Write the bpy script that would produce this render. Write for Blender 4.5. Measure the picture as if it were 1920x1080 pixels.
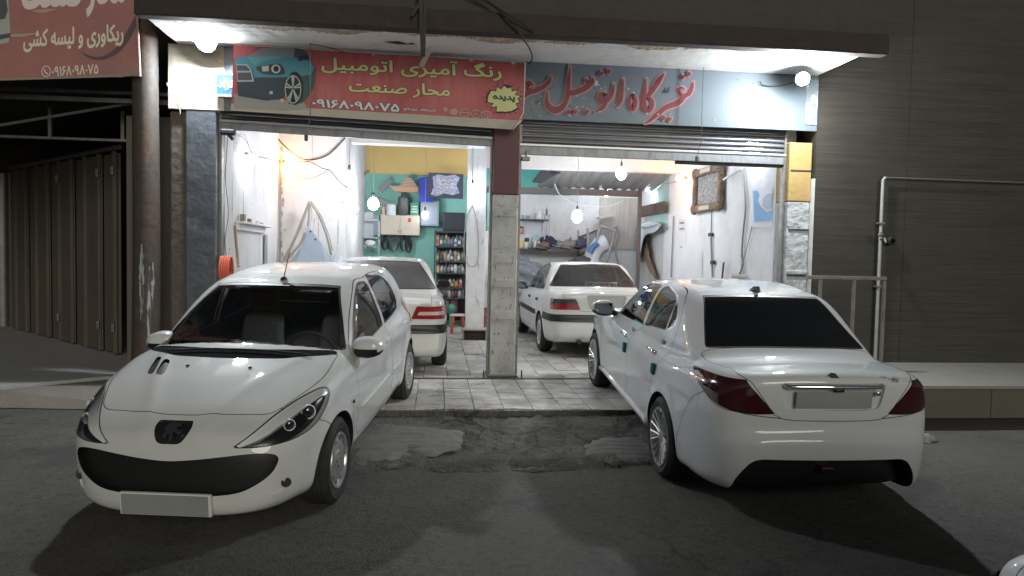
import bpy, bmesh, math, random
import numpy as np
from mathutils import Vector, Matrix

random.seed(7)
rng = np.random.default_rng(7)
scene = bpy.context.scene
COL = scene.collection
for _o in list(bpy.data.objects):
    bpy.data.objects.remove(_o)

# ------------------------------------------------------------------ camera
CAM_YAW, CAM_PITCH, CAM_ROLL = 0.1060, -0.0460, 0.02085
CAM_F = 1340.0                         # pixels for a 1920 wide picture
CAM_POS = np.array([0.0, -8.526, 1.715])
def cam_axes():
    cy, sy = math.cos(CAM_YAW), math.sin(CAM_YAW); cp, sp = math.cos(CAM_PITCH), math.sin(CAM_PITCH)
    f = np.array([sy*cp, cy*cp, sp]); r = np.array([cy, -sy, 0.0]); u = np.cross(r, f)
    c, s = math.cos(CAM_ROLL), math.sin(CAM_ROLL)
    return c*r+s*u, -s*r+c*u, f
CR, CU, CF = cam_axes()
cam_data = bpy.data.cameras.new('camera')
cam_data.sensor_width = 36.0
cam_data.lens = CAM_F/1920*36
cam_data.clip_start = 0.05; cam_data.clip_end = 400
cam = bpy.data.objects.new('camera', cam_data); COL.objects.link(cam)
M = Matrix.Identity(4)
for i in range(3):
    M[i][0], M[i][1], M[i][2], M[i][3] = CR[i], CU[i], -CF[i], CAM_POS[i]
cam.matrix_world = M
scene.camera = cam

def px(x, y, X=None, Y=None, Z=None):
    """photo pixel (1920x1080) -> the point where its ray meets a plane of the place"""
    d = CR*((x-960)/CAM_F) + CU*((540-y)/CAM_F) + CF
    if X is not None: t = (X-CAM_POS[0])/d[0]
    elif Y is not None: t = (Y-CAM_POS[1])/d[1]
    else: t = (Z-CAM_POS[2])/d[2]
    return CAM_POS + t*d

# ------------------------------------------------------------------ night sky and street light
SUN_EL, SUN_AZ = math.radians(17), math.radians(167)
world = bpy.data.worlds.new('World'); scene.world = world; world.use_nodes = True
_nt = world.node_tree; _nt.nodes.clear()
_out = _nt.nodes.new('ShaderNodeOutputWorld'); _bg = _nt.nodes.new('ShaderNodeBackground')
_sky = _nt.nodes.new('ShaderNodeTexSky'); _hs = _nt.nodes.new('ShaderNodeHueSaturation')
_sky.sky_type = 'NISHITA'; _sky.sun_disc = False
_sky.sun_elevation = SUN_EL; _sky.sun_rotation = SUN_AZ
_hs.inputs['Saturation'].default_value = 0.25
_bg.inputs['Strength'].default_value = 0.015
_nt.links.new(_sky.outputs[0], _hs.inputs['Color']); _nt.links.new(_hs.outputs[0], _bg.inputs[0]); _nt.links.new(_bg.outputs[0], _out.inputs[0])
_sd = bpy.data.lights.new('night_glow', 'SUN'); _sd.energy = 0.70; _sd.angle = math.radians(25); _sd.color = (1.0, 0.98, 0.84)
_so = bpy.data.objects.new('night_glow', _sd); COL.objects.link(_so)
# light from behind the camera, high over the street
_dir = Vector((-0.22, 0.93, -0.29)).normalized()
_so.rotation_euler = _dir.to_track_quat('-Z', 'Y').to_euler()

vs = scene.view_settings
vs.view_transform = 'Standard'; vs.look = 'None'; vs.exposure = 0.30; vs.gamma = 1.0
try: vs.use_curve_mapping = False
except Exception: pass
scene.render.engine = 'CYCLES'
cy = scene.cycles
cy.use_denoising = True
try: cy.denoiser = 'OPENIMAGEDENOISE'; cy.denoising_input_passes = 'RGB_ALBEDO_NORMAL'
except Exception: pass
cy.max_bounces = 6; cy.diffuse_bounces = 3; cy.glossy_bounces = 4; cy.transmission_bounces = 6; cy.transparent_max_bounces = 12
cy.caustics_reflective = False; cy.caustics_refractive = False
cy.sample_clamp_indirect = 4.0
cy.use_light_tree = True

# ------------------------------------------------------------------ materials
MATS = {}
def mat(name, col=(.5,.5,.5), rough=.6, metal=0.0, spec=.5, coat=0.0, noise=None, bump=None, emit=None, streak=None, coat_rough=.04, world=False):
    """noise=(scale, amount, second colour); bump=(scale, strength); streak=(axis scale xyz, amount, colour)"""
    if name in MATS: return MATS[name]
    m = bpy.data.materials.new(name); m.use_nodes = True
    nt = m.node_tree; b = nt.nodes['Principled BSDF']
    b.inputs['Base Color'].default_value = (*col, 1); b.inputs['Roughness'].default_value = rough
    b.inputs['Metallic'].default_value = metal; b.inputs['Specular IOR Level'].default_value = spec
    b.inputs['Coat Weight'].default_value = coat; b.inputs['Coat Roughness'].default_value = coat_rough
    tc = None
    def coords():
        nonlocal tc
        if tc is None: tc = nt.nodes.new('ShaderNodeNewGeometry' if world else 'ShaderNodeTexCoord')
        return tc.outputs['Position' if world else 'Object']
    last = None
    def layer(fac_out, c2):
        nonlocal last
        mx = nt.nodes.new('ShaderNodeMix'); mx.data_type = 'RGBA'
        if last is None: mx.inputs['A'].default_value = (*col, 1)
        else: nt.links.new(last, mx.inputs['A'])
        mx.inputs['B'].default_value = (*c2, 1)
        nt.links.new(fac_out, mx.inputs['Factor']); last = mx.outputs['Result']
    for spec_ in ([noise] if noise and not isinstance(noise, list) else (noise or [])):
        sc, amt, c2 = spec_[:3]; thr = spec_[3] if len(spec_) > 3 else (.42, .68)
        n = nt.nodes.new('ShaderNodeTexNoise'); n.inputs['Detail'].default_value = 7; n.inputs['Roughness'].default_value = .62
        if isinstance(sc, (tuple, list)):
            mp = nt.nodes.new('ShaderNodeMapping'); mp.inputs['Scale'].default_value = sc; nt.links.new(coords(), mp.inputs['Vector']); nt.links.new(mp.outputs[0], n.inputs['Vector']); n.inputs['Scale'].default_value = 1
        else:
            n.inputs['Scale'].default_value = sc; nt.links.new(coords(), n.inputs['Vector'])
        mr = nt.nodes.new('ShaderNodeMapRange'); mr.inputs['From Min'].default_value = thr[0]; mr.inputs['From Max'].default_value = thr[1]; mr.inputs['To Max'].default_value = amt
        nt.links.new(n.outputs['Fac'], mr.inputs['Value']); layer(mr.outputs[0], c2)
    if last is not None: nt.links.new(last, b.inputs['Base Color'])
    if bump:
        n = nt.nodes.new('ShaderNodeTexNoise'); n.inputs['Scale'].default_value = bump[0]; n.inputs['Detail'].default_value = 6
        nt.links.new(coords(), n.inputs['Vector'])
        bp = nt.nodes.new('ShaderNodeBump'); bp.inputs['Strength'].default_value = bump[1]; bp.inputs['Distance'].default_value = bump[2] if len(bump) > 2 else .02
        nt.links.new(n.outputs['Fac'], bp.inputs['Height']); nt.links.new(bp.outputs[0], b.inputs['Normal'])
    if emit:
        b.inputs['Emission Color'].default_value = (*emit[0], 1); b.inputs['Emission Strength'].default_value = emit[1]
    MATS[name] = m
    return m

def glass(name, tint=(.5,.5,.5), rough=.02, refl=1.0, ior=1.5):
    if name in MATS: return MATS[name]
    m = bpy.data.materials.new(name); m.use_nodes = True
    nt = m.node_tree; nt.nodes.clear()
    o = nt.nodes.new('ShaderNodeOutputMaterial'); t = nt.nodes.new('ShaderNodeBsdfTransparent'); g = nt.nodes.new('ShaderNodeBsdfGlossy')
    t.inputs[0].default_value = (*tint, 1); g.inputs['Roughness'].default_value = rough; g.inputs['Color'].default_value = (refl, refl, refl, 1)
    fr = nt.nodes.new('ShaderNodeFresnel'); fr.inputs['IOR'].default_value = ior
    mx = nt.nodes.new('ShaderNodeMixShader')
    nt.links.new(fr.outputs[0], mx.inputs[0]); nt.links.new(t.outputs[0], mx.inputs[1]); nt.links.new(g.outputs[0], mx.inputs[2]); nt.links.new(mx.outputs[0], o.inputs[0])
    MATS[name] = m
    return m

# ------------------------------------------------------------------ object helpers
def mesh_obj(name, verts, faces, m=None, parent=None, smooth=False, mats=None, fmat=None):
    me = bpy.data.meshes.new(name)
    me.from_pydata([tuple(map(float, v)) for v in verts], [], [tuple(map(int, f)) for f in faces])
    if m is not None: me.materials.append(m)
    for x in (mats or []): me.materials.append(x)
    if fmat is not None: me.polygons.foreach_set('material_index', np.asarray(fmat, dtype=np.int32))
    me.validate(); me.update()
    if smooth: me.shade_smooth()
    o = bpy.data.objects.new(name, me); COL.objects.link(o)
    if parent is not None: o.parent = parent
    return o

def thing(name, label, cat, loc=(0,0,0), rotz=0.0, group=None):
    o = bpy.data.objects.new(name, None); COL.objects.link(o); o.empty_display_size = .1
    o.location = loc; o.rotation_euler = (0, 0, rotz)
    return tag(o, label, cat, group)
def tag(o, label, cat, group=None):
    o['label'] = label; o['category'] = cat
    if group: o['group'] = group
    return o
def struct(o):
    o['kind'] = 'structure'; return o
def copy_tree(o, parent=None):
    c = o.copy(); COL.objects.link(c); c.parent = parent
    for ch in list(o.children): copy_tree(ch, c)
    return c

class MB:
    """collects simple shapes, then links them as one mesh"""
    def __init__(s): s.v = []; s.f = []; s.mi = []; s.cur = 0
    def add(s, verts, faces):
        k = len(s.v); s.v += [tuple(map(float, p)) for p in verts]
        s.f += [tuple(int(i)+k for i in f) for f in faces]; s.mi += [s.cur]*len(faces); return s
    def box(s, a, b):
        (x0,y0,z0),(x1,y1,z1) = a, b
        x0,x1 = min(x0,x1),max(x0,x1); y0,y1 = min(y0,y1),max(y0,y1); z0,z1 = min(z0,z1),max(z0,z1)
        return s.add([(x0,y0,z0),(x1,y0,z0),(x1,y1,z0),(x0,y1,z0),(x0,y0,z1),(x1,y0,z1),(x1,y1,z1),(x0,y1,z1)],
                     [(0,3,2,1),(4,5,6,7),(0,1,5,4),(1,2,6,5),(2,3,7,6),(3,0,4,7)])
    def bbox(s, a, b, r=.01):
        """bevelled box"""
        lo = np.minimum(a, b).astype(float); hi = np.maximum(a, b).astype(float); r = min(r, *((hi-lo)/2.01))
        bm = bmesh.new(); bmesh.ops.create_cube(bm, size=1)
        for v in bm.verts: v.co = Vector([(lo[i]+hi[i])/2 + v.co[i]*(hi[i]-lo[i]) for i in range(3)])
        bmesh.ops.bevel(bm, geom=list(bm.edges), offset=r, segments=2, affect='EDGES', profile=.5)
        bm.verts.index_update()
        s.add([v.co[:] for v in bm.verts], [[v.index for v in f.verts] for f in bm.faces]); bm.free(); return s
    def tube(s, pts, r, n=8, cap=True):
        pts = [np.array(p, float) for p in pts]
        rs = r if isinstance(r, (list, tuple, np.ndarray)) else [r]*len(pts)
        k = len(s.v); ref = None; vs_ = []
        for i, p in enumerate(pts):
            t = pts[min(i+1, len(pts)-1)] - pts[max(i-1, 0)]; t /= (np.linalg.norm(t)+1e-12)
            if ref is None: ref = np.array([0,0,1.]) if abs(t[2]) < .9 else np.array([1.,0,0])
            u = np.cross(t, ref); u /= np.linalg.norm(u)+1e-12; w = np.cross(u, t); ref = w
            for j in range(n):
                a = 2*math.pi*j/n; vs_.append(p + rs[i]*(math.cos(a)*u + math.sin(a)*w))
        fs = [(i*n+j, i*n+(j+1)%n, (i+1)*n+(j+1)%n, (i+1)*n+j) for i in range(len(pts)-1) for j in range(n)]
        if cap: fs += [tuple(range(n))[::-1], tuple((len(pts)-1)*n+j for j in range(n))]
        return s.add(vs_, fs)
    def lathe(s, prof, c=(0,0,0), axis='z', n=24, a0=0, a1=2*math.pi):
        """prof: (radius, height) pairs"""
        full = abs(a1-a0-2*math.pi) < 1e-6; m_ = n if full else n+1; vs_ = []
        for (r, h) in prof:
            for j in range(m_):
                a = a0+(a1-a0)*j/n; p = (r*math.cos(a), r*math.sin(a), h)
                if axis == 'y': p = (p[0], p[2], p[1])
                elif axis == 'x': p = (p[2], p[0], p[1])
                vs_.append((p[0]+c[0], p[1]+c[1], p[2]+c[2]))
        fs = []
        for i in range(len(prof)-1):
            for j in range(n):
                j2 = (j+1) % m_
                fs.append((i*m_+j, i*m_+j2, (i+1)*m_+j2, (i+1)*m_+j))
        return s.add(vs_, fs)
    def prism(s, poly, origin, u, v, d):
        """polygon (2D pairs) placed in plane origin+u,v and pushed along vector d"""
        o, u, v, d = (np.array(q, float) for q in (origin, u, v, d)); n = len(poly)
        A = [o+u*p[0]+v*p[1] for p in poly]; B = [a+d for a in A]
        return s.add(A+B, [tuple(range(n))[::-1], tuple(range(n, 2*n))]+[(i, (i+1)%n, n+(i+1)%n, n+i) for i in range(n)])
    def sphere(s, c, r, nu=12, nv=8, sc=(1,1,1)):
        prof = [(max(1e-4, math.sin(math.pi*i/nv)), -math.cos(math.pi*i/nv)) for i in range(nv+1)]
        k = len(s.v); s.lathe(prof, n=nu)
        for i in range(k, len(s.v)):
            p = s.v[i]; s.v[i] = tuple(c[j]+p[j]*r*sc[j] for j in range(3))
        return s
    def build(s, name, m=None, parent=None, smooth=False, mats=None):
        return mesh_obj(name, s.v, s.f, m, parent, smooth, mats, s.mi if mats else None)
def smooth_by_angle(o, deg=35):
    me = o.data; me.shade_smooth()
    bm = bmesh.new(); bm.from_mesh(me)
    for e in bm.edges:
        if len(e.link_faces) == 2 and e.calc_face_angle(0) > math.radians(deg): e.smooth = False
    bm.to_mesh(me); bm.free(); return o
def catmull(pts, n=8):
    P = [np.array(p, float) for p in pts]; out = []
    for i in range(len(P)-1):
        p0, p1, p2, p3 = P[max(i-1,0)], P[i], P[i+1], P[min(i+2,len(P)-1)]
        for k in range(n):
            t = k/n; out.append(.5*((2*p1)+(-p0+p2)*t+(2*p0-5*p1+4*p2-p3)*t*t+(-p0+3*p1-3*p2+p3)*t**3))
    out.append(P[-1]); return out
# ------------------------------------------------------------------ setting materials
ZF = .225                                                     # pavement and workshop floor above the road
M_asph = mat('asphalt', (.135,.129,.114), .88, noise=[(3.5,.5,(.072,.07,.065)),(.7,.4,(.078,.075,.067)),(55,.85,(.16,.156,.145),(.52,.62)),(48,.9,(.022,.021,.02),(.60,.68)),(16,.5,(.05,.048,.045),(.5,.65))], bump=(70,.9,.02), spec=.3)
M_ramp = mat('rough_concrete', (.15,.145,.133), .93, noise=[(4,.7,(.075,.071,.066)),(22,.5,(.22,.21,.19)),((1,6,6),.4,(.09,.065,.045))], bump=(38,.9,.03))
M_patch = mat('trowelled_cement', (.20,.197,.185), .85, noise=[((2,18,2),.55,(.13,.128,.12)),(9,.4,(.28,.275,.26))], bump=(16,.5,.02))
M_tile = [mat('terrazzo_tile_%s' % n, c, .62, world=True, noise=[(2.3,.55,d),(9,.5,(d[0]*.8,d[1]*.78,d[2]*.72),(.52,.66)),(1.1,.6,(.17,.155,.135),(.56,.70)),(70,.35,(c[0]*.8,c[1]*.8,c[2]*.8)),((9,26,9),.7,(.10,.095,.085),(.63,.68))]) for n, c, d in
          (('warm',(.55,.515,.47),(.33,.305,.275)), ('grey',(.51,.49,.46),(.29,.28,.26)), ('pale',(.60,.575,.535),(.36,.345,.32)), ('worn',(.45,.43,.40),(.24,.23,.21)))]
M_joint = mat('tile_joint', (.10,.095,.085), .95, noise=(20,.5,(.05,.048,.045)))
M_plaster = mat('white_plaster', (.80,.80,.80), .9, noise=[(1.4,.45,(.62,.62,.63)),((5,5,.9),.35,(.56,.55,.53),(.54,.70)),(4,.4,(.60,.585,.56),(.58,.70)),(9,.22,(.58,.575,.57),(.55,.72)),(34,.6,(.22,.21,.2),(.70,.76))], bump=(12,.25,.02))
M_plaster_low = mat('old_plaster', (.62,.61,.60), .92, noise=[(2.0,.5,(.45,.44,.43)),(14,.4,(.36,.35,.34),(.52,.7)),(40,.6,(.15,.15,.15),(.70,.76))], bump=(10,.35,.02))
M_cream = mat('cream_ceiling', (.78,.74,.70), .9, noise=[(2,.4,(.62,.58,.54)),(25,.4,(.3,.28,.25),(.66,.74))])
M_yellow = mat('yellow_paint', (.64,.45,.17), .75, noise=[(3,.3,(.55,.38,.14)),(30,.8,(.75,.70,.58),(.70,.73))])
M_green = mat('green_paint', (.22,.48,.40), .75, noise=[(3,.4,(.17,.40,.34)),(26,.7,(.10,.20,.18),(.66,.72)),(9,.5,(.42,.58,.52),(.62,.75))])
M_teal = mat('teal_paint', (.10,.36,.32), .75, noise=(4,.4,(.08,.28,.26)))
M_fascia = mat('grey_blue_paint', (.125,.15,.17), .55, noise=[(1.6,.35,(.12,.145,.165)),(30,.55,(.09,.10,.11),(.62,.70))])
M_shutter = mat('shutter_steel', (.15,.155,.165), .45, metal=.55, noise=[((1,3,40),.5,(.08,.08,.085)),(6,.35,(.13,.09,.065))])
M_shutter_bar = mat('shutter_bottom_bar', (.25,.26,.275), .5, metal=.5, noise=[((14,2,6),.6,(.13,.135,.14)),(40,.5,(.4,.4,.4),(.64,.7))])
M_soffit = mat('soffit_plaster', (.84,.81,.77), .9, noise=[(1.2,.5,(.64,.60,.55)),(8,.35,(.56,.50,.44),(.52,.72))], bump=(7,.3,.02))
M_peel = mat('peeling_plaster', (.46,.35,.23), .95, noise=[(18,.7,(.25,.18,.11)),(7,.5,(.70,.66,.60),(.5,.6))], bump=(30,.8,.03))
M_beam = mat('rusty_beam', (.045,.034,.03), .8, noise=[(6,.6,(.085,.055,.04)),((1,20,20),.4,(.03,.026,.025))])
M_upper = mat('upper_wall', (.085,.075,.065), .9, noise=[(1.5,.5,(.055,.05,.045)),(12,.4,(.11,.10,.085))], bump=(9,.3,.02))
M_maroon = mat('maroon_paint', (.115,.042,.045), .6, noise=(5,.35,(.085,.035,.037)))
M_pgrey = mat('grey_pillar_paint', (.50,.50,.475), .75, noise=[(4,.6,(.27,.268,.25)),((30,30,9),.8,(.10,.095,.09),(.60,.66)),(11,.6,(.50,.49,.47),(.58,.68)),((8,8,40),.6,(.16,.155,.145),(.62,.67))], bump=(18,.3,.015))
M_pier = mat('blue_black_paint', (.085,.095,.112), .42, noise=[(3,.55,(.055,.06,.07)),(16,.4,(.15,.155,.16),(.6,.74)),((4,4,1.2),.5,(.20,.205,.21),(.58,.70))], bump=(5,.5,.04))
M_mudpier = mat('brown_plaster', (.10,.082,.066), .92, noise=[(3,.5,(.06,.05,.042)),(14,.5,(.15,.13,.11),(.55,.7))], bump=(10,.5,.03))
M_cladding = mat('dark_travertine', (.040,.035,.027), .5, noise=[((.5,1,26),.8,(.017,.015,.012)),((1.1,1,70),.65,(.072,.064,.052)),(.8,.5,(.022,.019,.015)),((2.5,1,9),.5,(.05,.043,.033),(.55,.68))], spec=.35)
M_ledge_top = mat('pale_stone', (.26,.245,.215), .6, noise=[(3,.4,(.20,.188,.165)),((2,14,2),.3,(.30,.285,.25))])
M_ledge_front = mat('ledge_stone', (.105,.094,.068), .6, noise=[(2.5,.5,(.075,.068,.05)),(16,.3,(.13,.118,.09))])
M_gate = mat('brown_gate', (.13,.108,.09), .6, metal=.1, noise=[(2.5,.5,(.09,.076,.066)),((10,10,1),.35,(.17,.14,.115)),(20,.5,(.10,.06,.04),(.62,.7))])
M_gatefar = mat('galvanised_sheet', (.16,.15,.14), .4, metal=.7, noise=(5,.5,(.09,.085,.08)))
M_steel = mat('bare_steel', (.22,.215,.205), .5, metal=.6, noise=(9,.6,(.10,.085,.07)))
M_pole = mat('rusty_pole', (.062,.053,.046), .75, noise=[((6,6,1.2),.7,(.12,.055,.025)),(18,.5,(.03,.027,.025)),((10,10,2),.5,(.17,.155,.14),(.6,.72))], bump=(12,.4,.02))
M_white_pipe = mat('white_pipe', (.55,.55,.52), .5, noise=(9,.4,(.35,.34,.31)))
M_wire = mat('cable', (.025,.025,.027), .6)
M_wire_grey = mat('grey_cable', (.30,.29,.28), .7)
M_wood = mat('raw_wood', (.33,.22,.12), .8, noise=((2,2,20),.5,(.22,.14,.075)))
M_dwood = mat('dark_wood', (.10,.065,.045), .8, noise=((3,20,20),.5,(.06,.04,.03)))
M_rust = mat('rust_steel', (.13,.075,.05), .8, metal=.2, noise=(14,.6,(.075,.045,.035)))

def add_cracks(m, scale, width, dark, amount=.8, warp=.35, stain=None):
    """crack lines (and broad stains) mixed over a material's colour"""
    nt = m.node_tree; b = nt.nodes['Principled BSDF']; ge = nt.nodes.new('ShaderNodeNewGeometry')
    no = nt.nodes.new('ShaderNodeTexNoise'); no.inputs['Scale'].default_value = 2.2; no.inputs['Detail'].default_value = 6; nt.links.new(ge.outputs['Position'], no.inputs['Vector'])
    mv = nt.nodes.new('ShaderNodeVectorMath'); mv.operation = 'MULTIPLY_ADD'; mv.inputs[1].default_value = (warp,)*3; nt.links.new(no.outputs['Color'], mv.inputs[0]); nt.links.new(ge.outputs['Position'], mv.inputs[2])
    vo = nt.nodes.new('ShaderNodeTexVoronoi'); vo.feature = 'DISTANCE_TO_EDGE'; vo.inputs['Scale'].default_value = scale; nt.links.new(mv.outputs[0], vo.inputs['Vector'])
    mr = nt.nodes.new('ShaderNodeMapRange'); mr.inputs['From Min'].default_value = width; mr.inputs['From Max'].default_value = width*.3; mr.inputs['To Max'].default_value = amount; nt.links.new(vo.outputs['Distance'], mr.inputs['Value'])
    n2 = nt.nodes.new('ShaderNodeTexNoise'); n2.inputs['Scale'].default_value = .55; nt.links.new(ge.outputs['Position'], n2.inputs['Vector'])
    m2 = nt.nodes.new('ShaderNodeMapRange'); m2.inputs['From Min'].default_value = .46; m2.inputs['From Max'].default_value = .58; nt.links.new(n2.outputs['Fac'], m2.inputs['Value'])
    mu = nt.nodes.new('ShaderNodeMath'); mu.operation = 'MULTIPLY'; nt.links.new(mr.outputs[0], mu.inputs[0]); nt.links.new(m2.outputs[0], mu.inputs[1])
    old = b.inputs['Base Color'].links[0].from_socket
    def over(fac, col):
        nonlocal old
        mx = nt.nodes.new('ShaderNodeMix'); mx.data_type = 'RGBA'; nt.links.new(old, mx.inputs['A']); mx.inputs['B'].default_value = (*col, 1); nt.links.new(fac, mx.inputs['Factor']); old = mx.outputs['Result']
    over(mu.outputs[0], dark)
    for sc, th, col, am in (stain or []):
        n3 = nt.nodes.new('ShaderNodeTexNoise'); n3.inputs['Scale'].default_value = sc; n3.inputs['Detail'].default_value = 5; n3.inputs['Distortion'].default_value = .6; nt.links.new(ge.outputs['Position'], n3.inputs['Vector'])
        m3 = nt.nodes.new('ShaderNodeMapRange'); m3.inputs['From Min'].default_value = th; m3.inputs['From Max'].default_value = th+.10; m3.inputs['To Max'].default_value = am; nt.links.new(n3.outputs['Fac'], m3.inputs['Value']); over(m3.outputs[0], col)
    nt.links.new(old, b.inputs['Base Color'])
add_cracks(M_asph, .55, .010, (.03,.029,.027), .35, .5, [(1.1,.58,(.055,.053,.048),.5), (.45,.52,(.14,.132,.115),.55), (2.6,.66,(.035,.033,.03),.6)])
for _m in M_tile: add_cracks(_m, 2.6, .010, (.06,.055,.05), .8, .25, [(1.6,.57,(.15,.135,.115),.6), (3.5,.62,(.08,.072,.062),.7)])
add_cracks(M_ramp, 1.6, .03, (.03,.028,.026), .8, .4, [(2.0,.56,(.055,.05,.044),.7)])
# ------------------------------------------------------------------ ground
def sheet(name, pts, m, n=None, parent=None):
    o = mesh_obj(name, pts, [tuple(range(len(pts)))], m, parent); return o
g_x = np.linspace(-60, 60, 3)
road = mesh_obj('road', [(-70,-70,-.12),(70,-70,-.12),(70,60,-.12),(-70,60,-.12)], [(0,1,2,3)], mat('ground_dirt', (.06,.057,.052), .95))
struct(road); road.name = 'ground'
# asphalt with a gentle uneven surface near the workshop
nx_, ny_ = 150, 90; xs = np.concatenate([np.linspace(-40,-2,45), np.linspace(-1.9,3.4,180), np.linspace(3.6,40,45)]); ys = np.concatenate([np.linspace(-40,-3.4,60), np.linspace(-3.35,-2.2,46), np.linspace(-2.1,-.55,8)]); nx_, ny_ = len(xs), len(ys)
X, Y = np.meshgrid(xs, ys, indexing='ij')
Z = .006*np.sin(X*1.3+.4)*np.cos(Y*1.1)+.004*np.sin(X*3.1+Y*2.3)
Z += -.040*np.exp(-((Y+2.80)/.13)**2)*np.exp(-((X-.65)/.95)**2)*(1+.35*np.sin(X*9)+.25*np.sin(X*17+1))           # worn gutter in front of the ramp
V = np.stack([X, Y, Z], -1).reshape(-1, 3)
F = [(i*ny_+j, (i+1)*ny_+j, (i+1)*ny_+j+1, i*ny_+j+1) for i in range(nx_-1) for j in range(ny_-1)]
asphalt = struct(mesh_obj('road', V, F, M_asph, smooth=True))

# concrete ramp between road and pavement
nx_, ny_ = 260, 48; xs = np.linspace(-1.7, 3.5, nx_); X = np.repeat(xs[:,None], ny_, 1)
edge = -2.60+.12*np.sin(xs*2.1+.6)+.06*np.sin(xs*5.3)+.045*np.sin(xs*11.7)+.025*np.sin(xs*27+2)-.16*np.exp(-((xs+.32)/.38)**2)-.12*np.exp(-((xs-1.62)/.30)**2)
t = np.linspace(0, 1, ny_)[None]; Y = -1.765+(edge[:,None]+1.765)*t
prof = ZF-.045-(ZF-.038)*(t**1.15)
def vnoise(x, y, sc, seed):
    r = np.random.default_rng(seed); T = r.random((64,64)); a = x*sc % 63; b = y*sc % 63
    i = a.astype(int); j = b.astype(int); fa = a-i; fb = b-j; fa = fa*fa*(3-2*fa); fb = fb*fb*(3-2*fb)
    return (T[i,j]*(1-fa)+T[(i+1)%64,j]*fa)*(1-fb)+(T[i,(j+1)%64]*(1-fa)+T[(i+1)%64,(j+1)%64]*fa)*fb
pm = np.maximum(np.exp(-(((X+.30)/.36)**2+((Y+2.30)/.24)**2)), np.exp(-(((X-1.70)/.28)**2+((Y+2.48)/.17)**2)))
Zr = prof-.014*pm+(1-.9*pm)*((vnoise(X+9,Y+9,3.3,1)-.5)*.05+(vnoise(X+9,Y+9,11,2)-.5)*.028+(vnoise(X+9,Y+9,31,3)-.5)*.016)
Zr += -.03*np.exp(-((t-.55)/.25)**2)*np.exp(-((X-.75)/.55)**2)
Zr[:, -1] = -.012
V = np.stack([X, Y, Zr], -1).reshape(-1, 3); F = [(i*ny_+j, i*ny_+j+1, (i+1)*ny_+j+1, (i+1)*ny_+j) for i in range(nx_-1) for j in range(ny_-1)]
ramp = struct(mesh_obj('ramp', V, F, M_ramp, smooth=True))
def ramp_patch(cx, cy, rx, ry, seed, lift=.028):
    """a trowelled hump of cement with broom lines, lying on the ramp"""
    n, k = 44, 16; V = []; F = []
    r = np.random.default_rng(seed); ph = r.random(6)*6
    for j in range(k+1):
        rr = j/k
        for i in range(n):
            a = 2*math.pi*i/n; w = 1+.10*math.sin(2*a+ph[0])+.08*math.sin(3*a+ph[1])+.06*math.sin(5*a+ph[2])+.05*math.sin(9*a+ph[3])+.04*math.sin(14*a+ph[4])
            x = cx+rx*rr*w*math.cos(a); y = cy+ry*rr*w*math.sin(a)
            ty = np.clip((y+1.765)/(-2.70+1.765), 0, 1.05); base = ZF-.045-(ZF-.038)*ty**1.15
            V.append((x, y, base+lift*(1-rr**3)-.02*rr**6+.004*math.sin(y*85+2*math.sin(x*4))+.006*math.sin(x*7+ph[3])*math.sin(y*9+ph[4])))
    F = [(j*n+i, j*n+(i+1)%n, (j+1)*n+(i+1)%n, (j+1)*n+i) for j in range(k) for i in range(n)]
    return mesh_obj('cement_patch', V, F, M_patch, ramp, smooth=True)
ramp_patch(-.30, -2.30, .52, .36, 3, .016); ramp_patch(1.70, -2.48, .42, .26, 5, .014)
# puddle and grit in the gutter
pd = []
for i in range(40):
    a = 2*math.pi*i/40; pd.append((.55+.62*math.cos(a), -2.80+.12*math.sin(a), -.026))
puddle = struct(mesh_obj('puddle', pd, [tuple(range(40))], mat('puddle_water', (.04,.04,.038), .22, spec=.5, bump=(60,.8,.02))))
mb = MB()
for i in range(2200):
    x = rng.normal(.65, .45); y = -2.78+rng.normal(0, .07); r_ = rng.uniform(.004, .011)
    z = -.036*math.exp(-((x-.65)/.95)**2)*math.exp(-((y+2.80)/.13)**2)+.003
    mb.add([(x-r_,y-r_*.6,z),(x+r_,y-r_*.5,z),(x,y+r_,z),(x+r_*.1,y,z+r_)], [(0,1,3),(1,2,3),(2,0,3)])
grit = mb.build('gutter_grit', mat('grit', (.17,.165,.15), .8, noise=(90,.6,(.07,.068,.06)))); grit['kind'] = 'stuff'
tag(grit, 'loose pale grit in the gutter at the foot of the ramp', 'grit')

# pavement with its tiles, workshop floor with its tiles
mb = MB().box((-2.60,-1.765,-.05), (4.70,-.06,ZF-.022)); pavement = struct(mb.build('pavement', M_joint))
mb = MB().box((-2.62,.03,-.05), (4.42,6.75,ZF-.022)); floor_ = struct(mb.build('workshop_floor', M_joint))
TS = .286
tile_mesh = []
for k in range(4):
    m_ = MB().bbox((.003,.003,-.03), (TS-.003,TS-.003,0), .004); o = m_.build('tile', M_tile[k]); tile_mesh.append(o.data); bpy.data.objects.remove(o)
def lay(parent, x0, x1, y0, y1, skip=lambda x, y: False, jit=.003):
    for i in range(int(round((x1-x0)/TS))):
        for j in range(int(round((y1-y0)/TS))):
            x, y = x0+i*TS, y0+j*TS
            if skip(x, y): continue
            o = bpy.data.objects.new('tile', random.choices(tile_mesh, (3,3,2,2))[0]); COL.objects.link(o); o.parent = parent
            o.location = (x, y, ZF+random.uniform(-jit, jit)); o.rotation_euler = (random.uniform(-.006,.006), random.uniform(-.006,.006), random.uniform(-.008,.008))
lay(pavement, -1.90, 3.55, -1.765, -.06)
lay(floor_, -.42, 2.15, .05, 4.05)
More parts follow.
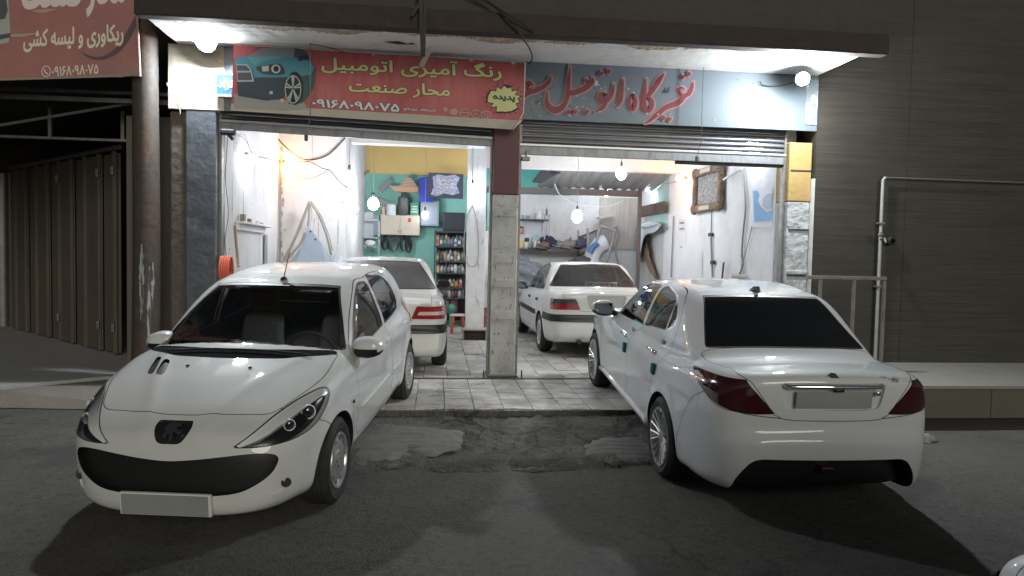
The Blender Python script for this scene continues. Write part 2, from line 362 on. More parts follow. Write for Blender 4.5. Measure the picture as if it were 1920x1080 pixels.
# the rest of the workshop floor, where the cars hide it
for (a, b) in (((-2.60,.05),(-.43,6.74)), ((2.16,.05),(4.40,6.74)), ((-.41,4.07),(2.14,6.74))):
    o = MB().box((a[0],a[1],ZF-.03), (b[0],b[1],ZF-.004)).build('floor_screed', M_tile[3], floor_)
for (a, b) in (((-2.60,-1.765),(-1.91,-.06)), ((3.56,-1.765),(4.70,-.06))): MB().box((a[0],a[1],ZF-.03), (b[0],b[1],ZF-.004)).build('pavement_screed', M_tile[3], pavement)
# broken mortar along the front edge of the tiles
_re = np.random.default_rng(17); V = []; n_ = 420
for i in range(n_+1):
    x = -1.9+5.4*i/n_; d = max(.004, .028+.022*math.sin(x*2.7)+.018*math.sin(x*9.1+1)+.035*(_re.random()-.45)); lip = .012*_re.random()
    V += [(x,-1.772-lip,ZF-.05), (x,-1.770-lip*.8,ZF-.004*_re.random()), (x,-1.765+d,ZF+.0045)]
mesh_obj('mortar_edge', V, [(3*i,3*i+3,3*i+4,3*i+1) for i in range(n_)]+[(3*i+1,3*i+4,3*i+5,3*i+2) for i in range(n_)], M_ramp, pavement)
# shutter track in the threshold
mb = MB().box((-2.53,-.055,ZF-.06), (4.38,-.02,ZF+.006)).box((-2.53,.0,ZF-.06), (4.38,.028,ZF+.006)).box((-2.53,-.02,ZF-.06), (4.38,.0,ZF-.03))
struct(mb.build('threshold', mat('track_steel', (.07,.068,.065), .6, metal=.5, noise=(9,.5,(.12,.09,.07)))))

# left pavement, ramped kerb
V = [(-16,-.85,.19),(-4.62,-.42,.20),(-3.80,.20,.205),(-3.08,.20,.21),(-3.08,6.5,.22),(-16,6.5,.22)]
lp = MB().add(V+[(x,y,-.05) for x,y,z in V], [tuple(range(6)), (0,6,7,1), (1,7,8,2), (2,8,9,3), (3,9,10,4)])
lpav = struct(lp.build('pavement', mat('left_paving', (.36,.357,.355), .85, noise=[(3,.5,(.28,.278,.275)),(26,.5,(.43,.425,.42))], bump=(30,.3,.01))))
kb = MB().add([(-4.62,-.44,.165),(-3.81,.17,.17),(-3.05,.17,.17),(-2.62,-.35,.12),(-2.62,-.78,.01),(-4.4,-.62,.012),(-16,-.98,.05),(-16,-.9,.15)], [(0,7,6,5),(0,5,4,3),(0,3,2,1)])
struct(kb.build('kerb', mat('kerb_concrete', (.21,.19,.155), .85, noise=[(4,.5,(.14,.125,.10)),(30,.4,(.26,.24,.2))], bump=(20,.4,.02))))

# ------------------------------------------------------------------ the workshop building
wk = thing('workshop_building', 'two-bay car workshop with shutters half rolled up under a concrete canopy', 'building', (0,0,0))
def part(name, mb, m, parent=wk, smooth=False): return mb.build(name, m, parent, smooth)
W_L, W_R, W_B = -2.55, 4.38, 6.75
part('side_wall', MB().box((W_L-.25,.42,.0), (W_L,3.40,3.95)), M_plaster)
part('inner_wall', MB().box((W_L-.25,3.402,.0), (-1.50,3.60,3.95)), M_plaster)
part('inner_wall', MB().box((-1.70,3.602,.0), (-1.502,W_B,3.95)), M_plaster_low)
part('back_wall', MB().box((-1.70,W_B,0), (.98,W_B+.2,3.36)), M_green)
part('back_wall', MB().box((-1.70,W_B-.012,3.362), (.98,W_B+.2,3.95)), M_yellow)
part('back_wall', MB().box((.982,W_B,0), (W_R+.2,W_B+.2,3.95)), M_plaster_low)
part('back_wall', MB().box((.984,W_B-.015,3.02), (2.85,W_B-.002,3.60)), M_teal)
part('side_wall', MB().box((W_R,.42,0), (W_R+.25,5.0,3.95)), M_plaster)
part('side_wall', MB().box((W_R,5.002,0), (W_R+.25,W_B-.002,3.95)), M_plaster_low)
part('painted_dado', MB().box((W_R-.008,4.75,2.30), (W_R-.001,5.85,3.25)), mat('pale_green_paint', (.42,.60,.54), .8, noise=[(4,.5,(.55,.66,.62)),(9,.4,(.68,.70,.69),(.55,.65))]))
part('roof_slab', MB().box((-3.05,.10,3.952), (W_R+.28,W_B+.2,4.03)), M_cream)
part('cross_beam', MB().box((.80,4.15,3.27), (W_R-.002,4.40,3.95)), M_cream)
part('cross_beam', MB().box((W_L,4.15,3.60), (.798,4.40,3.95)), M_cream)
part('cross_beam', MB().box((.50,.40,3.55), (.80,4.148,3.95)), M_plaster)

def pillar(x0, x1, y0, y1, z0, z1, name='pillar', m=M_plaster): return part(name, MB().bbox((x0,y0,z0), (x1,y1,z1), .015), m)
# middle pillar of the front
cp = pillar(.665, .972, .08, .36, ZF-.03, 2.44, 'pillar', M_pgrey)
part('pillar_head', MB().bbox((.660,.075,2.441), (.976,.365,3.95), .012), M_maroon)
for (z, w_) in ((2.18,.26), (1.62,.24), (1.32,.22), (.93,.26)): MB().bbox((.82-w_/2,.070,z), (.82+w_/2,.079,z+.10), .004).build('weld_plate', M_pgrey, cp)
MB().bbox((.630,.045,ZF), (1.005,.40,ZF+.035), .012).build('pillar_foot', mat('mortar', (.16,.155,.145), .95, noise=(14,.6,(.09,.085,.08))), cp)
for sx in (.585, 1.045): MB().tube([(sx,.0,ZF-.01),(sx,.0,ZF+.10)], .010, 6).build('floor_bolt', M_rust, cp)
# left pier, in two coats
pr = part('pier', MB().bbox((-2.88,.06,0), (-2.535,.42,3.30), .02), M_pier)
part('pier_edge', MB().bbox((-3.06,.10,0), (-2.882,.40,3.28), .02), M_mudpier)
0 and part('pier_stain', MB().add([(-2.86,.057,.9),(-2.56,.057,.92),(-2.55,.057,1.30),(-2.66,.057,1.52),(-2.80,.057,1.42),(-2.87,.057,1.2)], [(0,1,2,3,4,5)]), mat('grey_smear', (.16,.16,.16), .8, noise=(9,.7,(.08,.085,.09))))
# right pier: ochre above, crumbling render below
rp = part('pier', MB().bbox((W_R+.002,.09,0), (4.675,.42,2.46), .012), mat('crumbling_render', (.46,.47,.475), .92, noise=[(7,.55,(.28,.285,.29)),(22,.6,(.13,.13,.13),(.60,.68))], bump=(9,.9,.05)))
part('pier_head', MB().bbox((W_R+.002,.085,2.462), (4.678,.42,3.20), .012), mat('ochre_paint', (.40,.27,.10), .8, noise=[(5,.4,(.32,.21,.075)),(20,.6,(.2,.16,.1),(.62,.70))], bump=(14,.4,.02)))
for z in (2.84, 2.10, 1.52): MB().bbox((W_R+.02,.078,z), (4.672,.10,z+.02), .006).build('render_crack', mat('crack_dark', (.05,.047,.045), .95), rp)
for z in (1.545, .9): MB().bbox((W_R+.02,.072,z), (4.672,.10,z+.05), .01).build('render_ledge', mat('crumbling_render'), rp)
part('pier_corner', MB().box((4.679,.03,0), (4.70,.12,2.75)), mat('white_edge', (.62,.61,.58), .8, noise=(14,.5,(.4,.39,.37))))
# painted fascia over the shutters
fas = part('fascia', MB().box((.978,.06,3.345), (4.71,.10,4.028)), M_fascia)
part('fascia_end', MB().bbox((4.55,.048,3.42), (4.705,.06,3.98), .004), mat('plaster_scab', (.42,.42,.41), .9, noise=[(9,.9,(.155,.185,.205),(.45,.5))]))
part('fascia', MB().box((-2.45,.06,3.30), (.976,.10,4.028)), M_fascia)
part('fascia', MB().box((-3.06,.055,3.302), (-2.452,.10,4.028)), mat('cream_wall', (.58,.52,.42), .9, noise=[(4,.5,(.42,.36,.28)),(16,.6,(.2,.16,.12),(.6,.7))], bump=(9,.5,.03)))
part('lintel', MB().box((-3.06,.102,3.60), (4.70,.40,3.95)), M_plaster_low)
# canopy
cn = part('canopy', MB().box((-2.95,-.82,4.03), (4.69,.10,4.14)), M_soffit)
part('canopy_beam', MB().bbox((-3.02,-.98,4.02), (4.95,-.822,4.24), .015), M_beam)
part('upper_wall', MB().box((-3.02,-.93,4.242), (4.95,.3,6.4)), M_upper)
part('ledge_rubble', MB().bbox((1.1,-1.05,4.68), (3.6,-.932,4.80), .03), mat('rubble', (.30,.30,.27), .95, noise=[(16,.7,(.12,.12,.10)),(50,.5,(.42,.42,.38))], bump=(30,1,.05)))
def ragged(name, x0, x1, y0, w, z, seed, m, parent):
    r = np.random.default_rng(seed); n = int((x1-x0)/.022); V = []
    ph = r.random(4)*6
    for i in range(n+1):
        x = x0+(x1-x0)*i/n; d = w*(.45+.30*math.sin(x*3.1+ph[0])+.25*math.sin(x*7.7+ph[1])+.3*(r.random()-.3)); d = max(.004, d)
        V += [(x,y0,z), (x,y0+d,z), (x,y0+d,z+.05)]
    F = [(3*i,3*i+1,3*i+4,3*i+3) for i in range(n)]+[(3*i+1,3*i+2,3*i+5,3*i+4) for i in range(n)]
    return mesh_obj(name, V, F, m, parent)
ragged('peeled_edge', -2.7, 2.6, -.823, .20, 4.026, 4, M_peel, wk); ragged('peeled_edge', 2.7, 4.6, -.823, .13, 4.026, 8, M_peel, wk)
mb = MB(); mb.add([(-.62,-.44,4.026),(-.45,-.50,4.026),(-.36,-.42,4.026),(-.30,-.47,4.026),(-.27,-.40,4.026),(-.46,-.38,4.026)], [(0,1,2,3,4,5)])
part('soffit_hole', mb, mat('dark_hole', (.05,.04,.032), .95))
# shutters: slats and bottom bars
def shutter(x0, x1, z0, z1, y, tilt=0.0, bar=.14):
    e = bpy.data.objects.new('roller_shutter', None); COL.objects.link(e); e.parent = wk; e.location = (x0, y, z0); e.rotation_euler = (0, tilt, 0)
    L = x1-x0; p = .062; n = int((z1-z0-bar)/p)+1
    prof = [(0,.0),(.010,.006),(.018,.020),(.019,.034),(.011,.048),(.0,.055),(.006,.060)]
    V = []; F = []
    for (d, h) in prof: V += [(0,-d,h), (L,-d,h)]
    F = [(2*i,2*i+1,2*i+3,2*i+2) for i in range(len(prof)-1)]
    first = None
    for k in range(n):
        if first is None: first = mesh_obj('slat', V, F, M_shutter, e, smooth=True); o = first
        else: o = bpy.data.objects.new('slat', first.data); COL.objects.link(o); o.parent = e
        o.location = (0, random.uniform(-.002,.002), bar+k*p)
    MB().bbox((-.01,-.022,0), (L+.01,.012,bar-.004), .006).build('bottom_bar', M_shutter_bar, e)
    MB().bbox((-.01,-.034,bar-.035), (L+.01,-.0225,bar-.006), .004).build('rail', mat('bright_rail', (.42,.43,.44), .4, metal=.7), e)
    return e
shutter(.985, W_R-.012, 2.94, 3.40, .19, 0.004)
shutter(-2.52, .655, 3.105, 3.45, .19, 0.026, .12)
for sx in (.978, 4.345): part('guide_rail', MB().box((sx,.16,ZF), (sx+.03,.24,3.3)), M_steel)
for sx in (-2.533, .628): part('guide_rail', MB().box((sx,.16,ZF), (sx+.03,.24,3.3)), M_steel)
part('shutter_lock', MB().bbox((-2.50,.06,3.03), (-2.33,.15,3.10), .02).tube([(-2.42,.1,3.05),(-2.36,.09,2.98)], .02, 8), M_black_ := mat('black_iron', (.02,.02,.022), .5))
part('shutter_lock', MB().bbox((1.0,.12,2.86), (1.11,.18,2.91), .012).tube([(1.06,.15,2.90),(1.07,.15,2.98)], .012, 8), mat('brass_dull', (.25,.22,.16), .5, metal=.6))
part('rail_bar', MB().box((2.95,.21,2.895), (4.36,.24,2.935)), M_black_)

# corrugated lean-to roof inside the right bay
n = 60; V = []; F = []
for i in range(n+1):
    x = 1.95+(W_R-.02-1.95)*i/n; dz = .022*math.cos(2*math.pi*i/n*13)
    V += [(x,4.45,3.29+dz), (x+.0,5.55,3.07+dz)]
F = [(2*i,2*i+1,2*i+3,2*i+2) for i in range(n)]
part('corrugated_roof', MB().add(V, F), mat('corrugated_sheet', (.36,.35,.34), .5, metal=.4, noise=[((9,1,1),.5,(.22,.205,.19)),(7,.4,(.42,.40,.38))]), smooth=True)
part('timber_beam', MB().bbox((.95,5.40,2.93), (3.97,5.54,3.045), .01), M_oldw := mat('grey_timber', (.16,.135,.125), .85, noise=((2,20,20),.5,(.10,.085,.08))))
part('timber_post', MB().bbox((3.98,5.42,ZF), (4.05,5.50,3.10), .01), M_oldw)
part('plank_panel', MB().box((3.50,6.71,1.9), (4.30,6.745,3.0)), mat('pale_boards', (.42,.38,.34), .9, noise=((14,14,1),.6,(.28,.25,.22))))
for i in range(16):
    a = random.uniform(1.85, 2.25)
tp = MB()
for i in range(7):
    x = 1.82+.05*i; r1, r2, r3 = (random.uniform(-.06,.06) for _ in range(3)); tp.add([(x+r1,4.42+.01*i,3.27),(x+.14+r2,4.42+.01*i,3.22+r3*.5),(x-.02+r3,4.38+.01*i,2.98+abs(r1)+.03*i),(x-.16+r1,4.40+.01*i,3.05+r2)], [(0,1,2,3)])
tag(tp.build('torn_tarpaulin', mat('dark_cloth', (.055,.055,.06), .95)), 'torn dark tarpaulin hanging off the corrugated roof corner', 'tarpaulin')

# back pillars
p1 = pillar(.52, .845, 4.0, 4.14, ZF, 3.598, 'pillar', mat('flaking_white', (.74,.74,.74), .85, noise=[(5,.5,(.58,.58,.57)),((12,12,3),.6,(.26,.25,.24),(.58,.66)),(30,.5,(.12,.12,.12),(.66,.72))], bump=(10,.5,.02)))
p2 = pillar(.99, 1.16, 6.15, 6.30, .62, 2.20, 'pillar', MATS['flaking_white'])
part('pillar_base', MB().bbox((.975,6.13,ZF), (1.175,6.32,.618), .01), mat('red_base_paint', (.36,.06,.07), .7, noise=[(9,.6,(.5,.35,.33)),(20,.4,(.2,.05,.05))]))
part('pillar_post', MB().box((1.04,6.5,2.2), (1.22,6.72,3.0)), M_green)

# ------------------------------------------------------------------ right building
rb = thing('stone_clad_building', 'dark streaked stone wall with a raised stone ledge right of the workshop', 'building')
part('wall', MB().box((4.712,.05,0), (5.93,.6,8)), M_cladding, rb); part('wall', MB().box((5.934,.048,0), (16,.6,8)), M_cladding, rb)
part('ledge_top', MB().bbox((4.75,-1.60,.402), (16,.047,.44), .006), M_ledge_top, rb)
x = 4.78
for w_ in (1.12, 1.3, 1.3, 1.3, 1.3, 3): 
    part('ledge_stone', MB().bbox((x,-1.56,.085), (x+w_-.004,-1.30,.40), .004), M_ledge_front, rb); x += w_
part('ledge_plinth', MB().box((4.78,-1.48,-.02), (16,-1.2,.084)), mat('dark_plinth', (.025,.023,.02), .9), rb)
e = thing('railing', 'grey steel railing on the ledge behind the saloon with black rear window', 'railing')
a, b = px(1512,516,Y=-.62), px(1662,519,Y=-.62)
MB().bbox((a[0],-.64,a[2]-.045), (b[0],-.60,b[2]), .006).build('rail', M_steel, e)
for xx in (1538,1601,1658): q = px(xx,540,Y=-.62); MB().bbox((q[0]-.018,-.635,.44), (q[0]+.018,-.605,a[2]-.046), .005).build('post', M_steel, e)
pt, pb = px(1656,333,Y=-.01), px(1642,660,Y=-.01)
e = thing('water_pipe', 'white water pipe with a tap running up the dark stone wall', 'pipe')
MB().tube([(pt[0],-.01,.43),(pt[0],-.01,pt[2]-.03),(pt[0]+.03,-.01,pt[2])], .020, 10).build('upright', mat('dull_white_pipe', (.36,.355,.33), .6, noise=(9,.4,(.22,.215,.2))), e)
MB().tube([(pt[0]+.03,-.01,pt[2]),(9.5,-.01,pt[2]-.01)], .012, 8).build('crosspipe', mat('dull_pipe', (.13,.125,.115), .6), e)
tz = px(1648,448,Y=-.01)[2]
MB().tube([(pt[0],-.01,tz),(pt[0]-.02,-.13,tz),(pt[0]-.03,-.17,tz-.05)], .016, 8).sphere((pt[0]-.06,-.11,tz+.05), .03, 10, 6, (1.3,.6,1)).build('tap', M_steel, e)
MB().lathe([(.03,0),(.055,.01),(.055,.05),(.03,.06)], c=(pt[0]+.14,-.04,tz-.02), axis='y', n=20).tube([(pt[0],-.02,tz),(pt[0]+.14,-.02,tz-.02)], .014, 8).build('water_meter', mat('dark_meter', (.05,.048,.045), .4, metal=.5), e)
for z in (1.4, 2.2): MB().bbox((pt[0]-.035,-.038,z), (pt[0]+.035,.046,z+.025), .004).build('clip', M_steel, e)

# ------------------------------------------------------------------ left neighbour: recessed gate, beams, pole
lb = thing('neighbour_building', 'dark recessed entrance beside the workshop left of the blue-black pier', 'building')
part('side_wall', MB().box((-3.04,.42,0), (-2.82,7.2,6)), M_mudpier, lb)
part('back_wall', MB().box((-16,7.0,0), (-3.05,7.2,6)), M_mudpier, lb)
part('upper_wall', MB().box((-16,1.9,3.62), (-3.07,2.1,7)), mat('night_wall', (.045,.04,.036), .9, noise=(2,.5,(.03,.027,.025))), lb)
part('roof', MB().box((-16,2.11,3.75), (-3.07,7,3.9)), MATS['night_wall'], lb)
part('end_wall', MB().box((-16,-.2,0), (-15.8,7,6)), MATS['night_wall'], lb)
for (z0, z1, y) in ((3.40,3.45,.40), (3.50,3.535,.40), (3.02,3.05,.9)): part('beam', MB().box((-16,y-.03,z0), (-3.07,y+.03,z1)), M_steel, lb)
for xx in (-5.6,-4.75,-3.9): part('strut', MB().box((xx-.02,.88,3.05), (xx+.02,.92,3.40)), M_steel, lb)
part('brace', MB().tube([(-5.3,.45,3.05),(-3.6,.45,3.42)], .018, 6), M_steel, lb)
gt = thing('folding_gate', 'brown sheet-metal folding gate standing ajar left of the rusty pole', 'gate')
A, B = np.array([-4.34,1.85,0]), np.array([-7.6,5.2,0]); d = (B-A)/np.linalg.norm(B-A); nrm = -np.array([d[1],-d[0],0]); L = np.linalg.norm(B-A)
npan = 9
for k in range(npan):
    p0 = A+d*(L*k/npan+.012); p1 = A+d*(L*(k+1)/npan-.012); off = nrm*(.02 if k % 2 else -.02)
    MB().prism([(0,.24),(1,.24),(1,3.0),(0,3.0)], p0+off, p1-p0, (0,0,1), nrm*.03).build('panel', M_gate, gt)
    MB().prism([(0,.24),(.03,.24),(.03,3.02),(0,3.02)], p0+nrm*.035, d, (0,0,1), nrm*.05).build('rib', M_gate, gt)
    if k in (0,1,4): 
        for z in (.6,2.75): o = MB().bbox((-.02,-.02,-.06), (.02,.02,.06), .006).build('hinge', M_steel, gt); o.location = p0+nrm*.09+np.array([0,0,z])
MB().tube([A+np.array([0,0,3.08]), B+np.array([0,0,3.08])], .035, 8).build('top_rail', M_steel, gt)
dp = thing('door_panel', 'narrow brown metal door between the rusty pole and the blue-black pier', 'door')
MB().bbox((-3.75,.62,.22), (-3.12,.66,3.3), .006).build('leaf', M_gate, dp)
for xx in (-3.60,-3.42,-3.24): MB().bbox((xx-.012,.60,.24), (xx+.012,.619,3.28), .004).build('rib', M_gate, dp)
MB().bbox((-3.118,.56,.22), (-3.075,.68,3.3), .005).build('frame', mat('pale_frame', (.30,.30,.29), .6, noise=(9,.5,(.16,.155,.15))), dp)
MB().bbox((-3.16,.59,2.85), (-3.12,.60,3.0), .004).build('hinge', M_steel, dp)
gs = thing('sheet_door', 'ribbed galvanised sheet door beyond the end of the folding gate', 'door')
V = []; n = 30
for i in range(n+1):
    xx = -8.75+1.15*i/n; dz = .02*math.cos(2*math.pi*i/n*6); V += [(xx,5.35+dz,.22), (xx,5.35+dz,3.0)]
MB().add(V, [(2*i,2*i+2,2*i+3,2*i+1) for i in range(n)]).build('leaf', M_gatefar, gs, smooth=True)
pole = thing('utility_pole', 'thick rusty steel pole with pale patches standing by the workshop pier', 'pole', (-3.30,.0,0))
zs = np.linspace(.15, 7.5, 40); MB().tube([(.012*math.sin(z*1.1)+.006*z,0,z) for z in zs], [.150-.004*z for z in zs], 24).build('shaft', M_pole, pole, smooth=True)
for (a0, z0, z1, w_) in ((-1.0,.5,1.5,.30), (-1.55,.9,1.75,.35), (-.75,1.0,1.55,.22)):     # pale mottled patches on the lower right of the shaft
    V = []; n = 26
    for i in range(n+1):
        z = z0+(z1-z0)*i/n; ww = w_*(.25+.75*math.sin(math.pi*i/n))*(.7+.6*random.random())
        for s_ in (-1, 1):
            a = a0+s_*ww/2; r_ = .152-.004*z; V.append((.012*math.sin(z*1.1)+.006*z+r_*math.cos(a), r_*math.sin(a), z))
    mesh_obj('pale_patch', V, [(2*i,2*i+1,2*i+3,2*i+2) for i in range(n)], mat('pale_mottle', (.36,.36,.36), .7, noise=[((30,30,5),.95,(.075,.062,.052),(.46,.54))]), pole)
# ------------------------------------------------------------------ car bodies: smooth implicit shells, cut into panels
def crv(pts, n=6, closed=True):
    """smooth curve through points; a third value 1 keeps a corner"""
    P = np.array([p[:2] for p in pts], float); C = [len(p) > 2 and p[2] for p in pts]; N = len(P); out = []
    for i in range(N if closed else N-1):
        a, b = i, (i+1) % N
        def tang(k, other_next):
            pr, nx = P[(k-1) % N], P[(k+1) % N]
            if not closed and k == 0: pr = P[k]
            if not closed and k == N-1: nx = P[k]
            if C[k]: return (P[b]-P[a])
            t = (nx-pr)/2; L = np.linalg.norm(P[b]-P[a]); tl = np.linalg.norm(t)+1e-9
            return t*min(1, 1.2*L/tl)
        ta, tb = tang(a, 1), tang(b, 0)
        for k in range(n):
            t = k/n; h1 = 2*t**3-3*t*t+1; h2 = t**3-2*t*t+t; h3 = -2*t**3+3*t*t; h4 = t**3-t*t
            out.append(h1*P[a]+h2*ta+h3*P[b]+h4*tb)
    if not closed: out.append(P[-1])
    return np.array(out)

def polysdf(poly, u, v):
    poly = np.asarray(poly, float); A = poly; B = np.roll(poly, -1, 0)
    res = np.empty(u.shape); inside = np.zeros(u.shape, bool)
    u = u.ravel(); v = v.ravel(); best = np.full(u.shape, 1e9); ins = np.zeros(u.shape, bool)
    for a, b in zip(A, B):
        d = b-a; L2 = d@d+1e-14
        t = np.clip(((u-a[0])*d[0]+(v-a[1])*d[1])/L2, 0, 1)
        dd = (u-a[0]-t*d[0])**2+(v-a[1]-t*d[1])**2
        np.minimum(best, dd, out=best)
        c = ((a[1] > v) != (b[1] > v))
        if c.any():
            xx = a[0]+(v-a[1])*(d[0]/(d[1] if abs(d[1]) > 1e-12 else 1e-12))
            ins ^= c & (u < xx)
    return np.where(ins, -1, 1).reshape(res.shape)*np.sqrt(best).reshape(res.shape)

class Tab:
    """signed distance to a 2D outline, tabulated"""
    def __init__(s, poly, h=.012, pad=.35):
        poly = np.asarray(poly); s.h = h; s.o = poly.min(0)-pad; n = np.ceil((poly.max(0)+pad-s.o)/h).astype(int)+1
        U, V = np.meshgrid(s.o[0]+h*np.arange(n[0]), s.o[1]+h*np.arange(n[1]), indexing='ij')
        T = polysdf(poly, U, V)
        for _ in range(2):                                 # soften the medial creases a little
            Q = T.copy(); Q[1:-1] = .25*T[:-2]+.5*T[1:-1]+.25*T[2:]; T = Q
            Q = T.copy(); Q[:,1:-1] = .25*T[:,:-2]+.5*T[:,1:-1]+.25*T[:,2:]; T = Q
        s.T = T
    def __call__(s, u, v, cubic=True):
        a = (u-s.o[0])/s.h; b = (v-s.o[1])/s.h
        a = np.clip(a, 1.001, s.T.shape[0]-2.01); b = np.clip(b, 1.001, s.T.shape[1]-2.01)
        i = a.astype(int); j = b.astype(int); fa = a-i; fb = b-j
        if not cubic:
            T = s.T
            return (T[i,j]*(1-fa)+T[i+1,j]*fa)*(1-fb)+(T[i,j+1]*(1-fa)+T[i+1,j+1]*fa)*fb
        def w(t): return (-.5*t+t*t-.5*t**3, 1-2.5*t*t+1.5*t**3, .5*t+2*t*t-1.5*t**3, -.5*t*t+.5*t**3)
        wa, wb = w(fa), w(fb); r = 0
        for p in range(4):
            for q in range(4): r = r+wa[p]*wb[q]*s.T[i+p-1, j+q-1]
        return r

def smax(a, b, k):
    h = np.maximum(k-np.abs(a-b), 0)/k
    return np.maximum(a, b)+h*h*k*.25
def smin(a, b, k): return -smax(-a, -b, k)
def sstep(t): t = np.clip(t, 0, 1); return t*t*(3-2*t)
class Cur1:
    """smooth 1D curve through points"""
    def __init__(s, pts):
        q = np.array(catmull(pts, 12)); s.x = q[:,0]; s.y = q[:,1]
        xs = np.linspace(s.x[0], s.x[-1], 600); ys = np.interp(xs, s.x, s.y)
        k = np.ones(9)/9; ys = np.convolve(np.pad(ys, 8, mode='edge'), np.convolve(k, k), mode='valid'); s.x, s.y = xs, ys[:600]
    def __call__(s, t): return np.interp(t, s.x, s.y)

def pj(proj, pts, n=0):
    """local 3D points -> 2D outline in a cutting projection"""
    q = []
    for p in pts:
        x, y, z = p[:3]; u = {'xz':(x,z), 'yz':(y,z), 'ay':(abs(y),z), 'xy':(x,y), 'xa':(x,abs(y)), 'fz':((abs(y)-x)*.7071,z), 'rz':((abs(y)+x)*.7071,z)}[proj]
        q.append(tuple(u)+tuple(p[3:4]))
    return crv(q, n) if n else np.array([a[:2] for a in q])
def mir(pts): return list(pts)+[(-p[0],)+tuple(p[1:]) for p in pts[::-1] if abs(p[0]) > 1e-6]
class CarShell:
    def __init__(s, sp, h=.018):
        s.sp = sp
        s.Ts = Tab(crv(sp['side'])); s.Tp = Tab(crv(sp['plan']+[(x,-y) for x,y in sp['plan'][::-1] if y > 0]))
        s.Tg = Tab(crv(sp['green'])); s.sec = Cur1(sp['sec']); s.wg = Cur1(sp['wg']); s.tum = Cur1(sp['tum'])
        s.cubic = False
        s.mesh(h)
    def f(s, P):
        sp = s.sp; x = P[...,0]; y = np.abs(P[...,1]); z = P[...,2]; c = s.cubic; q = (y/sp['W'])**2
        ff = sstep((x-sp['bow'][2])/.7); rr = sstep((sp['bow'][3]-x)/.7)
        xb = x+sp['bow'][0]*q*ff-sp['bow'][1]*q*rr
        fl = 0
        for ax in sp['axles']:
            r = np.sqrt((x-ax)**2+(z-sp['wheel_r'])**2); fl = fl+sp['flare']*np.exp(-((r-sp['arch_r'])/.055)**2)
        dl = smax(s.Ts(xb, z+sp['crown']*q*sstep((z-.35)/.4), c), s.Tp(x, y+s.sec(z)-fl, c), sp['k_low'])
        if 'crease' in sp:
            for zc, amt, wd in sp['crease']: dl = dl-amt*np.exp(-((z-zc)/wd)**2)*sstep((y-.5)/.2)
        if 'ridge' in sp:
            x0, y0, x1, y1, amt, wd = sp['ridge']; yr = y0+(y1-y0)*np.clip((x0-x)/(x0-x1), 0, 1.2)
            dl = dl-amt*np.exp(-((y-yr)/wd)**2)*sstep((x-.85)/.25)*sstep((x0+.16-x)/.14)*sstep((z-.55)/.12)
        fg = sstep((x-sp['gbow'][2])/.6); rg = sstep((sp['gbow'][3]-x)/.6)
        xg = x+sp['gbow'][0]*q*fg-sp['gbow'][1]*q*rg
        dg = smax(s.Tg(xg, z+sp['gcrown']*q, c), (y-s.wg(x)+s.tum(z))*.92, sp['k_g'])
        return smin(dl, dg, sp['k_b'])
    def grad(s, P, e=.003):
        g = np.empty_like(P)
        for i in range(3):
            d = np.zeros(3); d[i] = e; g[:,i] = (s.f(P+d)-s.f(P-d))/(2*e)
        return g
    def project(s, P, n=4):
        for _ in range(n):
            v = s.f(P); g = s.grad(P); L = (g*g).sum(1)+1e-9
            P = P-(np.clip(v/L, -.02, .02))[:,None]*g
        return P
    def mesh(s, h):
        sp = s.sp; x0, x1 = sp['ext'][0]-.1, sp['ext'][1]+.1; ny = int((sp['W']+.12)/h)+1
        xs = np.arange(x0, x1, h); ys = (np.arange(-ny, ny)+.5)*h; zs = np.arange(.08, sp['ext'][2]+.1, h)
        X, Yh, Z = np.meshgrid(xs, ys[ny:], zs, indexing='ij')
        F = s.f(np.stack([X, Yh, Z], -1)); F = np.concatenate([F[:,::-1], F], 1)
        ins = F < 0; nx_, ny_, nz_ = F.shape
        cnt = sum(ins[a:nx_-1+a, b:ny_-1+b, c:nz_-1+c].astype(np.int8) for a in (0,1) for b in (0,1) for c in (0,1))
        act = (cnt > 0) & (cnt < 8); idx = np.full(act.shape, -1); I, J, K = np.nonzero(act); idx[I,J,K] = np.arange(len(I))
        acc = np.zeros((len(I), 3)); n = np.zeros(len(I))
        cor = [(a,b,c) for a in (0,1) for b in (0,1) for c in (0,1)]
        for a in cor:
            for ax in range(3):
                if a[ax]: continue
                b = list(a); b[ax] = 1
                fa = F[I+a[0], J+a[1], K+a[2]]; fb = F[I+b[0], J+b[1], K+b[2]]; m_ = (fa < 0) != (fb < 0)
                t = np.where(m_, fa/(fa-fb+1e-12), 0)
                for q in range(3): acc[:,q] += np.where(m_, a[q]+(t if q == ax else 0), 0)
                n += m_
        acc /= n[:,None]
        V = np.stack([xs[0]+(I+acc[:,0])*h, ys[0]+(J+acc[:,1])*h, zs[0]+(K+acc[:,2])*h], 1)
        quads = []
        for ax in range(3):
            o = [q for q in range(3) if q != ax]
            sl0 = [slice(None)]*3; sl1 = [slice(None)]*3; sl0[ax] = slice(0,-1); sl1[ax] = slice(1,None)
            d = ins[tuple(sl0)] != ins[tuple(sl1)]; A = np.array(np.nonzero(d)).T
            ok = (A[:,o[0]] > 0) & (A[:,o[1]] > 0) & (A[:,o[0]] < F.shape[o[0]]-1) & (A[:,o[1]] < F.shape[o[1]]-1); A = A[ok]
            def cell(du, dv):
                B = A.copy(); B[:,o[0]] -= du; B[:,o[1]] -= dv; return idx[B[:,0], B[:,1], B[:,2]]
            q = np.stack([cell(1,1), cell(0,1), cell(0,0), cell(1,0)], 1)
            flip = ins[A[:,0], A[:,1], A[:,2]]
            if ax == 1: flip = ~flip
            q[~flip] = q[~flip][:, ::-1]
            quads.append(q)
        Q = np.concatenate(quads); Q = Q[(Q >= 0).all(1)]
        s.cubic = True
        s.V = s.project(V, 4)
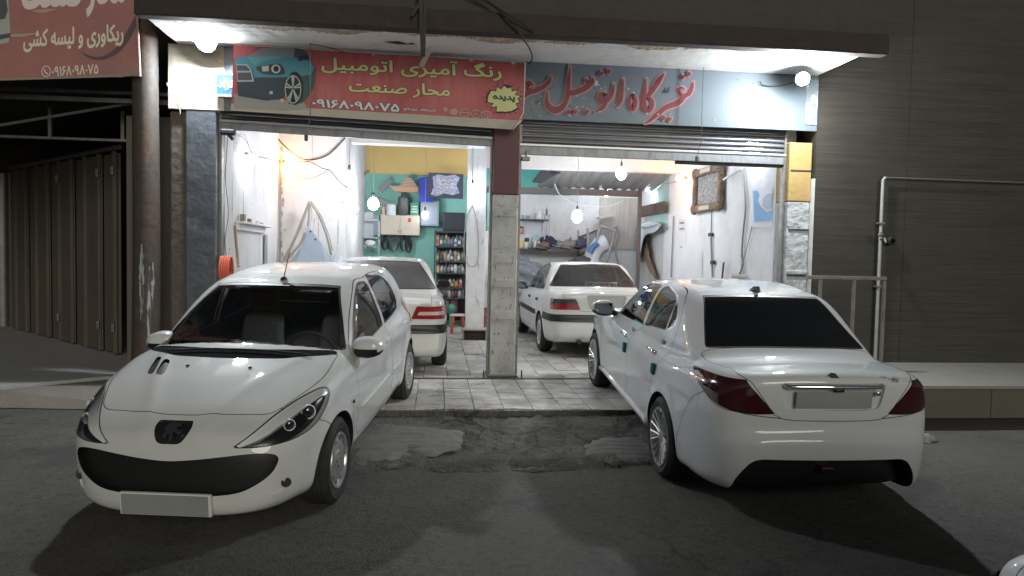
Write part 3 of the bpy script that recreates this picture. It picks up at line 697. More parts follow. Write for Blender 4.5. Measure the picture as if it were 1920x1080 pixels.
        d1 = np.linalg.norm(s.V[Q[:,0]]-s.V[Q[:,2]], axis=1); d2 = np.linalg.norm(s.V[Q[:,1]]-s.V[Q[:,3]], axis=1); w = (d1 < d2)[:,None]
        T = np.where(w, Q[:,[0,1,2]], Q[:,[0,1,3]]); T2 = np.where(w, Q[:,[0,2,3]], Q[:,[1,2,3]])
        s.body = np.concatenate([T, T2])
        nn, cc = s.tnorm(s.body); bad = (nn*s.grad(cc)).sum(1) < 0; s.body[bad] = s.body[bad][:, ::-1]
        s.parts = {}
    def tnorm(s, F):
        a, b, c = s.V[F[:,0]], s.V[F[:,1]], s.V[F[:,2]]; n = np.cross(b-a, c-a)
        return n/(np.linalg.norm(n, axis=1)[:,None]+1e-12), (a+b+c)/3
    def clip(s, F, g):
        """split the triangles F by vertex field g; returns inside (g<0), outside"""
        g = np.where(np.abs(g) < 1e-5, 1e-5, g); sg = g[F] < 0; k = sg.sum(1)
        Fin, Fout, mix = F[k == 3], F[k == 0], F[(k == 1) | (k == 2)]
        if len(mix) == 0: return Fin, Fout
        sm = g[mix] < 0; lone = np.where((sm.sum(1) == 1)[:,None], sm, ~sm).argmax(1); r = np.arange(len(mix))
        a, b, c = mix[r,lone], mix[r,(lone+1)%3], mix[r,(lone+2)%3]; ain = sm[r,lone]
        def edge(p, q):
            lo, hi = np.minimum(p,q), np.maximum(p,q); return lo.astype(np.int64)*(len(s.V)+1)+hi, lo, hi
        e1, l1, h1 = edge(a,b); e2, l2, h2 = edge(a,c)
        E, first, inv = np.unique(np.concatenate([e1,e2]), return_index=True, return_inverse=True)
        L = np.concatenate([l1,l2])[first]; H = np.concatenate([h1,h2])[first]; t = (g[L]/(g[L]-g[H]))[:,None]
        base = len(s.V); s.V = np.concatenate([s.V, s.V[L]*(1-t)+s.V[H]*t])
        m1 = base+inv[:len(mix)]; m2 = base+inv[len(mix):]
        tip = np.stack([a,m1,m2], 1); q1 = np.stack([m1,b,c], 1); q2 = np.stack([m1,c,m2], 1)
        return (np.concatenate([Fin, tip[ain], q1[~ain], q2[~ain]]), np.concatenate([Fout, tip[~ain], q1[ain], q2[ain]]))
    def field(s, proj, poly):
        g = np.full(len(s.V), 1.0); X, Y, Z = s.V.T
        if proj in ('yz', 'ay'): u, v = (np.abs(Y) if proj == 'ay' else Y), Z
        elif proj == 'xy': u, v = X, Y
        elif proj == 'xa': u, v = X, np.abs(Y)
        else: u, v = {'xz':X, 'fz':(np.abs(Y)-X)*.7071, 'rz':(np.abs(Y)+X)*.7071}[proj], Z
        lo, hi = poly.min(0)-.08, poly.max(0)+.08
        m_ = (u > lo[0]) & (u < hi[0]) & (v > lo[1]) & (v < hi[1])
        if m_.any(): g[m_] = polysdf(poly, u[m_], v[m_])
        return g
    def cut(s, name, proj, poly, mask, src='body', grow=0.0, ring=None):
        """cookie-cut a region out of part src; ring=(name, width) leaves an outer strip as a part of its own"""
        F = s.body if src == 'body' else s.parts[src]
        n, c = s.tnorm(F); m_ = mask(n, c); A, rest = F[m_], F[~m_]
        poly = np.asarray(poly, float)
        def do(A, off): return s.clip(A, s.field(proj, poly)-off)
        outs = []
        if ring:
            A, o1 = do(A, grow+ring[1]); outs.append(o1); A, rg = do(A, grow)
            s.parts[ring[0]] = np.concatenate([s.parts[ring[0]], rg]) if ring[0] in s.parts else rg
        else:
            A, o1 = do(A, grow); outs.append(o1)
        rest = np.concatenate([rest]+outs)
        if src == 'body': s.body = rest
        else: s.parts[src] = rest
        s.parts[name] = np.concatenate([s.parts[name], A]) if name in s.parts else A
    def emit(s, name, F, m, parent, push=0.0, vec=None, wall=None, sub=None, side=None):
        """make the object of a part. push: metres along the normal; vec: extra move; wall: material of the rim left by the move"""
        if side is not None:
            c = s.V[F].mean(1); F = F[(c[:,1] > 0) if side > 0 else (c[:,1] < 0)]
        if len(F) == 0: return None
        used, inv = np.unique(F, return_inverse=True); F2 = inv.reshape(-1,3); P = s.V[used].copy()
        N = s.grad(P); N /= np.linalg.norm(N, axis=1)[:,None]+1e-12
        P0 = P.copy(); P = P+N*push
        if vec is not None: P = P+np.array(vec, float)*(np.where(P[:,1:2] >= 0, 1, -1)**np.array([[0,1,0]]) if np.ndim(vec) == 1 else 1)
        vs_ = P; fs = [tuple(t) for t in F2]; mats = [m]; fm = [0]*len(fs); nn = N
        if wall is not None:
            e = np.sort(np.concatenate([F2[:,[0,1]], F2[:,[1,2]], F2[:,[2,0]]]), 1); de = np.concatenate([F2[:,[0,1]], F2[:,[1,2]], F2[:,[2,0]]])
            key = e[:,0].astype(np.int64)*len(P)+e[:,1]; u, fi, ct = np.unique(key, return_index=True, return_counts=True); B = de[fi[ct == 1]]
            k = len(P); add = np.concatenate([P0[B[:,0]], P0[B[:,1]], P[B[:,1]], P[B[:,0]]]); nb = len(B)
            wn = np.cross(P0[B[:,1]]-P0[B[:,0]], P[B[:,0]]-P0[B[:,0]]); wn /= np.linalg.norm(wn, axis=1)[:,None]+1e-12
            vs_ = np.concatenate([P, add]); nn = np.concatenate([N]+[wn]*4); r = np.arange(nb)
            fs += [(k+i, k+nb+i, k+2*nb+i, k+3*nb+i) for i in r]; fm += [1]*nb; mats.append(wall)
        me = bpy.data.meshes.new(name); me.from_pydata(vs_.tolist(), [], fs)
        for q in mats: me.materials.append(q)
        me.polygons.foreach_set('material_index', np.array(fm, dtype=np.int32))
        me.shade_smooth(); me.update()
        me.normals_split_custom_set_from_vertices(nn.tolist())
        o = bpy.data.objects.new(name, me); COL.objects.link(o); o.parent = parent
        return o
    def liner(s, names, m, parent, zmin=.45, d=.03):
        """dark trim inside the cabin, behind the painted shell"""
        F = np.concatenate([s.body]+[s.parts[n] for n in names if n in s.parts]); c = s.V[F].mean(1)
        F = F[(c[:,2] > zmin)]
        used, inv = np.unique(F, return_inverse=True); P = s.V[used]; N = s.grad(P); N /= np.linalg.norm(N, axis=1)[:,None]+1e-12
        o = mesh_obj('interior_trim', P-N*d, inv.reshape(-1,3)[:, ::-1], m, parent, smooth=True); return o
    def hit(s, O, D, t0=0, t1=12, n=3000):
        """first point of the shell on a local ray"""
        t = np.linspace(t0, t1, n); P = O+t[:,None]*D; v = s.f(P); k = np.nonzero(v < 0)[0]
        if len(k) == 0: return None
        a, b = t[max(k[0]-1,0)], t[k[0]]
        for _ in range(30):
            m_ = (a+b)/2
            if s.f((O+m_*D)[None])[0] < 0: b = m_
            else: a = m_
        return O+b*D
SPEC_HATCH = dict(
    side=[(1.91,.18),(1.965,.225),(1.985,.31),(1.97,.45),(1.945,.56),(1.905,.64),(1.83,.715),(1.68,.80),(1.43,.885),(1.15,.95),(.88,.995),(.5,.985),(-.5,.97),(-1.4,.98),(-1.70,.985),(-1.80,.92),(-1.85,.75),(-1.86,.55),(-1.845,.35),(-1.78,.22),(-1.2,.18),(1.2,.16)],
    plan=[(1.99,0),(1.97,.3),(1.89,.54),(1.74,.685),(1.5,.765),(1.2,.805),(.6,.82),(0,.826),(-.8,.822),(-1.3,.805),(-1.6,.75),(-1.78,.63),(-1.85,.4),(-1.87,0)],
    sec=[(0,.12),(.15,.075),(.25,.03),(.38,.008),(.55,0),(.7,.002),(.82,.012),(.92,.035),(1.02,.075),(1.2,.15)],
    green=[(0.95,.90),(.86,.985),(.5,1.165),(.12,1.345),(-.05,1.395),(-.35,1.425),(-.7,1.43),(-1.1,1.405),(-1.4,1.36),(-1.52,1.31),(-1.66,1.17),(-1.79,1.0),(-1.80,.85),(0,.8)],
    wg=[(-2,.60),(-1.6,.68),(-1.0,.735),(-.3,.75),(.4,.745),(.8,.71),(1.2,.66)],
    tum=[(0.6,-.06),(.95,0),(1.1,.045),(1.25,.105),(1.38,.175),(1.5,.27)],
    W=.826, bow=(.10,.06,.9,-.9), crown=.075, gbow=(.2,.12,.1,-1.0), gcrown=.055, axles=(1.22,-1.22), wheel_r=.292, arch_r=.335, flare=.014, ridge=(1.82,.17,.95,.52,.0075,.06),
    k_low=.13, k_g=.10, k_b=.05, ext=(-1.9,2.08,1.45))
SPEC_DENA = dict(
    side=[(2.08,.19),(2.16,.28),(2.18,.45),(2.15,.6),(2.05,.74),(1.85,.83),(1.4,.93),(1.05,.985),(.5,.97),(-.5,.975),(-1.3,1.0),(-1.7,1.045),(-2.0,1.062),(-2.22,1.06),(-2.29,1.025),(-2.30,.95),(-2.305,.80),(-2.32,.69),(-2.375,.63),(-2.39,.5),(-2.375,.36),(-2.29,.25),(-1.8,.2),(1.5,.18)],
    plan=[(2.18,0),(2.16,.35),(2.06,.62),(1.88,.76),(1.5,.83),(.9,.85),(0,.858),(-1.0,.857),(-1.6,.84),(-2.0,.80),(-2.22,.71),(-2.34,.53),(-2.38,.28),(-2.39,0)],
    sec=[(0,.11),(.15,.07),(.25,.03),(.38,.008),(.55,0),(.72,.002),(.82,.014),(.92,.032),(1.02,.07),(1.2,.15)],
    green=[(1.0,.93),(.92,1.0),(.5,1.21),(.15,1.385),(-.05,1.43),(-.4,1.455),(-.9,1.44),(-1.12,1.40),(-1.4,1.25),(-1.75,1.06),(-1.85,.95),(-.5,.85)],
    wg=[(-2,.66),(-1.6,.71),(-1.0,.755),(-.3,.775),(.4,.77),(.8,.74),(1.2,.69)],
    tum=[(0.6,-.06),(.97,0),(1.12,.045),(1.27,.105),(1.40,.175),(1.52,.27)],
    W=.858, bow=(.12,.09,1.0,-1.3), crown=.06, gbow=(.2,.16,.2,-.9), gcrown=.055, axles=(1.335,-1.335), wheel_r=.312, arch_r=.352, flare=.014,
    k_low=.11, k_g=.10, k_b=.05, ext=(-2.42,2.2,1.47))
SPEC_SALOON = dict(
    side=[(2.03,.22),(2.1,.33),(2.11,.48),(2.08,.62),(2.03,.69),(1.9,.745),(1.3,.86),(.95,.915),(.4,.92),(-.5,.93),(-1.3,.955),(-1.62,.985),(-1.9,.985),(-2.19,.975),(-2.25,.93),(-2.25,.75),(-2.255,.62),(-2.295,.575),(-2.298,.42),(-2.27,.3),(-2.12,.235),(-1.6,.2),(1.5,.19)],
    plan=[(2.11,0),(2.1,.4),(2.02,.66),(1.86,.78),(1.4,.83),(.6,.845),(0,.847),(-1.0,.845),(-1.6,.83),(-2.05,.80),(-2.2,.74),(-2.27,.6),(-2.295,.3),(-2.3,0)],
    sec=[(0,.1),(.15,.065),(.25,.03),(.38,.006),(.55,0),(.68,.004),(.8,.018),(.9,.04),(1.0,.075),(1.2,.15)],
    green=[(1.0,.86),(.88,.925),(.5,1.135),(.15,1.325),(-.05,1.372),(-.5,1.405),(-.95,1.392),(-1.12,1.355),(-1.35,1.19),(-1.63,.99),(-1.72,.9),(0,.8)],
    wg=[(-2,.69),(-1.6,.71),(-1.0,.745),(-.3,.755),(.4,.755),(.8,.73),(1.2,.69)],
    tum=[(0.6,-.06),(.93,0),(1.08,.045),(1.22,.10),(1.35,.165),(1.5,.26)],
    W=.847, bow=(.06,.035,1.2,-1.5), crown=.035, gbow=(.16,.12,.2,-.9), gcrown=.05, axles=(1.335,-1.335), wheel_r=.300, arch_r=.340, flare=.008,
    k_low=.085, k_g=.085, k_b=.035, ext=(-2.33,2.13,1.42))

def pose(rear, front):
    """matrix of a car whose mid-axle ground points are given"""
    r, f = np.array(rear, float), np.array(front, float); F = (f-r)/np.linalg.norm(f-r)
    L = np.cross([0,0,1.], F); L /= np.linalg.norm(L); U = np.cross(F, L); o = (r+f)/2
    m_ = Matrix.Identity(4)
    for i in range(3): m_[i][0], m_[i][1], m_[i][2], m_[i][3] = F[i], L[i], U[i], o[i]
    return m_
def axle_mid(pt, F, side, off):
    """ground point under the middle of an axle from the tyre contact on one side"""
    L = np.array([-F[1], F[0], 0.0]); return np.array(pt, float)-side*off*L
# ------------------------------------------------------------------ car materials
M_paint = mat('car_paint_white', (.70,.71,.70), .55, spec=.15, coat=1.0, noise=[(2.2,.12,(.48,.47,.44)),((3,3,14),.10,(.44,.42,.39))], coat_rough=.03)
M_paint2 = mat('car_paint_pearl', (.70,.71,.72), .55, spec=.15, coat=1.0, noise=(1.6,.10,(.52,.52,.50)), coat_rough=.025)
M_paint3 = mat('car_paint_aged', (.74,.74,.72), .55, spec=.15, coat=.7, noise=[(3,.18,(.58,.57,.53)),((4,4,16),.12,(.5,.49,.45))], coat_rough=.06)
M_gap = mat('panel_gap', (.02,.02,.02), .9)
M_seal = mat('rubber_seal', (.015,.015,.016), .45)
M_trim = mat('cabin_trim', (.14,.14,.145), .85)
M_seat = mat('seat_cloth', (.30,.30,.31), .95, noise=(40,.3,(.05,.05,.06)))
M_black = mat('black_plastic', (.012,.012,.013), .42, noise=(60,.25,(.03,.03,.03)))
M_tyre = mat('tyre_rubber', (.022,.022,.022), .8, noise=(9,.5,(.06,.055,.05)))
M_alloy = mat('alloy', (.66,.67,.68), .30, metal=.75, noise=(12,.3,(.42,.41,.40)))
M_alloy_dark = mat('alloy_dark', (.07,.07,.075), .35, metal=.6)
M_chrome = mat('chrome', (.85,.85,.86), .06, metal=1.0)
M_silver = mat('lamp_silver', (.78,.79,.80), .28)
M_red = mat('lamp_red', (.32,.012,.015), .12, coat=1.0)
M_red_dark = mat('lamp_red_smoked', (.045,.004,.007), .10, coat=1.0)
M_lamp_clear = mat('lamp_clear', (.62,.55,.5), .15, coat=1.0)
M_lamp_smoke = mat('lamp_smoked', (.05,.045,.045), .12, coat=1.0)
M_orange = mat('lamp_orange', (.55,.12,.02), .15, coat=1.0)
M_lens = glass('lamp_lens', (.98,.98,.99), .02, ior=1.22)
M_glass_w = glass('windscreen_glass', (.80,.83,.84), .015)
M_glass_s = glass('side_glass', (.34,.36,.37), .015)
M_glass_d = glass('tinted_side_glass', (.22,.22,.23), .015)
M_glass_b = mat('black_tint_glass', (.006,.007,.009), .06, coat=1.0, coat_rough=.02)
M_glass_dust = mat('dusty_glass', (.075,.078,.08), .35, coat=.6, noise=[(5,.5,(.13,.13,.125)),((3,3,9),.35,(.05,.05,.055))], coat_rough=.15)
M_plate = mat('plate_grey', (.34,.35,.34), .45, noise=(1.3,.5,(.22,.23,.26)))
M_plate_white = mat('plate_white', (.75,.75,.74), .45)
M_ink = mat('black_ink', (.01,.01,.012), .6)
M_foam = mat('blue_foam', (.02,.10,.14), .8)

def circ(cx, cz, r, n=56):
    t = np.linspace(0, 2*np.pi, n, endpoint=False); return np.stack([cx+r*np.cos(t), cz+r*np.sin(t)], 1)

def make_wheel(style, R, w=.185):
    """a wheel whose outer face looks along +y, centre at the origin"""
    e = bpy.data.objects.new('wheel', None); COL.objects.link(e); e.empty_display_size = .05
    rr = {'multi':.225, 'holes':.185, 'cover':.19}[style]
    prof = [(rr,-w/2+.01),(rr+.02,-w/2),(R-.035,-w/2-.004),(R-.01,-w/2+.018)]
    for k in range(5):                                        # tread ribs and grooves
        a = -w/2+.026+(w-.052)*k/4.5; b = a+(w-.052)*.15
        prof += [(R,a),(R,b),(R-.008,b+.001),(R-.008,b+.007)]
    prof += [(R,w/2-.026),(R-.01,w/2-.018),(R-.035,w/2+.004),(rr+.03,w/2+.002),(rr+.018,w/2-.004),(rr,w/2-.012)]
    mb = MB().lathe(prof, axis='y', n=48); smooth_by_angle(mb.build('tyre', M_tyre, e), 40)
    m_ = MB()
    m_.lathe([(rr+.006,w/2-.006),(rr+.002,w/2+.002),(rr-.012,w/2-.002),(rr-.02,w/2-.02),(rr-.028,-.05)], axis='y', n=48)
    if style == 'multi':
        m_.cur = 1; m_.lathe([(rr-.026,.0),(.0001,-.012)], axis='y', n=32); m_.cur = 0
        for k in range(18):
            a = 2*math.pi*((k//2)+(.15 if k % 2 else -.15))/9; a2 = 2*math.pi*((k//2)+(.24 if k % 2 else -.24))/9
            p0 = np.array([.045*math.cos(a), w/2-.030, .045*math.sin(a)]); p1 = np.array([(rr-.008)*math.cos(a2), w/2-.006, (rr-.008)*math.sin(a2)])
            m_.tube([p0, (p0+p1)/2+np.array([0,-.004,0]), p1], [.0115,.0105,.013], n=6)
        m_.lathe([(.062,w/2-.045),(.06,w/2-.025),(.045,w/2-.018),(.0001,w/2-.016)], axis='y', n=20)
    elif style == 'holes':
        m_.lathe([(rr-.02,w/2-.014),(.155,w/2-.018),(.13,w/2-.008),(.075,w/2-.016),(.06,w/2-.008),(.0001,w/2-.004)], axis='y', n=40)
        m_.cur = 1
        for k in range(10):
            a = 2*math.pi*k/10; c = (.143*math.cos(a), w/2-.0125, .143*math.sin(a))
            m_.sphere(c, .014, 8, 5, (1.2,.25,1.2))
        for k in range(4):
            a = 2*math.pi*(k+.5)/4; m_.sphere((.045*math.cos(a), w/2-.008, .045*math.sin(a)), .008, 6, 4)
    else:
        m_.lathe([(rr-.02,w/2-.012),(.16,w/2-.004),(.09,w/2+.002),(.07,w/2-.006),(.0001,w/2-.003)], axis='y', n=40)
        m_.cur = 1
        for k in range(7):
            a = 2*math.pi*k/7; m_.sphere((.125*math.cos(a), w/2-.001, .125*math.sin(a)), .026, 10, 5, (1,.12,1))
    smooth_by_angle(m_.build('rim', None, e, mats=[M_alloy, M_alloy_dark]), 35)
    if style == 'multi': MB().lathe([(.125,0),(.125,.02),(.0001,.02)], c=(0,-.035,0), axis='y', n=24).build('brake_disc', M_alloy_dark, e)
    return e

def add_wheels(root, sp, style, ytrack, steer=0.0, w=.185):
    w0 = make_wheel(style, sp['wheel_r'], w); first = True
    for ax in sp['axles']:
        for sd in (1, -1):
            e = w0 if first else copy_tree(w0); first = False
            e.parent = root; e.location = (ax, sd*ytrack, sp['wheel_r'])
            e.rotation_euler = (random.uniform(-3,3)*0, random.uniform(0,1.2), (0 if sd > 0 else math.pi)+(steer if ax > 0 else 0))

def seat(root, x, y, z=.28, w=.5, hr=True):
    m_ = MB(); m_.bbox((x-.22,y-w/2,z), (x+.28,y+w/2,z+.2), .06)
    k = len(m_.v); m_.bbox((-.07,-w/2+.02,0), (.07,w/2-.02,.60), .06)
    for i in range(k, len(m_.v)):
        p = m_.v[i]; tw = 1-.25*(p[2]/.6); m_.v[i] = (x-.22-p[2]*.30+p[0], y+p[1]*tw, z+.14+p[2]*.95)
    if hr:
        k = len(m_.v); m_.bbox((-.05,-.13,0), (.05,.13,.19), .045)
        for i in range(k, len(m_.v)): p = m_.v[i]; m_.v[i] = (x-.41+p[0]-p[2]*.2, y+p[1], z+.74+p[2])
    o = m_.build('seat', M_seat, root); o.data.shade_smooth(); return o

def cabin(root, sp, fx=-.02, rx=-.85, wheel_side=1, dash=.62, zb=.82):
    for sd in (1, -1): seat(root, fx, sd*.36)
    o = MB().bbox((rx-.12,-.60,.30), (rx+.35,.60,.50), .06); k = len(o.v); o.bbox((-.07,-.60,0), (.07,.60,.58), .06)
    for i in range(k, len(o.v)): p = o.v[i]; o.v[i] = (rx-.1-p[2]*.3+p[0], p[1]*(1-.15*p[2]), .42+p[2])
    o.build('rear_seat', M_seat, root).data.shade_smooth()
    d = MB(); d.prism([(dash+.32,zb+.02),(dash+.1,zb+.07),(dash-.06,zb+.04),(dash-.1,zb-.05),(dash-.02,zb-.3),(dash+.3,zb-.3)], (0,-.66,0), (1,0,0), (0,0,1), (0,1.32,0)).build('dashboard', M_trim, root)
    c = np.array([dash-.2, .36*wheel_side, zb+.02]); pts = []
    for k in range(25):
        a = 2*math.pi*k/24; pts.append(c+np.array([.17*math.sin(a)*.42, .18*math.cos(a), .17*math.sin(a)*.9]))
    st = MB().tube(pts, .014, 8); st.tube([c+np.array([.0,-.16,.02]), c, c+np.array([.0,.16,.02])], .018, 6); st.tube([c, c+np.array([.22,0,-.12])], .035, 8)
    st.build('steering_wheel', M_trim, root).data.shade_smooth()

def rim_box(name, c, half, m, root, r=.01, rot=None, sub=None):
    m_ = MB().bbox(-np.array(half), np.array(half), r); o = m_.build(name, m, root); o.location = c; o.data.shade_smooth()
    if rot: o.rotation_euler = rot
    return o

def mirror_unit(root, c, rad, sd, cap, low=None, tilt=.15):
    """door mirror: shell with a flat glass at the back and a foot"""
    e = bpy.data.objects.new('door_mirror', None); COL.objects.link(e); e.parent = root; e.location = c; e.empty_display_size = .05
    nu, nv = 20, 14; V = []; F = []
    for i in range(nv+1):
        t = math.pi*i/nv
        for j in range(nu):
            a = 2*math.pi*j/nu; p = np.array([math.sin(t)*math.cos(a), -math.cos(t), math.sin(t)*math.sin(a)])
            p = np.sign(p)*np.abs(p)**.72
            x = p[0]*rad[0]; x = max(x, -rad[0]*.35)
            taper = 1-.25*max(0, p[1]*sd)
            V.append((x, p[1]*rad[1], p[2]*rad[2]*taper))
    F = [(i*nu+j, i*nu+(j+1)%nu, (i+1)*nu+(j+1)%nu, (i+1)*nu+j) for i in range(nv) for j in range(nu)]
    z = np.array([np.mean([V[q][2] for q in f]) for f in F]); up = [f for f, q in zip(F, z) if q > -rad[2]*.15]; dn = [f for f, q in zip(F, z) if q <= -rad[2]*.15]
    if low is None: mesh_obj('mirror_shell', V, F, cap, e, smooth=True)
    else: mesh_obj('mirror_cap', V, up, cap, e, smooth=True); mesh_obj('mirror_base', V, dn, low, e, smooth=True)
    g = MB().prism([(-rad[1]*.8,-rad[2]*.68),(rad[1]*.8,-rad[2]*.6),(rad[1]*.8,rad[2]*.6),(-rad[1]*.8,rad[2]*.68)], (-rad[0]*.37,0,0), (0,1,0), (0,0,1), (-.003,0,0)); g.build('mirror_glass', mat('mirror_dark', (.22,.23,.25), .06, metal=1.0), e)
    ft = MB().tube([(0.0,-sd*rad[1]*.75,-rad[2]*.45), (.02,-sd*(rad[1]+.09),-rad[2]*.95)], [.028,.034], 8); ft.build('mirror_foot', low or M_black, e).data.shade_smooth()
    return e

def well_parts(s, sp, root):
    for ax in sp['axles']:
        s.cut('wheel_well', 'xz', circ(ax, sp['wheel_r'], sp['arch_r']), lambda n, c: (np.abs(c[:,1]) > .5) & (np.abs(n[:,1]) > .15) & (c[:,2] < .75))

def emit_wells(s, root):
    F = s.parts['wheel_well']; c = s.V[F].mean(1)
    for fx in (1, -1):
        for sd in (1, -1):
            s.emit('wheel_well', F[((c[:,0] > 0) == (fx > 0)) & ((c[:,1] > 0) == (sd > 0))], M_black, root, vec=(0,-.30,0), wall=M_black)

def each_side(s, name, part, m, root, **k):
    return [s.emit(name, s.parts[part], m, root, side=sd, **k) for sd in (1, -1)]

# ------------------------------------------------------------------ the hatchback at the left, nose to the street
def hatchback(P, label):
    sp = SPEC_HATCH; root = thing('parked_car', label, 'car', group='white cars at the workshop'); root.matrix_world = P
    s = CarShell(sp, .0165); G = ('panel_gap', .0048)
    well_parts(s, sp, root)
    head = [(1.885,.385,.612,1),(1.787,.48,.688),(1.653,.553,.751),(1.482,.63,.80),(1.324,.70,.824),(1.253,.735,.812),(1.285,.755,.768),(1.385,.75,.705),(1.50,.73,.653),(1.651,.686,.626),(1.779,.598,.614),(1.84,.50,.608)]
    hp = pj('fz', head, 5); front = lambda n, c: (c[:,0] > 1.0) & (n[:,2] < .98)
    s.cut('headlight', 'fz', hp, front, ring=G)
    smile = mir([(0,.535),(.16,.545),(.31,.56),(.46,.572),(.56,.568),(.612,.548),(.622,.51),(.585,.44),(.50,.38),(.40,.342),(.22,.328),(0,.322)])
    sm = crv(smile, 4); fr2 = lambda n, c: (c[:,0] > 1.5) & (n[:,0] > .1)
    s.parts['lamp_inner'] = s.parts['headlight'].copy()
    band = [(1.89,.36,.60),(1.787,.46,.70),(1.653,.53,.77),(1.482,.60,.83),(1.324,.68,.85),(1.20,.75,.83),(1.27,.745,.785),(1.34,.705,.785),(1.50,.635,.755),(1.665,.56,.705),(1.79,.49,.648)]
    s.cut('lamp_band', 'fz', pj('fz', band, 4), lambda n, c: c[:,0] > 1.0, src='lamp_inner')
    s.cut('grille', 'yz', sm, fr2)
    emb = crv([(-.105,.737,1),(.105,.737,1),(.11,.70),(.07,.635),(0,.628),(-.07,.635),(-.11,.70)], 4)
    s.cut('badge_recess', 'yz', emb, lambda n, c: (c[:,0] > 1.6) & (n[:,0] > .1))
    for sd in (1, -1): s.cut('fog_pocket', 'yz', circ(sd*.60, .352, .05, 28), fr2)
    hood = crv([(1.758,0),(1.75,.15),(1.712,.37),(1.66,.53),(1.49,.622),(1.31,.688),(1.13,.712),(.84,.70,1),(.93,.62),(1.05,.42),(1.10,.2),(1.118,0),(1.10,-.2),(1.05,-.42),(.93,-.62),(.84,-.70,1),(1.13,-.712),(1.31,-.688),(1.49,-.622),(1.66,-.53),(1.712,-.37),(1.75,-.15)], 5)
    ws = crv(mir([(0,1.334),(.30,1.332),(.50,1.322,1),(.60,1.14),(.70,.935,1),(.45,.952),(.2,.962),(0,.964)]), 5)
    s.cut('windscreen', 'yz', ws, lambda n, c: (c[:,0] > 0) & (n[:,0] > .15) & (c[:,2] > .9) & (n[:,2] < .97) & (c[:,0] < 1.08-.42*c[:,1]**2), ring=('windscreen_seal', .014))
    s.cut('hood', 'xy', hood, lambda n, c: (c[:,2] > .68) & (c[:,0] > .7) & (n[:,2] > .2), ring=G)
    cw = crv([(1.125,0),(1.105,.2),(1.055,.42),(.935,.62),(.845,.695,1),(.78,.66),(.85,.5),(.93,.25),(.95,0),(.93,-.25),(.85,-.5),(.78,-.66),(.845,-.695,1),(.935,-.62),(1.055,-.42),(1.105,-.2)], 4)
    s.cut('cowl', 'xy', cw, lambda n, c: (c[:,2] > .88) & (c[:,0] > .6) & (n[:,2] > .3))
    s.cut('cowl', 'xy', cw, lambda n, c: (c[:,2] > .88) & (c[:,0] > .6), src='panel_gap')
    vents = [[(1.308,-.455),(1.076,-.515),(1.095,-.475),(1.33,-.405)], [(1.346,-.375),(1.131,-.435),(1.148,-.385),(1.353,-.32)]]
    for v in vents: s.cut('hood_vent', 'xy', crv([q for q in v], 4), lambda n, c: c[:,2] > .8, src='hood')
    side = lambda n, c: (np.abs(n[:,1]) > .3) & (c[:,2] > .25)
    w1 = crv([(.62,.905,1),(.39,1.09),(.154,1.235),(-.08,1.318),(-.27,1.318),(-.30,1.29),(-.305,1.1),(-.315,.945,1)], 5)
    w2 = crv([(-.41,.945,1),(-.40,1.325),(-.62,1.328),(-.84,1.30),(-1.02,1.215),(-1.10,1.08),(-1.03,.995),(-.87,.972)], 5)
    s.cut('side_window', 'xz', w1, side, ring=('seal1', .013)); s.cut('rear_side_window', 'xz', w2, side, ring=('seal2', .013))
    d1 = crv([(.76,.37),(.715,.56),(.735,.78),(.65,.925),(.38,1.135),(.12,1.28),(-.1,1.352),(-.335,1.352,1),(-.36,.9),(-.385,.5),(-.365,.30,1),(.70,.30,1)], 5)
    d2 = crv([(-.372,.30,1),(-.392,.5),(-.367,.9),(-.342,1.355,1),(-.62,1.362),(-.87,1.337),(-1.09,1.24),(-1.17,1.08),(-1.12,.92),(-.98,.74),(-.86,.56),(-.80,.30,1)], 5)
    s.cut('front_door', 'xz', d1, side, ring=G); s.cut('rear_door', 'xz', d2, side, ring=G)
    bump = np.array([(1.29,0),(1.29,.52),(1.40,.62),(1.50,.672),(1.62,.772),(2.2,.772),(2.2,0)])
    s.cut('front_bumper', 'xz', bump, lambda n, c: c[:,0] > 1.1, ring=G)
    rw = crv(mir([(0,1.30),(.35,1.29),(.47,1.26),(.55,1.05),(.4,1.0),(0,.99)]), 4)
    s.cut('rear_window', 'yz', rw, lambda n, c: (c[:,0] < -1.2) & (n[:,0] < -.1) & (c[:,2] > .9), ring=('seal0', .013))
    tl = [(-1.45,.74,1.0,1),(-1.55,.70,1.02),(-1.70,.60,.95),(-1.78,.55,.80),(-1.72,.66,.70),(-1.55,.76,.72),(-1.42,.78,.86)]
    s.cut('tail_light', 'rz', pj('rz', tl, 4), lambda n, c: (c[:,0] < -1.2) & (c[:,2] > .6))
    # objects
    s.emit('body', s.body, M_paint, root); emit_wells(s, root)
    s.emit('hood', s.parts['hood'], M_paint, root); s.emit('front_bumper', s.parts['front_bumper'], M_paint, root)
    F = s.parts['hood_vent']; cc = s.V[F].mean(1); mid = (cc[:,1] > -.425-.12*(1.2-cc[:,0])*0)
    for sel in (cc[:,1]+(cc[:,0]-1.2)*-.26 > -.425, cc[:,1]+(cc[:,0]-1.2)*-.26 <= -.425): s.emit('hood_vent', F[sel], M_black, root, push=-.015, wall=M_black)
    s.emit('grille', s.parts['grille'], M_black, root, vec=(-.05,0,0), wall=M_black)
    s.emit('badge_recess', s.parts['badge_recess'], M_black, root, push=-.012, wall=M_chrome)
    lion = [(-.03,.045),(.0,.06),(.03,.05),(.055,.055),(.05,.03),(.03,.02),(.06,.0),(.045,-.02),(.02,-.01),(.03,-.045),(.01,-.05),(-.005,-.02),(-.02,-.05),(-.04,-.045),(-.025,-.01),(-.045,.015)]
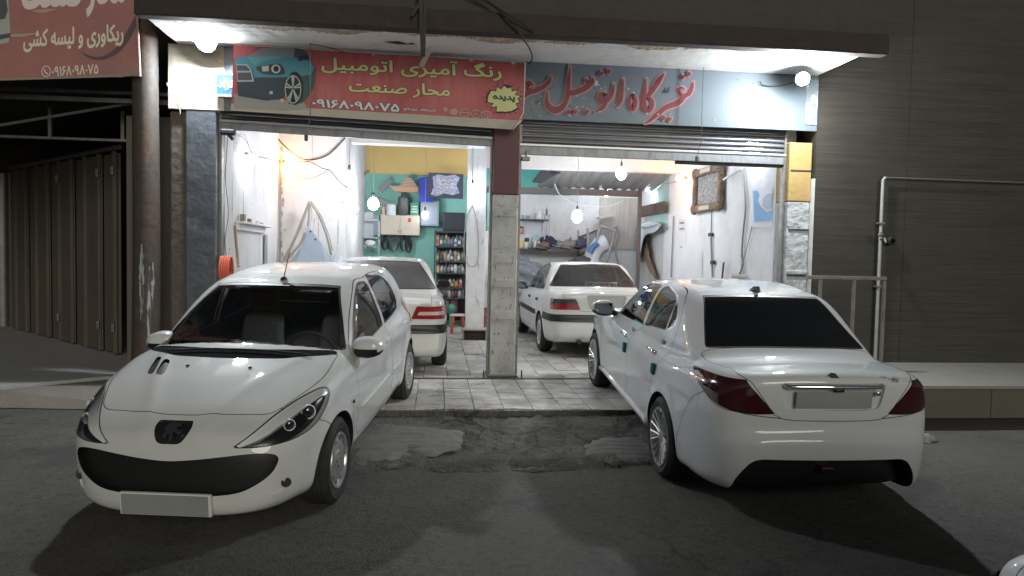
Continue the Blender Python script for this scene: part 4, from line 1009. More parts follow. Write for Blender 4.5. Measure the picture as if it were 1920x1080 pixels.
    b = MB().prism(lion, (1.862,0,.687), (0,1,0), (-.75,0,.66), (.012,0,.014)); b.build('badge', mat('dull_chrome', (.35,.35,.36), .3, metal=1.0), root)
    for sd in (1, -1):
        s.emit('fog_light', s.parts['fog_pocket'], M_paint, root, side=sd, push=-.012, wall=M_paint)
        q_ = s.project(np.array([[1.76,sd*.622,.364]]))[0]; q = MB().lathe([(.031,-.02),(.031,.004),(.026,.008),(.0001,.010)], axis='x', n=20); o = q.build('fog_lens', M_lamp_smoke, root); o.location = q_-np.array([.006,0,0]); o.rotation_euler = (0,0,sd*.5)
        lens = s.emit('headlight', s.parts['headlight'], M_lens, root, side=sd, push=.001)
        s.emit('headlight_bowl', s.parts['lamp_inner'], mat('lamp_bowl', (.012,.012,.014), .25), lens, side=sd, push=-.035, wall=M_silver)
        s.emit('chrome_band', s.parts['lamp_band'], M_silver, lens, side=sd, push=-.010, wall=M_silver)
        for (hx, hy, hz_, hr) in ((1.50,.69,.712,.046), (1.655,.63,.678,.036)):
            q = s.project(np.array([[hx, sd*hy, hz_]])); g_ = s.grad(q); g_ /= np.linalg.norm(g_); q = q[0]-g_[0]*.030; dr = Vector((.9, sd*.42, .12)).to_track_quat('X', 'Z').to_euler()
            o = MB().lathe([(hr,-.01),(hr,.022),(hr*.92,.026),(hr*.82,.010),(hr*.76,-.02)], axis='x', n=28).build('projector_ring', M_silver, lens); o.location = q; o.rotation_euler = dr; o.data.shade_smooth()
            o = MB().sphere((0,0,0), hr*.74, 16, 10, (.45,1,1)).build('projector', M_glass_b, lens); o.location = q; o.rotation_euler = dr; o.data.shade_smooth()
        for k in range(5):
            t_ = k/4; q = s.project(np.array([[1.78-.10*k, sd*(.50+.045*k), .640+.012*k]])); g_ = s.grad(q); g_ /= np.linalg.norm(g_); q = q[0]-g_[0]*.020
            MB().bbox(q-np.array([.004,.010,.016]), q+np.array([.004,.010,.016]), .003).build('reflector_fin', M_silver, lens)
        ind = MB().sphere((0,0,0), .022, 10, 6, (1,.8,1)).build('indicator_bulb', M_orange, lens); ind.location = (1.36,sd*.70,.755)
    s.emit('windscreen', s.parts['windscreen'], M_glass_w, root, push=-.002); s.emit('windscreen_seal', s.parts['windscreen_seal'], M_seal, root, push=-.001)
    s.emit('rear_window', s.parts['rear_window'], M_glass_s, root, push=-.003)
    each_side(s, 'side_window', 'side_window', M_glass_s, root, push=-.006); each_side(s, 'rear_side_window', 'rear_side_window', M_glass_s, root, push=-.006)
    s.emit('window_seal', s.parts['seal0'], M_seal, root, push=-.002)
    for q in ('seal1','seal2'): each_side(s, 'window_seal', q, M_seal, root, push=-.002)
    each_side(s, 'front_door', 'front_door', M_paint, root); each_side(s, 'rear_door', 'rear_door', M_paint, root)
    each_side(s, 'tail_light', 'tail_light', M_red, root, push=.004, wall=M_red)
    s.emit('panel_gap', s.parts['panel_gap'], M_gap, root, push=-.005)
    s.liner(['hood','front_bumper','front_door','rear_door','tail_light','windscreen_seal','seal0','seal1','seal2'], M_trim, root, zmin=.55)
    cabin(root, sp, fx=-.05, rx=-.85, dash=.58, zb=.84)
    for sd in (1, -1):
        mirror_unit(root, (.60,.865 if sd > 0 else -.735,.945), (.09,.115,.082), sd, M_paint, M_black)
        for hx in (-.27, -1.06): rim_box('door_handle', (hx,sd*(.813 if hx > -.5 else .797),.815), (.085,.016,.018), M_paint, root, .014)
        rub = [s.project(np.array([[x, sd*.83, .50+.03*(.6-x)*.35]]))[0]+np.array([0,sd*.004,0]) for x in np.linspace(.66,-.34,8)]
        MB().tube(rub, .014, 6).build('rubbing_strip', M_paint, root).data.shade_smooth()
        rub = [s.project(np.array([[x, sd*.83, .50+.03*(.6-x)*.35]]))[0]+np.array([0,sd*.004,0]) for x in np.linspace(-.40,-.86,6)]
        MB().tube(rub, .014, 6).build('rubbing_strip', M_paint, root).data.shade_smooth()
        rep = rim_box('side_repeater', (.86,sd*.822,.60), (.022,.006,.012), M_lamp_smoke, root, .004)
    sd = s.project(np.array([[1.24,.22,.92],[1.24,-.21,.92]]))
    for q in sd: rim_box('washer_nozzle', q+np.array([0,0,.004]), (.012,.010,.006), M_black, root, .004)
    for (y0, y1) in ((.55,-.02), (-.02,-.50)):                # wipers lying along the bottom of the glass
        pts = s.project(np.array([[1.0,y0+(y1-y0)*t,.97+.02*math.sin(math.pi*t)] for t in np.linspace(0,1,9)]))+np.array([-.004,0,.014])
        MB().tube(pts, .007, 6).build('wiper', M_black, root)
    s.emit('cowl', s.parts['cowl'], mat('cowl_matt', (.012,.012,.013), .95, spec=.05), root, push=-.004)
    an = MB(); an.lathe([(.03,0),(.026,.012),(.012,.026),(.0001,.03)], n=14); an.tube([(0,0,.02),(-.09,0,.14),(-.155,0,.225)], [.006,.004,.0025], 6)
    o = an.build('antenna', M_black, root); o.location = (.06,.02,1.372)
    pl = MB().bbox((1.972,-.26,.222), (1.984,.26,.342), .004); pl.build('number_plate', M_plate, root)
    MB().bbox((1.95,-.275,.214), (1.973,.275,.35), .004).build('plate_holder', M_plate_white, root)
    add_wheels(root, sp, 'holes', .725, w=.18)
    # parcel shelf, a paper and an orange tag behind the windscreen
    MB().bbox((.74,-.16,.915), (.90,.05,.922), .003).build('paper', mat('dash_paper', (.3,.34,.36), .7), root)
    rim_box('dash_ornament', (.80,.08,.93), (.012,.014,.014), M_orange, root, .006)
    return root

# ------------------------------------------------------------------ the newer saloon at the right, tail to the street
def new_saloon(P, label):
    sp = SPEC_DENA; root = thing('parked_car', label, 'car', group='white cars at the workshop'); root.matrix_world = P
    s = CarShell(sp, .0165); G = ('panel_gap', .0048)
    well_parts(s, sp, root)
    rear = lambda n, c: (c[:,0] < -1.3) & (n[:,2] < .96)
    tl = [(-1.70,.725,.975,1),(-1.93,.68,.988),(-2.20,.55,1.003,1),(-2.245,.47,.90),(-2.285,.395,.795,1),(-2.24,.53,.79),(-2.15,.66,.815),(-2.00,.735,.868),(-1.84,.75,.934)]
    s.cut('tail_light', 'rz', pj('rz', tl, 4), rear, ring=G)
    rw = crv(mir([(0,1.404),(.25,1.402),(.475,1.392,1),(.54,1.24),(.605,1.092,1),(.3,1.108),(0,1.113)]), 4)
    s.cut('rear_window', 'yz', rw, lambda n, c: (c[:,0] < -.7) & (n[:,0] < -.1) & (c[:,2] > 1.05), ring=('rear_seal', .010))
    rec = crv(mir([(0,1.0),(.32,1.0),(.355,.985),(.33,.86),(.29,.825),(0,.822)]), 4)
    s.cut('plate_recess', 'yz', rec, lambda n, c: (c[:,0] < -2) & (n[:,0] < -.3))
    # boot lid: the face between the lamps and the deck above
    lidf = np.array(mir([(0,1.2),(.62,1.2),(.60,1.03),(.545,1.0),(.47,.90),(.392,.79),(.33,.762),(.26,.755),(0,.754)]))
    s.cut('boot_lid', 'yz', lidf, lambda n, c: (c[:,0] < -2.0) & (c[:,2] < 1.2), ring=G)
    deck = crv([(-2.05,0),(-2.05,.60,1),(-1.70,.655),(-1.585,.655,1),(-1.64,.30),(-1.665,0)], 4)
    deck = np.concatenate([deck, deck[::-1]*[1,-1]])
    s.cut('boot_deck', 'xy', np.array([(-2.0,-.625),(-2.0,.625),(-1.72,.655),(-1.60,.655),(-1.645,.35),(-1.668,0),(-1.645,-.35),(-1.60,-.655),(-1.72,-.655)]), lambda n, c: (c[:,0] < -1.4) & (n[:,2] > .5) & (c[:,2] > .9), ring=G)
    diff = crv(mir([(0,.505),(.36,.503),(.50,.495),(.575,.43),(.63,.30),(.60,.10),(0,.05)]), 4)
    s.cut('lower_valance', 'yz', diff, lambda n, c: (c[:,0] < -1.75) & (n[:,0] < .6))
    side = lambda n, c: (np.abs(n[:,1]) > .3) & (c[:,2] > .25)
    w1 = crv([(.78,.985,1),(.50,1.16),(.20,1.30),(-.05,1.37),(-.30,1.388),(-.335,1.36),(-.33,1.2),(-.335,1.035,1)], 5)
    w2 = crv([(-.405,1.04,1),(-.395,1.2),(-.405,1.385),(-.62,1.382),(-.80,1.355),(-.87,1.31),(-.90,1.18),(-.91,1.09,1)], 5)
    w3 = crv([(-.945,1.10,1),(-.925,1.20),(-.895,1.305),(-.96,1.275),(-1.04,1.20),(-1.04,1.15)], 5)
    s.cut('side_window', 'xz', w1, side, ring=('seal1', .012)); s.cut('rear_side_window', 'xz', w2, side, ring=('seal2', .012)); s.cut('quarter_window', 'xz', w3, side, ring=('seal3', .010))
    s.cut('chrome_trim', 'xz', crv([(.84,.955,1),(.51,1.185),(.20,1.328),(-.05,1.398),(-.40,1.415),(-.66,1.41),(-.86,1.385),(-.98,1.315),(-1.09,1.20),(-1.085,1.125),(-.92,1.062),(-.38,1.012)], 5), lambda n, c: np.zeros(len(n), bool))
    d1 = crv([(1.02,.37),(1.0,.56),(1.01,.75),(.90,.93),(.52,1.20),(.20,1.345),(-.05,1.415),(-.37,1.43,1),(-.355,1.03),(-.22,.92),(-.16,.80),(-.19,.55),(-.20,.335,1),(.98,.335,1)], 5)
    d2 = crv([(-.207,.335,1),(-.197,.55),(-.167,.80),(-.227,.92),(-.362,1.03),(-.378,1.43,1),(-.66,1.425),(-.90,1.395),(-1.05,1.31),(-1.13,1.18),(-1.16,1.0),(-1.13,.87),(-1.02,.70),(-.97,.55),(-.95,.335,1)], 5)
    s.cut('front_door', 'xz', d1, side, ring=G); s.cut('rear_door', 'xz', d2, side, ring=G)
    bump = np.array([(-1.70,0),(-1.70,.45),(-1.78,.64),(-1.90,.80),(-2.02,.87),(-2.15,.812),(-2.24,.79),(-2.30,.757),(-2.6,.757),(-2.6,0)])
    s.cut('rear_bumper', 'xz', bump, lambda n, c: c[:,0] < -1.5, ring=G)
    ws = crv(mir([(0,1.375),(.3,1.372),(.52,1.36,1),(.64,1.15),(.71,.97,1),(.45,.99),(0,1.0)]), 4)
    s.cut('windscreen', 'yz', ws, lambda n, c: (c[:,0] > 0) & (n[:,0] > .15) & (c[:,2] > .9) & (n[:,2] < .97), ring=('seal0', .014))
    hl = [(1.95,.50,.66,1),(1.80,.62,.74),(1.55,.73,.80),(1.45,.78,.78),(1.60,.77,.70),(1.80,.70,.63),(1.93,.56,.62)]
    s.cut('headlight', 'fz', pj('fz', hl, 4), lambda n, c: (c[:,0] > 1.2) & (n[:,2] < .95))
    s.emit('body', s.body, M_paint2, root); emit_wells(s, root)
    for nm in ('boot_lid','boot_deck','rear_bumper'): s.emit(nm, s.parts[nm], M_paint2, root)
    s.emit('plate_recess', s.parts['plate_recess'], M_paint2, root, vec=(.022,0,0), wall=M_paint2)
    s.emit('lower_valance', s.parts['lower_valance'], M_black, root, vec=(.13,0,0), wall=M_black)
    s.emit('rear_window', s.parts['rear_window'], M_glass_b, root, push=-.002); s.emit('rear_seal', s.parts['rear_seal'], M_seal, root, push=-.001)
    s.emit('windscreen', s.parts['windscreen'], M_glass_w, root, push=-.002)
    for nm in ('side_window','rear_side_window','quarter_window'): each_side(s, nm, nm, M_glass_d, root, push=-.005)
    s.emit('window_seal', s.parts['seal0'], M_seal, root, push=-.002)
    for q in ('seal1','seal2','seal3'): each_side(s, 'window_seal', q, M_chrome, root, push=.0)
    each_side(s, 'front_door', 'front_door', M_paint2, root); each_side(s, 'rear_door', 'rear_door', M_paint2, root)
    for sd in (1, -1):
        t = s.emit('tail_light', s.parts['tail_light'], M_red_dark, root, side=sd, push=.004, wall=M_red_dark)
        s.emit('headlight', s.parts['headlight'], M_lamp_smoke, root, side=sd, push=.002)
    s.emit('panel_gap', s.parts['panel_gap'], M_gap, root, push=-.005)
    s.liner(['boot_deck','front_door','rear_door','rear_seal','seal0','seal1','seal2','seal3','rear_window'], M_trim, root, zmin=.55)
    cabin(root, sp, fx=.02, rx=-.95, dash=.66, zb=.87)
    MB().tube([(-2.297,-.345,.992),(-2.318,-.30,.985),(-2.322,0,.985),(-2.318,.30,.985),(-2.297,.345,.992)], [.009,.014,.015,.014,.009], 10).build('chrome_bar', M_chrome, root).data.shade_smooth()
    MB().bbox((-2.304,-.26,.838), (-2.296,.26,.950), .003).build('number_plate', M_plate, root)
    horse = [(-.035,.0),(-.01,.03),(.02,.035),(.045,.012),(.025,.008),(.012,-.035),(-.005,-.01)]
    MB().prism(horse, (-2.273,0,1.035), (0,1,0), (.25,0,.97), (-.006,0,0)).build('badge', M_ink, root)
    rim_box('boot_lock', (-2.300,-.30,.938), (.008,.016,.016), M_chrome, root, .007)
    rim_box('reversing_camera', (-2.318,-.02,.962), (.012,.03,.010), M_black, root, .005)
    bt = MB()
    for (u, v, w_, h_) in ((-.055,.012,.045,.007), (-.036,-.002,.007,.03), (-.012,-.006,.007,.022), (.012,-.006,.007,.022), (0,-.014,.03,.007), (.038,.008,.03,.007), (.028,.0,.007,.018), (.038,-.002,.026,.006), (.048,-.009,.007,.014), (.036,-.015,.026,.006)):
        bt.box((u-w_/2,v-h_/2,0), (u+w_/2,v+h_/2,.004))
    o = bt.build('badge_lettering', mat('dark_chrome', (.08,.08,.085), .25, metal=1.0), root); o.location = (-2.259,-.40,1.025); o.rotation_euler = (math.radians(78), 0, math.radians(-96))
    o['kind'] = 'stuff'
    fn = MB(); V = []
    fin = [(-.085,0),(-.05,.022),(.01,.045),(.055,.05),(.07,.03),(.075,0)]
    fn.prism(fin, (0,-.012,0), (-1,0,0), (0,0,1), (0,.024,0)); fn.lathe([(.05,0),(.045,.012),(.02,.022),(.0001,.025)], n=16)
    o = fn.build('roof_antenna', M_black, root); o.location = (-.96,0,1.428)
    for sd in (1, -1):
        mirror_unit(root, (.74,sd*.905,1.005), (.095,.12,.085), sd, M_paint2, M_black)
        for hx, hy, hz in ((.03,.838,.862), (-.86,.822,.905)):
            hh = rim_box('door_handle', (hx,sd*hy,hz), (.10,.018,.017), M_chrome, root, .014)
        for hx, hy, hz in ((-.10,.862,.76), (-1.06,.858,.79)): rim_box('foam_pad', (hx,sd*hy,hz), (.03,.014,.045), M_foam, root, .006)
        for hx, hy, hz in ((-.14,.80,.945), (-.98,.765,1.0)): rim_box('door_sticker', (hx,sd*hy,hz), (.022,.003,.020), mat('grey_sticker', (.25,.25,.26), .5), root, .003)
        q = [s.project(np.array([[x, sd*.85, .30]]))[0]+np.array([0,sd*.0,0]) for x in np.linspace(.96,-.96,16)]
        MB().tube(q, .030, 8).build('sill', M_paint2, root).data.shade_smooth()
    MB().bbox((-2.30,-.045,.40), (-2.24,.045,.43), .006).build('rear_fog_light', M_red_dark, root)
    add_wheels(root, sp, 'multi', .765, w=.20)
    return root

# ------------------------------------------------------------------ the two older saloons inside
def old_saloon(P, label, red=True):
    sp = SPEC_SALOON; root = thing('parked_car', label, 'car', group='white cars at the workshop'); root.matrix_world = P
    s = CarShell(sp, .02); G = ('panel_gap', .0045)
    well_parts(s, sp, root)
    rear = lambda n, c: (c[:,0] < -1.6) & (np.abs(n[:,2]) < .9)
    rw = crv(mir([(0,1.362),(.3,1.358),(.47,1.345,1),(.60,1.16),(.68,1.035,1),(.35,1.04),(0,1.042)]), 4)
    s.cut('rear_window', 'yz', rw, lambda n, c: (c[:,0] < -.7) & (n[:,0] < -.1) & (c[:,2] > .98), ring=('rear_seal', .014))
    tl = [(-2.02,.775,.868,1),(-2.24,.45,.868,1),(-2.24,.39,.725,1),(-2.06,.78,.72,1)] if True else None
    s.cut('tail_light', 'rz', pj('rz', tl), rear, ring=G)
    strip = [(-2.24,.475,.81,1),(-2.10,.76,.81,1),(-2.10,.76,.768,1),(-2.24,.46,.768,1)] if red else [(-2.0,.80,.90,1),(-2.26,.40,.90,1),(-2.26,.38,.80,1),(-2.02,.80,.80,1)]
    s.cut('lamp_strip', 'rz', pj('rz', strip), rear, src='tail_light')
    if not red:
        s.cut('plate_recess', 'yz', np.array(mir([(0,.93),(.27,.93),(.295,.915),(.25,.735),(0,.733)])), lambda n, c: (c[:,0] < -2) & (n[:,0] < -.3))
    s.cut('boot_lid', 'yz', np.array(mir([(0,1.1),(.62,1.1),(.62,.885),(.46,.88),(.40,.72),(.36,.70),(0,.70)])), lambda n, c: (c[:,0] < -2.0) & (c[:,2] < 1.1), ring=G)
    s.cut('boot_deck', 'xy', np.array([(-2.08,-.62),(-2.08,.62),(-1.62,.64),(-1.63,0),(-1.62,-.64)]), lambda n, c: (c[:,0] < -1.4) & (n[:,2] > .5) & (c[:,2] > .9), ring=G)
    side = lambda n, c: (np.abs(n[:,1]) > .3) & (c[:,2] > .25)
    band = np.array([(-2.5,.545),(-2.5,.65),(-1.62,.65),(-1.62,.545)])
    s.cut('bumper_strip', 'xz', band, lambda n, c: c[:,0] < -1.4)
    w1 = crv([(.80,.93,1),(.42,1.13),(.12,1.30),(-.05,1.335),(-.22,1.345),(-.235,1.32),(-.235,.955,1)], 5)
    w2 = crv([(-.30,.957,1),(-.30,1.345),(-.60,1.348),(-.82,1.325),(-.90,1.28),(-1.08,1.02),(-1.04,.975,1)], 5)
    s.cut('side_window', 'xz', w1, side, ring=('seal1', .014)); s.cut('rear_side_window', 'xz', w2, side, ring=('seal2', .014))
    s.cut('side_strip', 'xz', np.array([(.98,.545),(.98,.625),(-.92,.625),(-.92,.545)]), side)
    d1 = crv([(.92,.32,1),(.92,.6),(.93,.82),(.84,.95),(.43,1.17),(.10,1.34),(-.05,1.372),(-.265,1.382,1),(-.27,.9),(-.29,.5),(-.27,.30,1)], 5)
    d2 = crv([(-.277,.30,1),(-.297,.5),(-.277,.9),(-.272,1.382,1),(-.60,1.386),(-.84,1.36),(-.94,1.29),(-1.12,1.03),(-1.14,.86),(-1.02,.70),(-.96,.5),(-.94,.30,1)], 5)
    s.cut('front_door', 'xz', d1, side, ring=G); s.cut('rear_door', 'xz', d2, side, ring=G)
    ws = crv(mir([(0,1.325),(.3,1.322),(.52,1.31,1),(.64,1.1),(.71,.91,1),(.45,.925),(0,.93)]), 4)
    s.cut('windscreen', 'yz', ws, lambda n, c: (c[:,0] > 0) & (n[:,0] > .15) & (c[:,2] > .85) & (n[:,2] < .97), ring=('seal0', .014))
    s.emit('body', s.body, M_paint3, root); emit_wells(s, root)
    for nm in ('boot_lid','boot_deck'): s.emit(nm, s.parts[nm], M_paint3, root)
    if not red: s.emit('plate_recess', s.parts['plate_recess'], mat('recess_grey', (.45,.45,.45), .5), root, vec=(.02,0,0), wall=M_paint3)
    s.emit('bumper_strip', s.parts['bumper_strip'], M_black, root, push=.012, wall=M_black)
    each_side(s, 'side_strip', 'side_strip', M_black, root, push=.010, wall=M_black)
    s.emit('rear_window', s.parts['rear_window'], M_glass_dust if red else glass('rear_glass', (.42,.44,.44), .02), root, push=-.003); s.emit('rear_seal', s.parts['rear_seal'], M_seal, root, push=-.001)
    s.emit('windscreen', s.parts['windscreen'], M_glass_w, root, push=-.002)
    for nm in ('side_window','rear_side_window'): each_side(s, nm, nm, M_glass_s, root, push=-.006)
    s.emit('window_seal', s.parts['seal0'], M_seal, root, push=-.002)
    for q in ('seal1','seal2'): each_side(s, 'window_seal', q, M_seal, root, push=-.002)
    for nm in ('front_door','rear_door'): each_side(s, nm, nm, M_paint3, root)
    for sd in (1, -1):
        t = s.emit('tail_light', s.parts['tail_light'], M_red, root, side=sd, push=.012, wall=M_red)
        s.emit('reversing_lamp' if red else 'smoked_band', s.parts['lamp_strip'], M_lamp_clear if red else M_lamp_smoke, t, side=sd, push=.013)
    s.emit('panel_gap', s.parts['panel_gap'], M_gap, root, push=-.005)
    s.liner(['boot_deck','front_door','rear_door','rear_seal','seal0','seal1','seal2'], M_trim, root, zmin=.5)
    cabin(root, sp, fx=.0, rx=-.80, dash=.66, zb=.80)
    for sd in (1, -1):
        mirror_unit(root, (.66,sd*.885,.945), (.085,.10,.07), sd, M_black)
        for hx in (-.14, -.98): rim_box('door_handle', (hx,sd*.84,.80), (.07,.014,.022), M_black, root, .010)
    MB().tube([(-2.12,-.40 if red else .40,.27), (-2.34,-.40 if red else .40,.265)], .032, 12).build('exhaust_pipe', M_alloy_dark, root)
    bdg = MB()
    for k in range(4): bdg.tube([(0,.028*k,-.008), (0,.028*k+.014,.012), (0,.028*k+.024,-.006)], .003, 5)
    o = bdg.build('badge_lettering', mat('badge_gold', (.42,.36,.25), .3, metal=1.0), root); o.location = (-2.255,-.60,.905); o['kind'] = 'stuff'
    if not red:
        MB().bbox((-1.46,-.36,1.015), (-1.45,.16,1.10), .003).build('number_plate', M_plate_white, root)
    add_wheels(root, sp, 'cover', .75, w=.185)
    return root
F1 = np.array([-.157,-.988,0.]); F2 = np.array([.022,1.,0]); F3 = np.array([-.006,1.,0]); F4 = np.array([-.03,1.,0])
car_hatch = hatchback(pose(axle_mid((-.350,-1.162,.225),F1,1,.715), axle_mid((-.730,-3.556,0),F1,1,.715)), 'white hatchback with its nose to the street and black smile grille')
car_new = new_saloon(pose((2.627,-3.108,0), (2.684,-.424,.225)), 'white saloon with black tinted rear window backing onto the street')
car_right = old_saloon(pose((2.45,2.502,.225), (2.43,5.175,.225)), 'older white saloon with smoked tail lights and a number plate inside its rear window', red=False)
car_left = old_saloon(pose((-.70,1.05,.226), (-.78,3.72,.305)), 'older white saloon with dusty rear window and red tail lights behind the hatchback', red=True)
# ------------------------------------------------------------------ lettering
AR = {}
for _l in ('آ FE81 FE82','ا FE8D FE8E','ب FE8F FE90 FE91 FE92','پ FB56 FB57 FB58 FB59','ت FE95 FE96 FE97 FE98','ح FEA1 FEA2 FEA3 FEA4','د FEA9 FEAA','ر FEAD FEAE','ز FEAF FEB0','ژ FB8A FB8B',
           'س FEB1 FEB2 FEB3 FEB4','ش FEB5 FEB6 FEB7 FEB8','ص FEB9 FEBA FEBB FEBC','ع FEC9 FECA FECB FECC','ک FB8E FB8F FB90 FB91','گ FB92 FB93 FB94 FB95','ل FEDD FEDE FEDF FEE0',
           'م FEE1 FEE2 FEE3 FEE4','ن FEE5 FEE6 FEE7 FEE8','و FEED FEEE','ه FEE9 FEEA FEEB FEEC','ی FBFC FBFD FBFE FBFF'):
    _p = _l.split(); AR[_p[0]] = [chr(int(c, 16)) for c in _p[1:]]
def shape_fa(t):
    """join Persian letters and put them in drawing order"""
    out = []
    for i, c in enumerate(t):
        if c not in AR: out.append(c); continue
        prev = i > 0 and t[i-1] in AR and len(AR[t[i-1]]) == 4
        nxt = i+1 < len(t) and t[i+1] in AR and len(AR[c]) == 4
        f = AR[c]; out.append(f[3] if prev and nxt else f[1] if prev else f[2] if nxt else f[0])
    r = ''.join(out)
    return r if all(ch in '۰۱۲۳۴۵۶۷۸۹' for ch in t) else r[::-1]
def text_mesh(t, bold=.02, latin=False, h=.022, cache={}):
    """letters as filled flat shapes: outlines of the font, merged and thickened by bold"""
    key = (t, latin)
    if key not in cache:
        c = bpy.data.curves.new('lettering', 'FONT'); c.body = t if latin else shape_fa(t)
        o = bpy.data.objects.new('lettering', c); COL.objects.link(o); bpy.context.view_layer.update()
        cv = o.to_curve(bpy.context.evaluated_depsgraph_get()); A = []; B = []
        for sp_ in cv.splines:
            q = []; n = len(sp_.bezier_points)
            for k in range(n):
                a, b = sp_.bezier_points[k], sp_.bezier_points[(k+1) % n]; p0, p1, p2, p3 = (np.array(v[:2]) for v in (a.co, a.handle_right, b.handle_left, b.co))
                m_ = 1 if np.linalg.norm(p1-p0)+np.linalg.norm(p3-p2) < 1e-6 else 4
                for u in range(m_): w = u/m_; q.append((1-w)**3*p0+3*w*(1-w)**2*p1+3*w*w*(1-w)*p2+w**3*p3)
            if len(q) > 2: A += q; B += q[1:]+q[:1]
        o.to_curve_clear(); bpy.data.objects.remove(o); bpy.data.curves.remove(c)
        A, B = np.array(A), np.array(B); lo = A.min(0)-.12; hi = A.max(0)+.12; nx_, ny_ = (np.ceil((hi-lo)/h).astype(int)+1)
        U, V = np.meshgrid(lo[0]+h*np.arange(nx_), lo[1]+h*np.arange(ny_), indexing='ij'); u, v = U.ravel(), V.ravel(); best = np.full(u.shape, 1e9); wn = np.zeros(u.shape, int)
        for a, b in zip(A, B):
            sel = np.nonzero((u > min(a[0],b[0])-.2) & (u < max(a[0],b[0])+.2))[0]; d = b-a; us, vs_ = u[sel], v[sel]
            tt = np.clip(((us-a[0])*d[0]+(vs_-a[1])*d[1])/(d@d+1e-14), 0, 1); best[sel] = np.minimum(best[sel], (us-a[0]-tt*d[0])**2+(vs_-a[1]-tt*d[1])**2)
            lo_, hi_ = sorted((a[1], b[1])); j0 = max(0, int(np.ceil((lo_-lo[1])/h))); j1 = min(ny_-1, int(np.ceil((hi_-lo[1])/h))-1)
            for jj in range(j0, j1+1):
                yy = lo[1]+h*jj; xx = a[0]+(yy-a[1])*d[0]/d[1]; ii = int(np.ceil((xx-lo[0])/h))
                if ii > 0: wn.reshape(nx_, ny_)[:ii, jj] += 1 if d[1] > 0 else -1
        cache[key] = (lo, nx_, ny_, np.where(wn != 0, -1, 1)*np.sqrt(best))
    lo, nx_, ny_, sd = cache[key]; s_ = CarShell.__new__(CarShell)
    gx, gy = np.meshgrid(np.arange(nx_), np.arange(ny_), indexing='ij'); s_.V = np.stack([lo[0]+h*gx.ravel(), lo[1]+h*gy.ravel(), np.zeros(nx_*ny_)], 1)
    i, j = (q.ravel() for q in np.meshgrid(np.arange(nx_-1), np.arange(ny_-1), indexing='ij')); a = i*ny_+j
    F = np.concatenate([np.stack([a, a+ny_, a+ny_+1], 1), np.stack([a, a+ny_+1, a+1], 1)]); F, _ = s_.clip(F, sd-bold)
    used, inv = np.unique(F, return_inverse=True); return s_.V[used], [tuple(f) for f in inv.reshape(-1,3)]
def lay_text(name, t, BL, BR, TL, to3, m, parent, bold=.02, outline=None, lift=.004, latin=False, box=None):
    """write t into the photo-pixel box BL, BR, TL on a surface given by to3(pixel, lift)"""
    V, F = text_mesh(t, bold, latin); lo, hi = V.min(0), V.max(0)
    if box is not None: lo, hi = box
    BL, BR, TL = (np.array(q, float) for q in (BL, BR, TL))
    def put(V, lf): return [to3(BL+(BR-BL)*(v[0]-lo[0])/(hi[0]-lo[0])+(TL-BL)*(v[1]-lo[1])/(hi[1]-lo[1]), lf) for v in V]
    o = mesh_obj(name, put(V, lift), F, m, parent); o['kind'] = 'stuff'
    if outline:
        V2, F2 = text_mesh(t, bold+outline[0], latin); o2 = mesh_obj(name+'_edge', put(V2, lift-.0022), F2, outline[1], parent); o2['kind'] = 'stuff'
    return o
def flat(name, pts, to3, m, parent, lift=.004, n=0):
    P = crv([tuple(p) for p in pts], n) if n else [np.array(p, float) for p in pts]
    me = bmesh.new(); vs_ = [me.verts.new(to3(np.array(p[:2], float), lift)) for p in P]; me.faces.new(vs_); bmesh.ops.triangulate(me, faces=me.faces[:])
    d = bpy.data.meshes.new(name); me.to_mesh(d); me.free(); d.materials.append(m); o = bpy.data.objects.new(name, d); COL.objects.link(o); o.parent = parent; return o
def ring_pts(c, rx, ry, a0=0, a1=2*math.pi, n=40): return [(c[0]+rx*math.cos(a0+(a1-a0)*i/n), c[1]+ry*math.sin(a0+(a1-a0)*i/n)) for i in range(n+1)]
def stroke(pts, n=8):
    """brush stroke: (x, y, width) points -> outline"""
    P = np.array(catmull([p for p in pts], n)); d = np.gradient(P[:,:2], axis=0); d /= np.linalg.norm(d, axis=1)[:,None]+1e-9; nn = np.stack([-d[:,1], d[:,0]], 1)
    return P, nn
def strip_mesh(name, pts, to3, m, parent, lift, grow=0.0, n=8):
    P, nn = stroke(pts, n); w = (np.maximum(P[:,2], 1)/2+grow)[:,None]; A = P[:,:2]+nn*w; B = P[:,:2]-nn*w
    if grow: 
        d0 = P[0,:2]-P[1,:2]; d1 = P[-1,:2]-P[-2,:2]; d0 /= np.linalg.norm(d0)+1e-9; d1 /= np.linalg.norm(d1)+1e-9
        A[0] += d0*grow; B[0] += d0*grow; A[-1] += d1*grow; B[-1] += d1*grow
    V = []; F = []
    for i in range(len(A)): V += [to3(A[i], lift), to3(B[i], lift)]
    F = [(2*i,2*i+1,2*i+3,2*i+2) for i in range(len(A)-1)]
    return mesh_obj(name, V, F, m, parent)

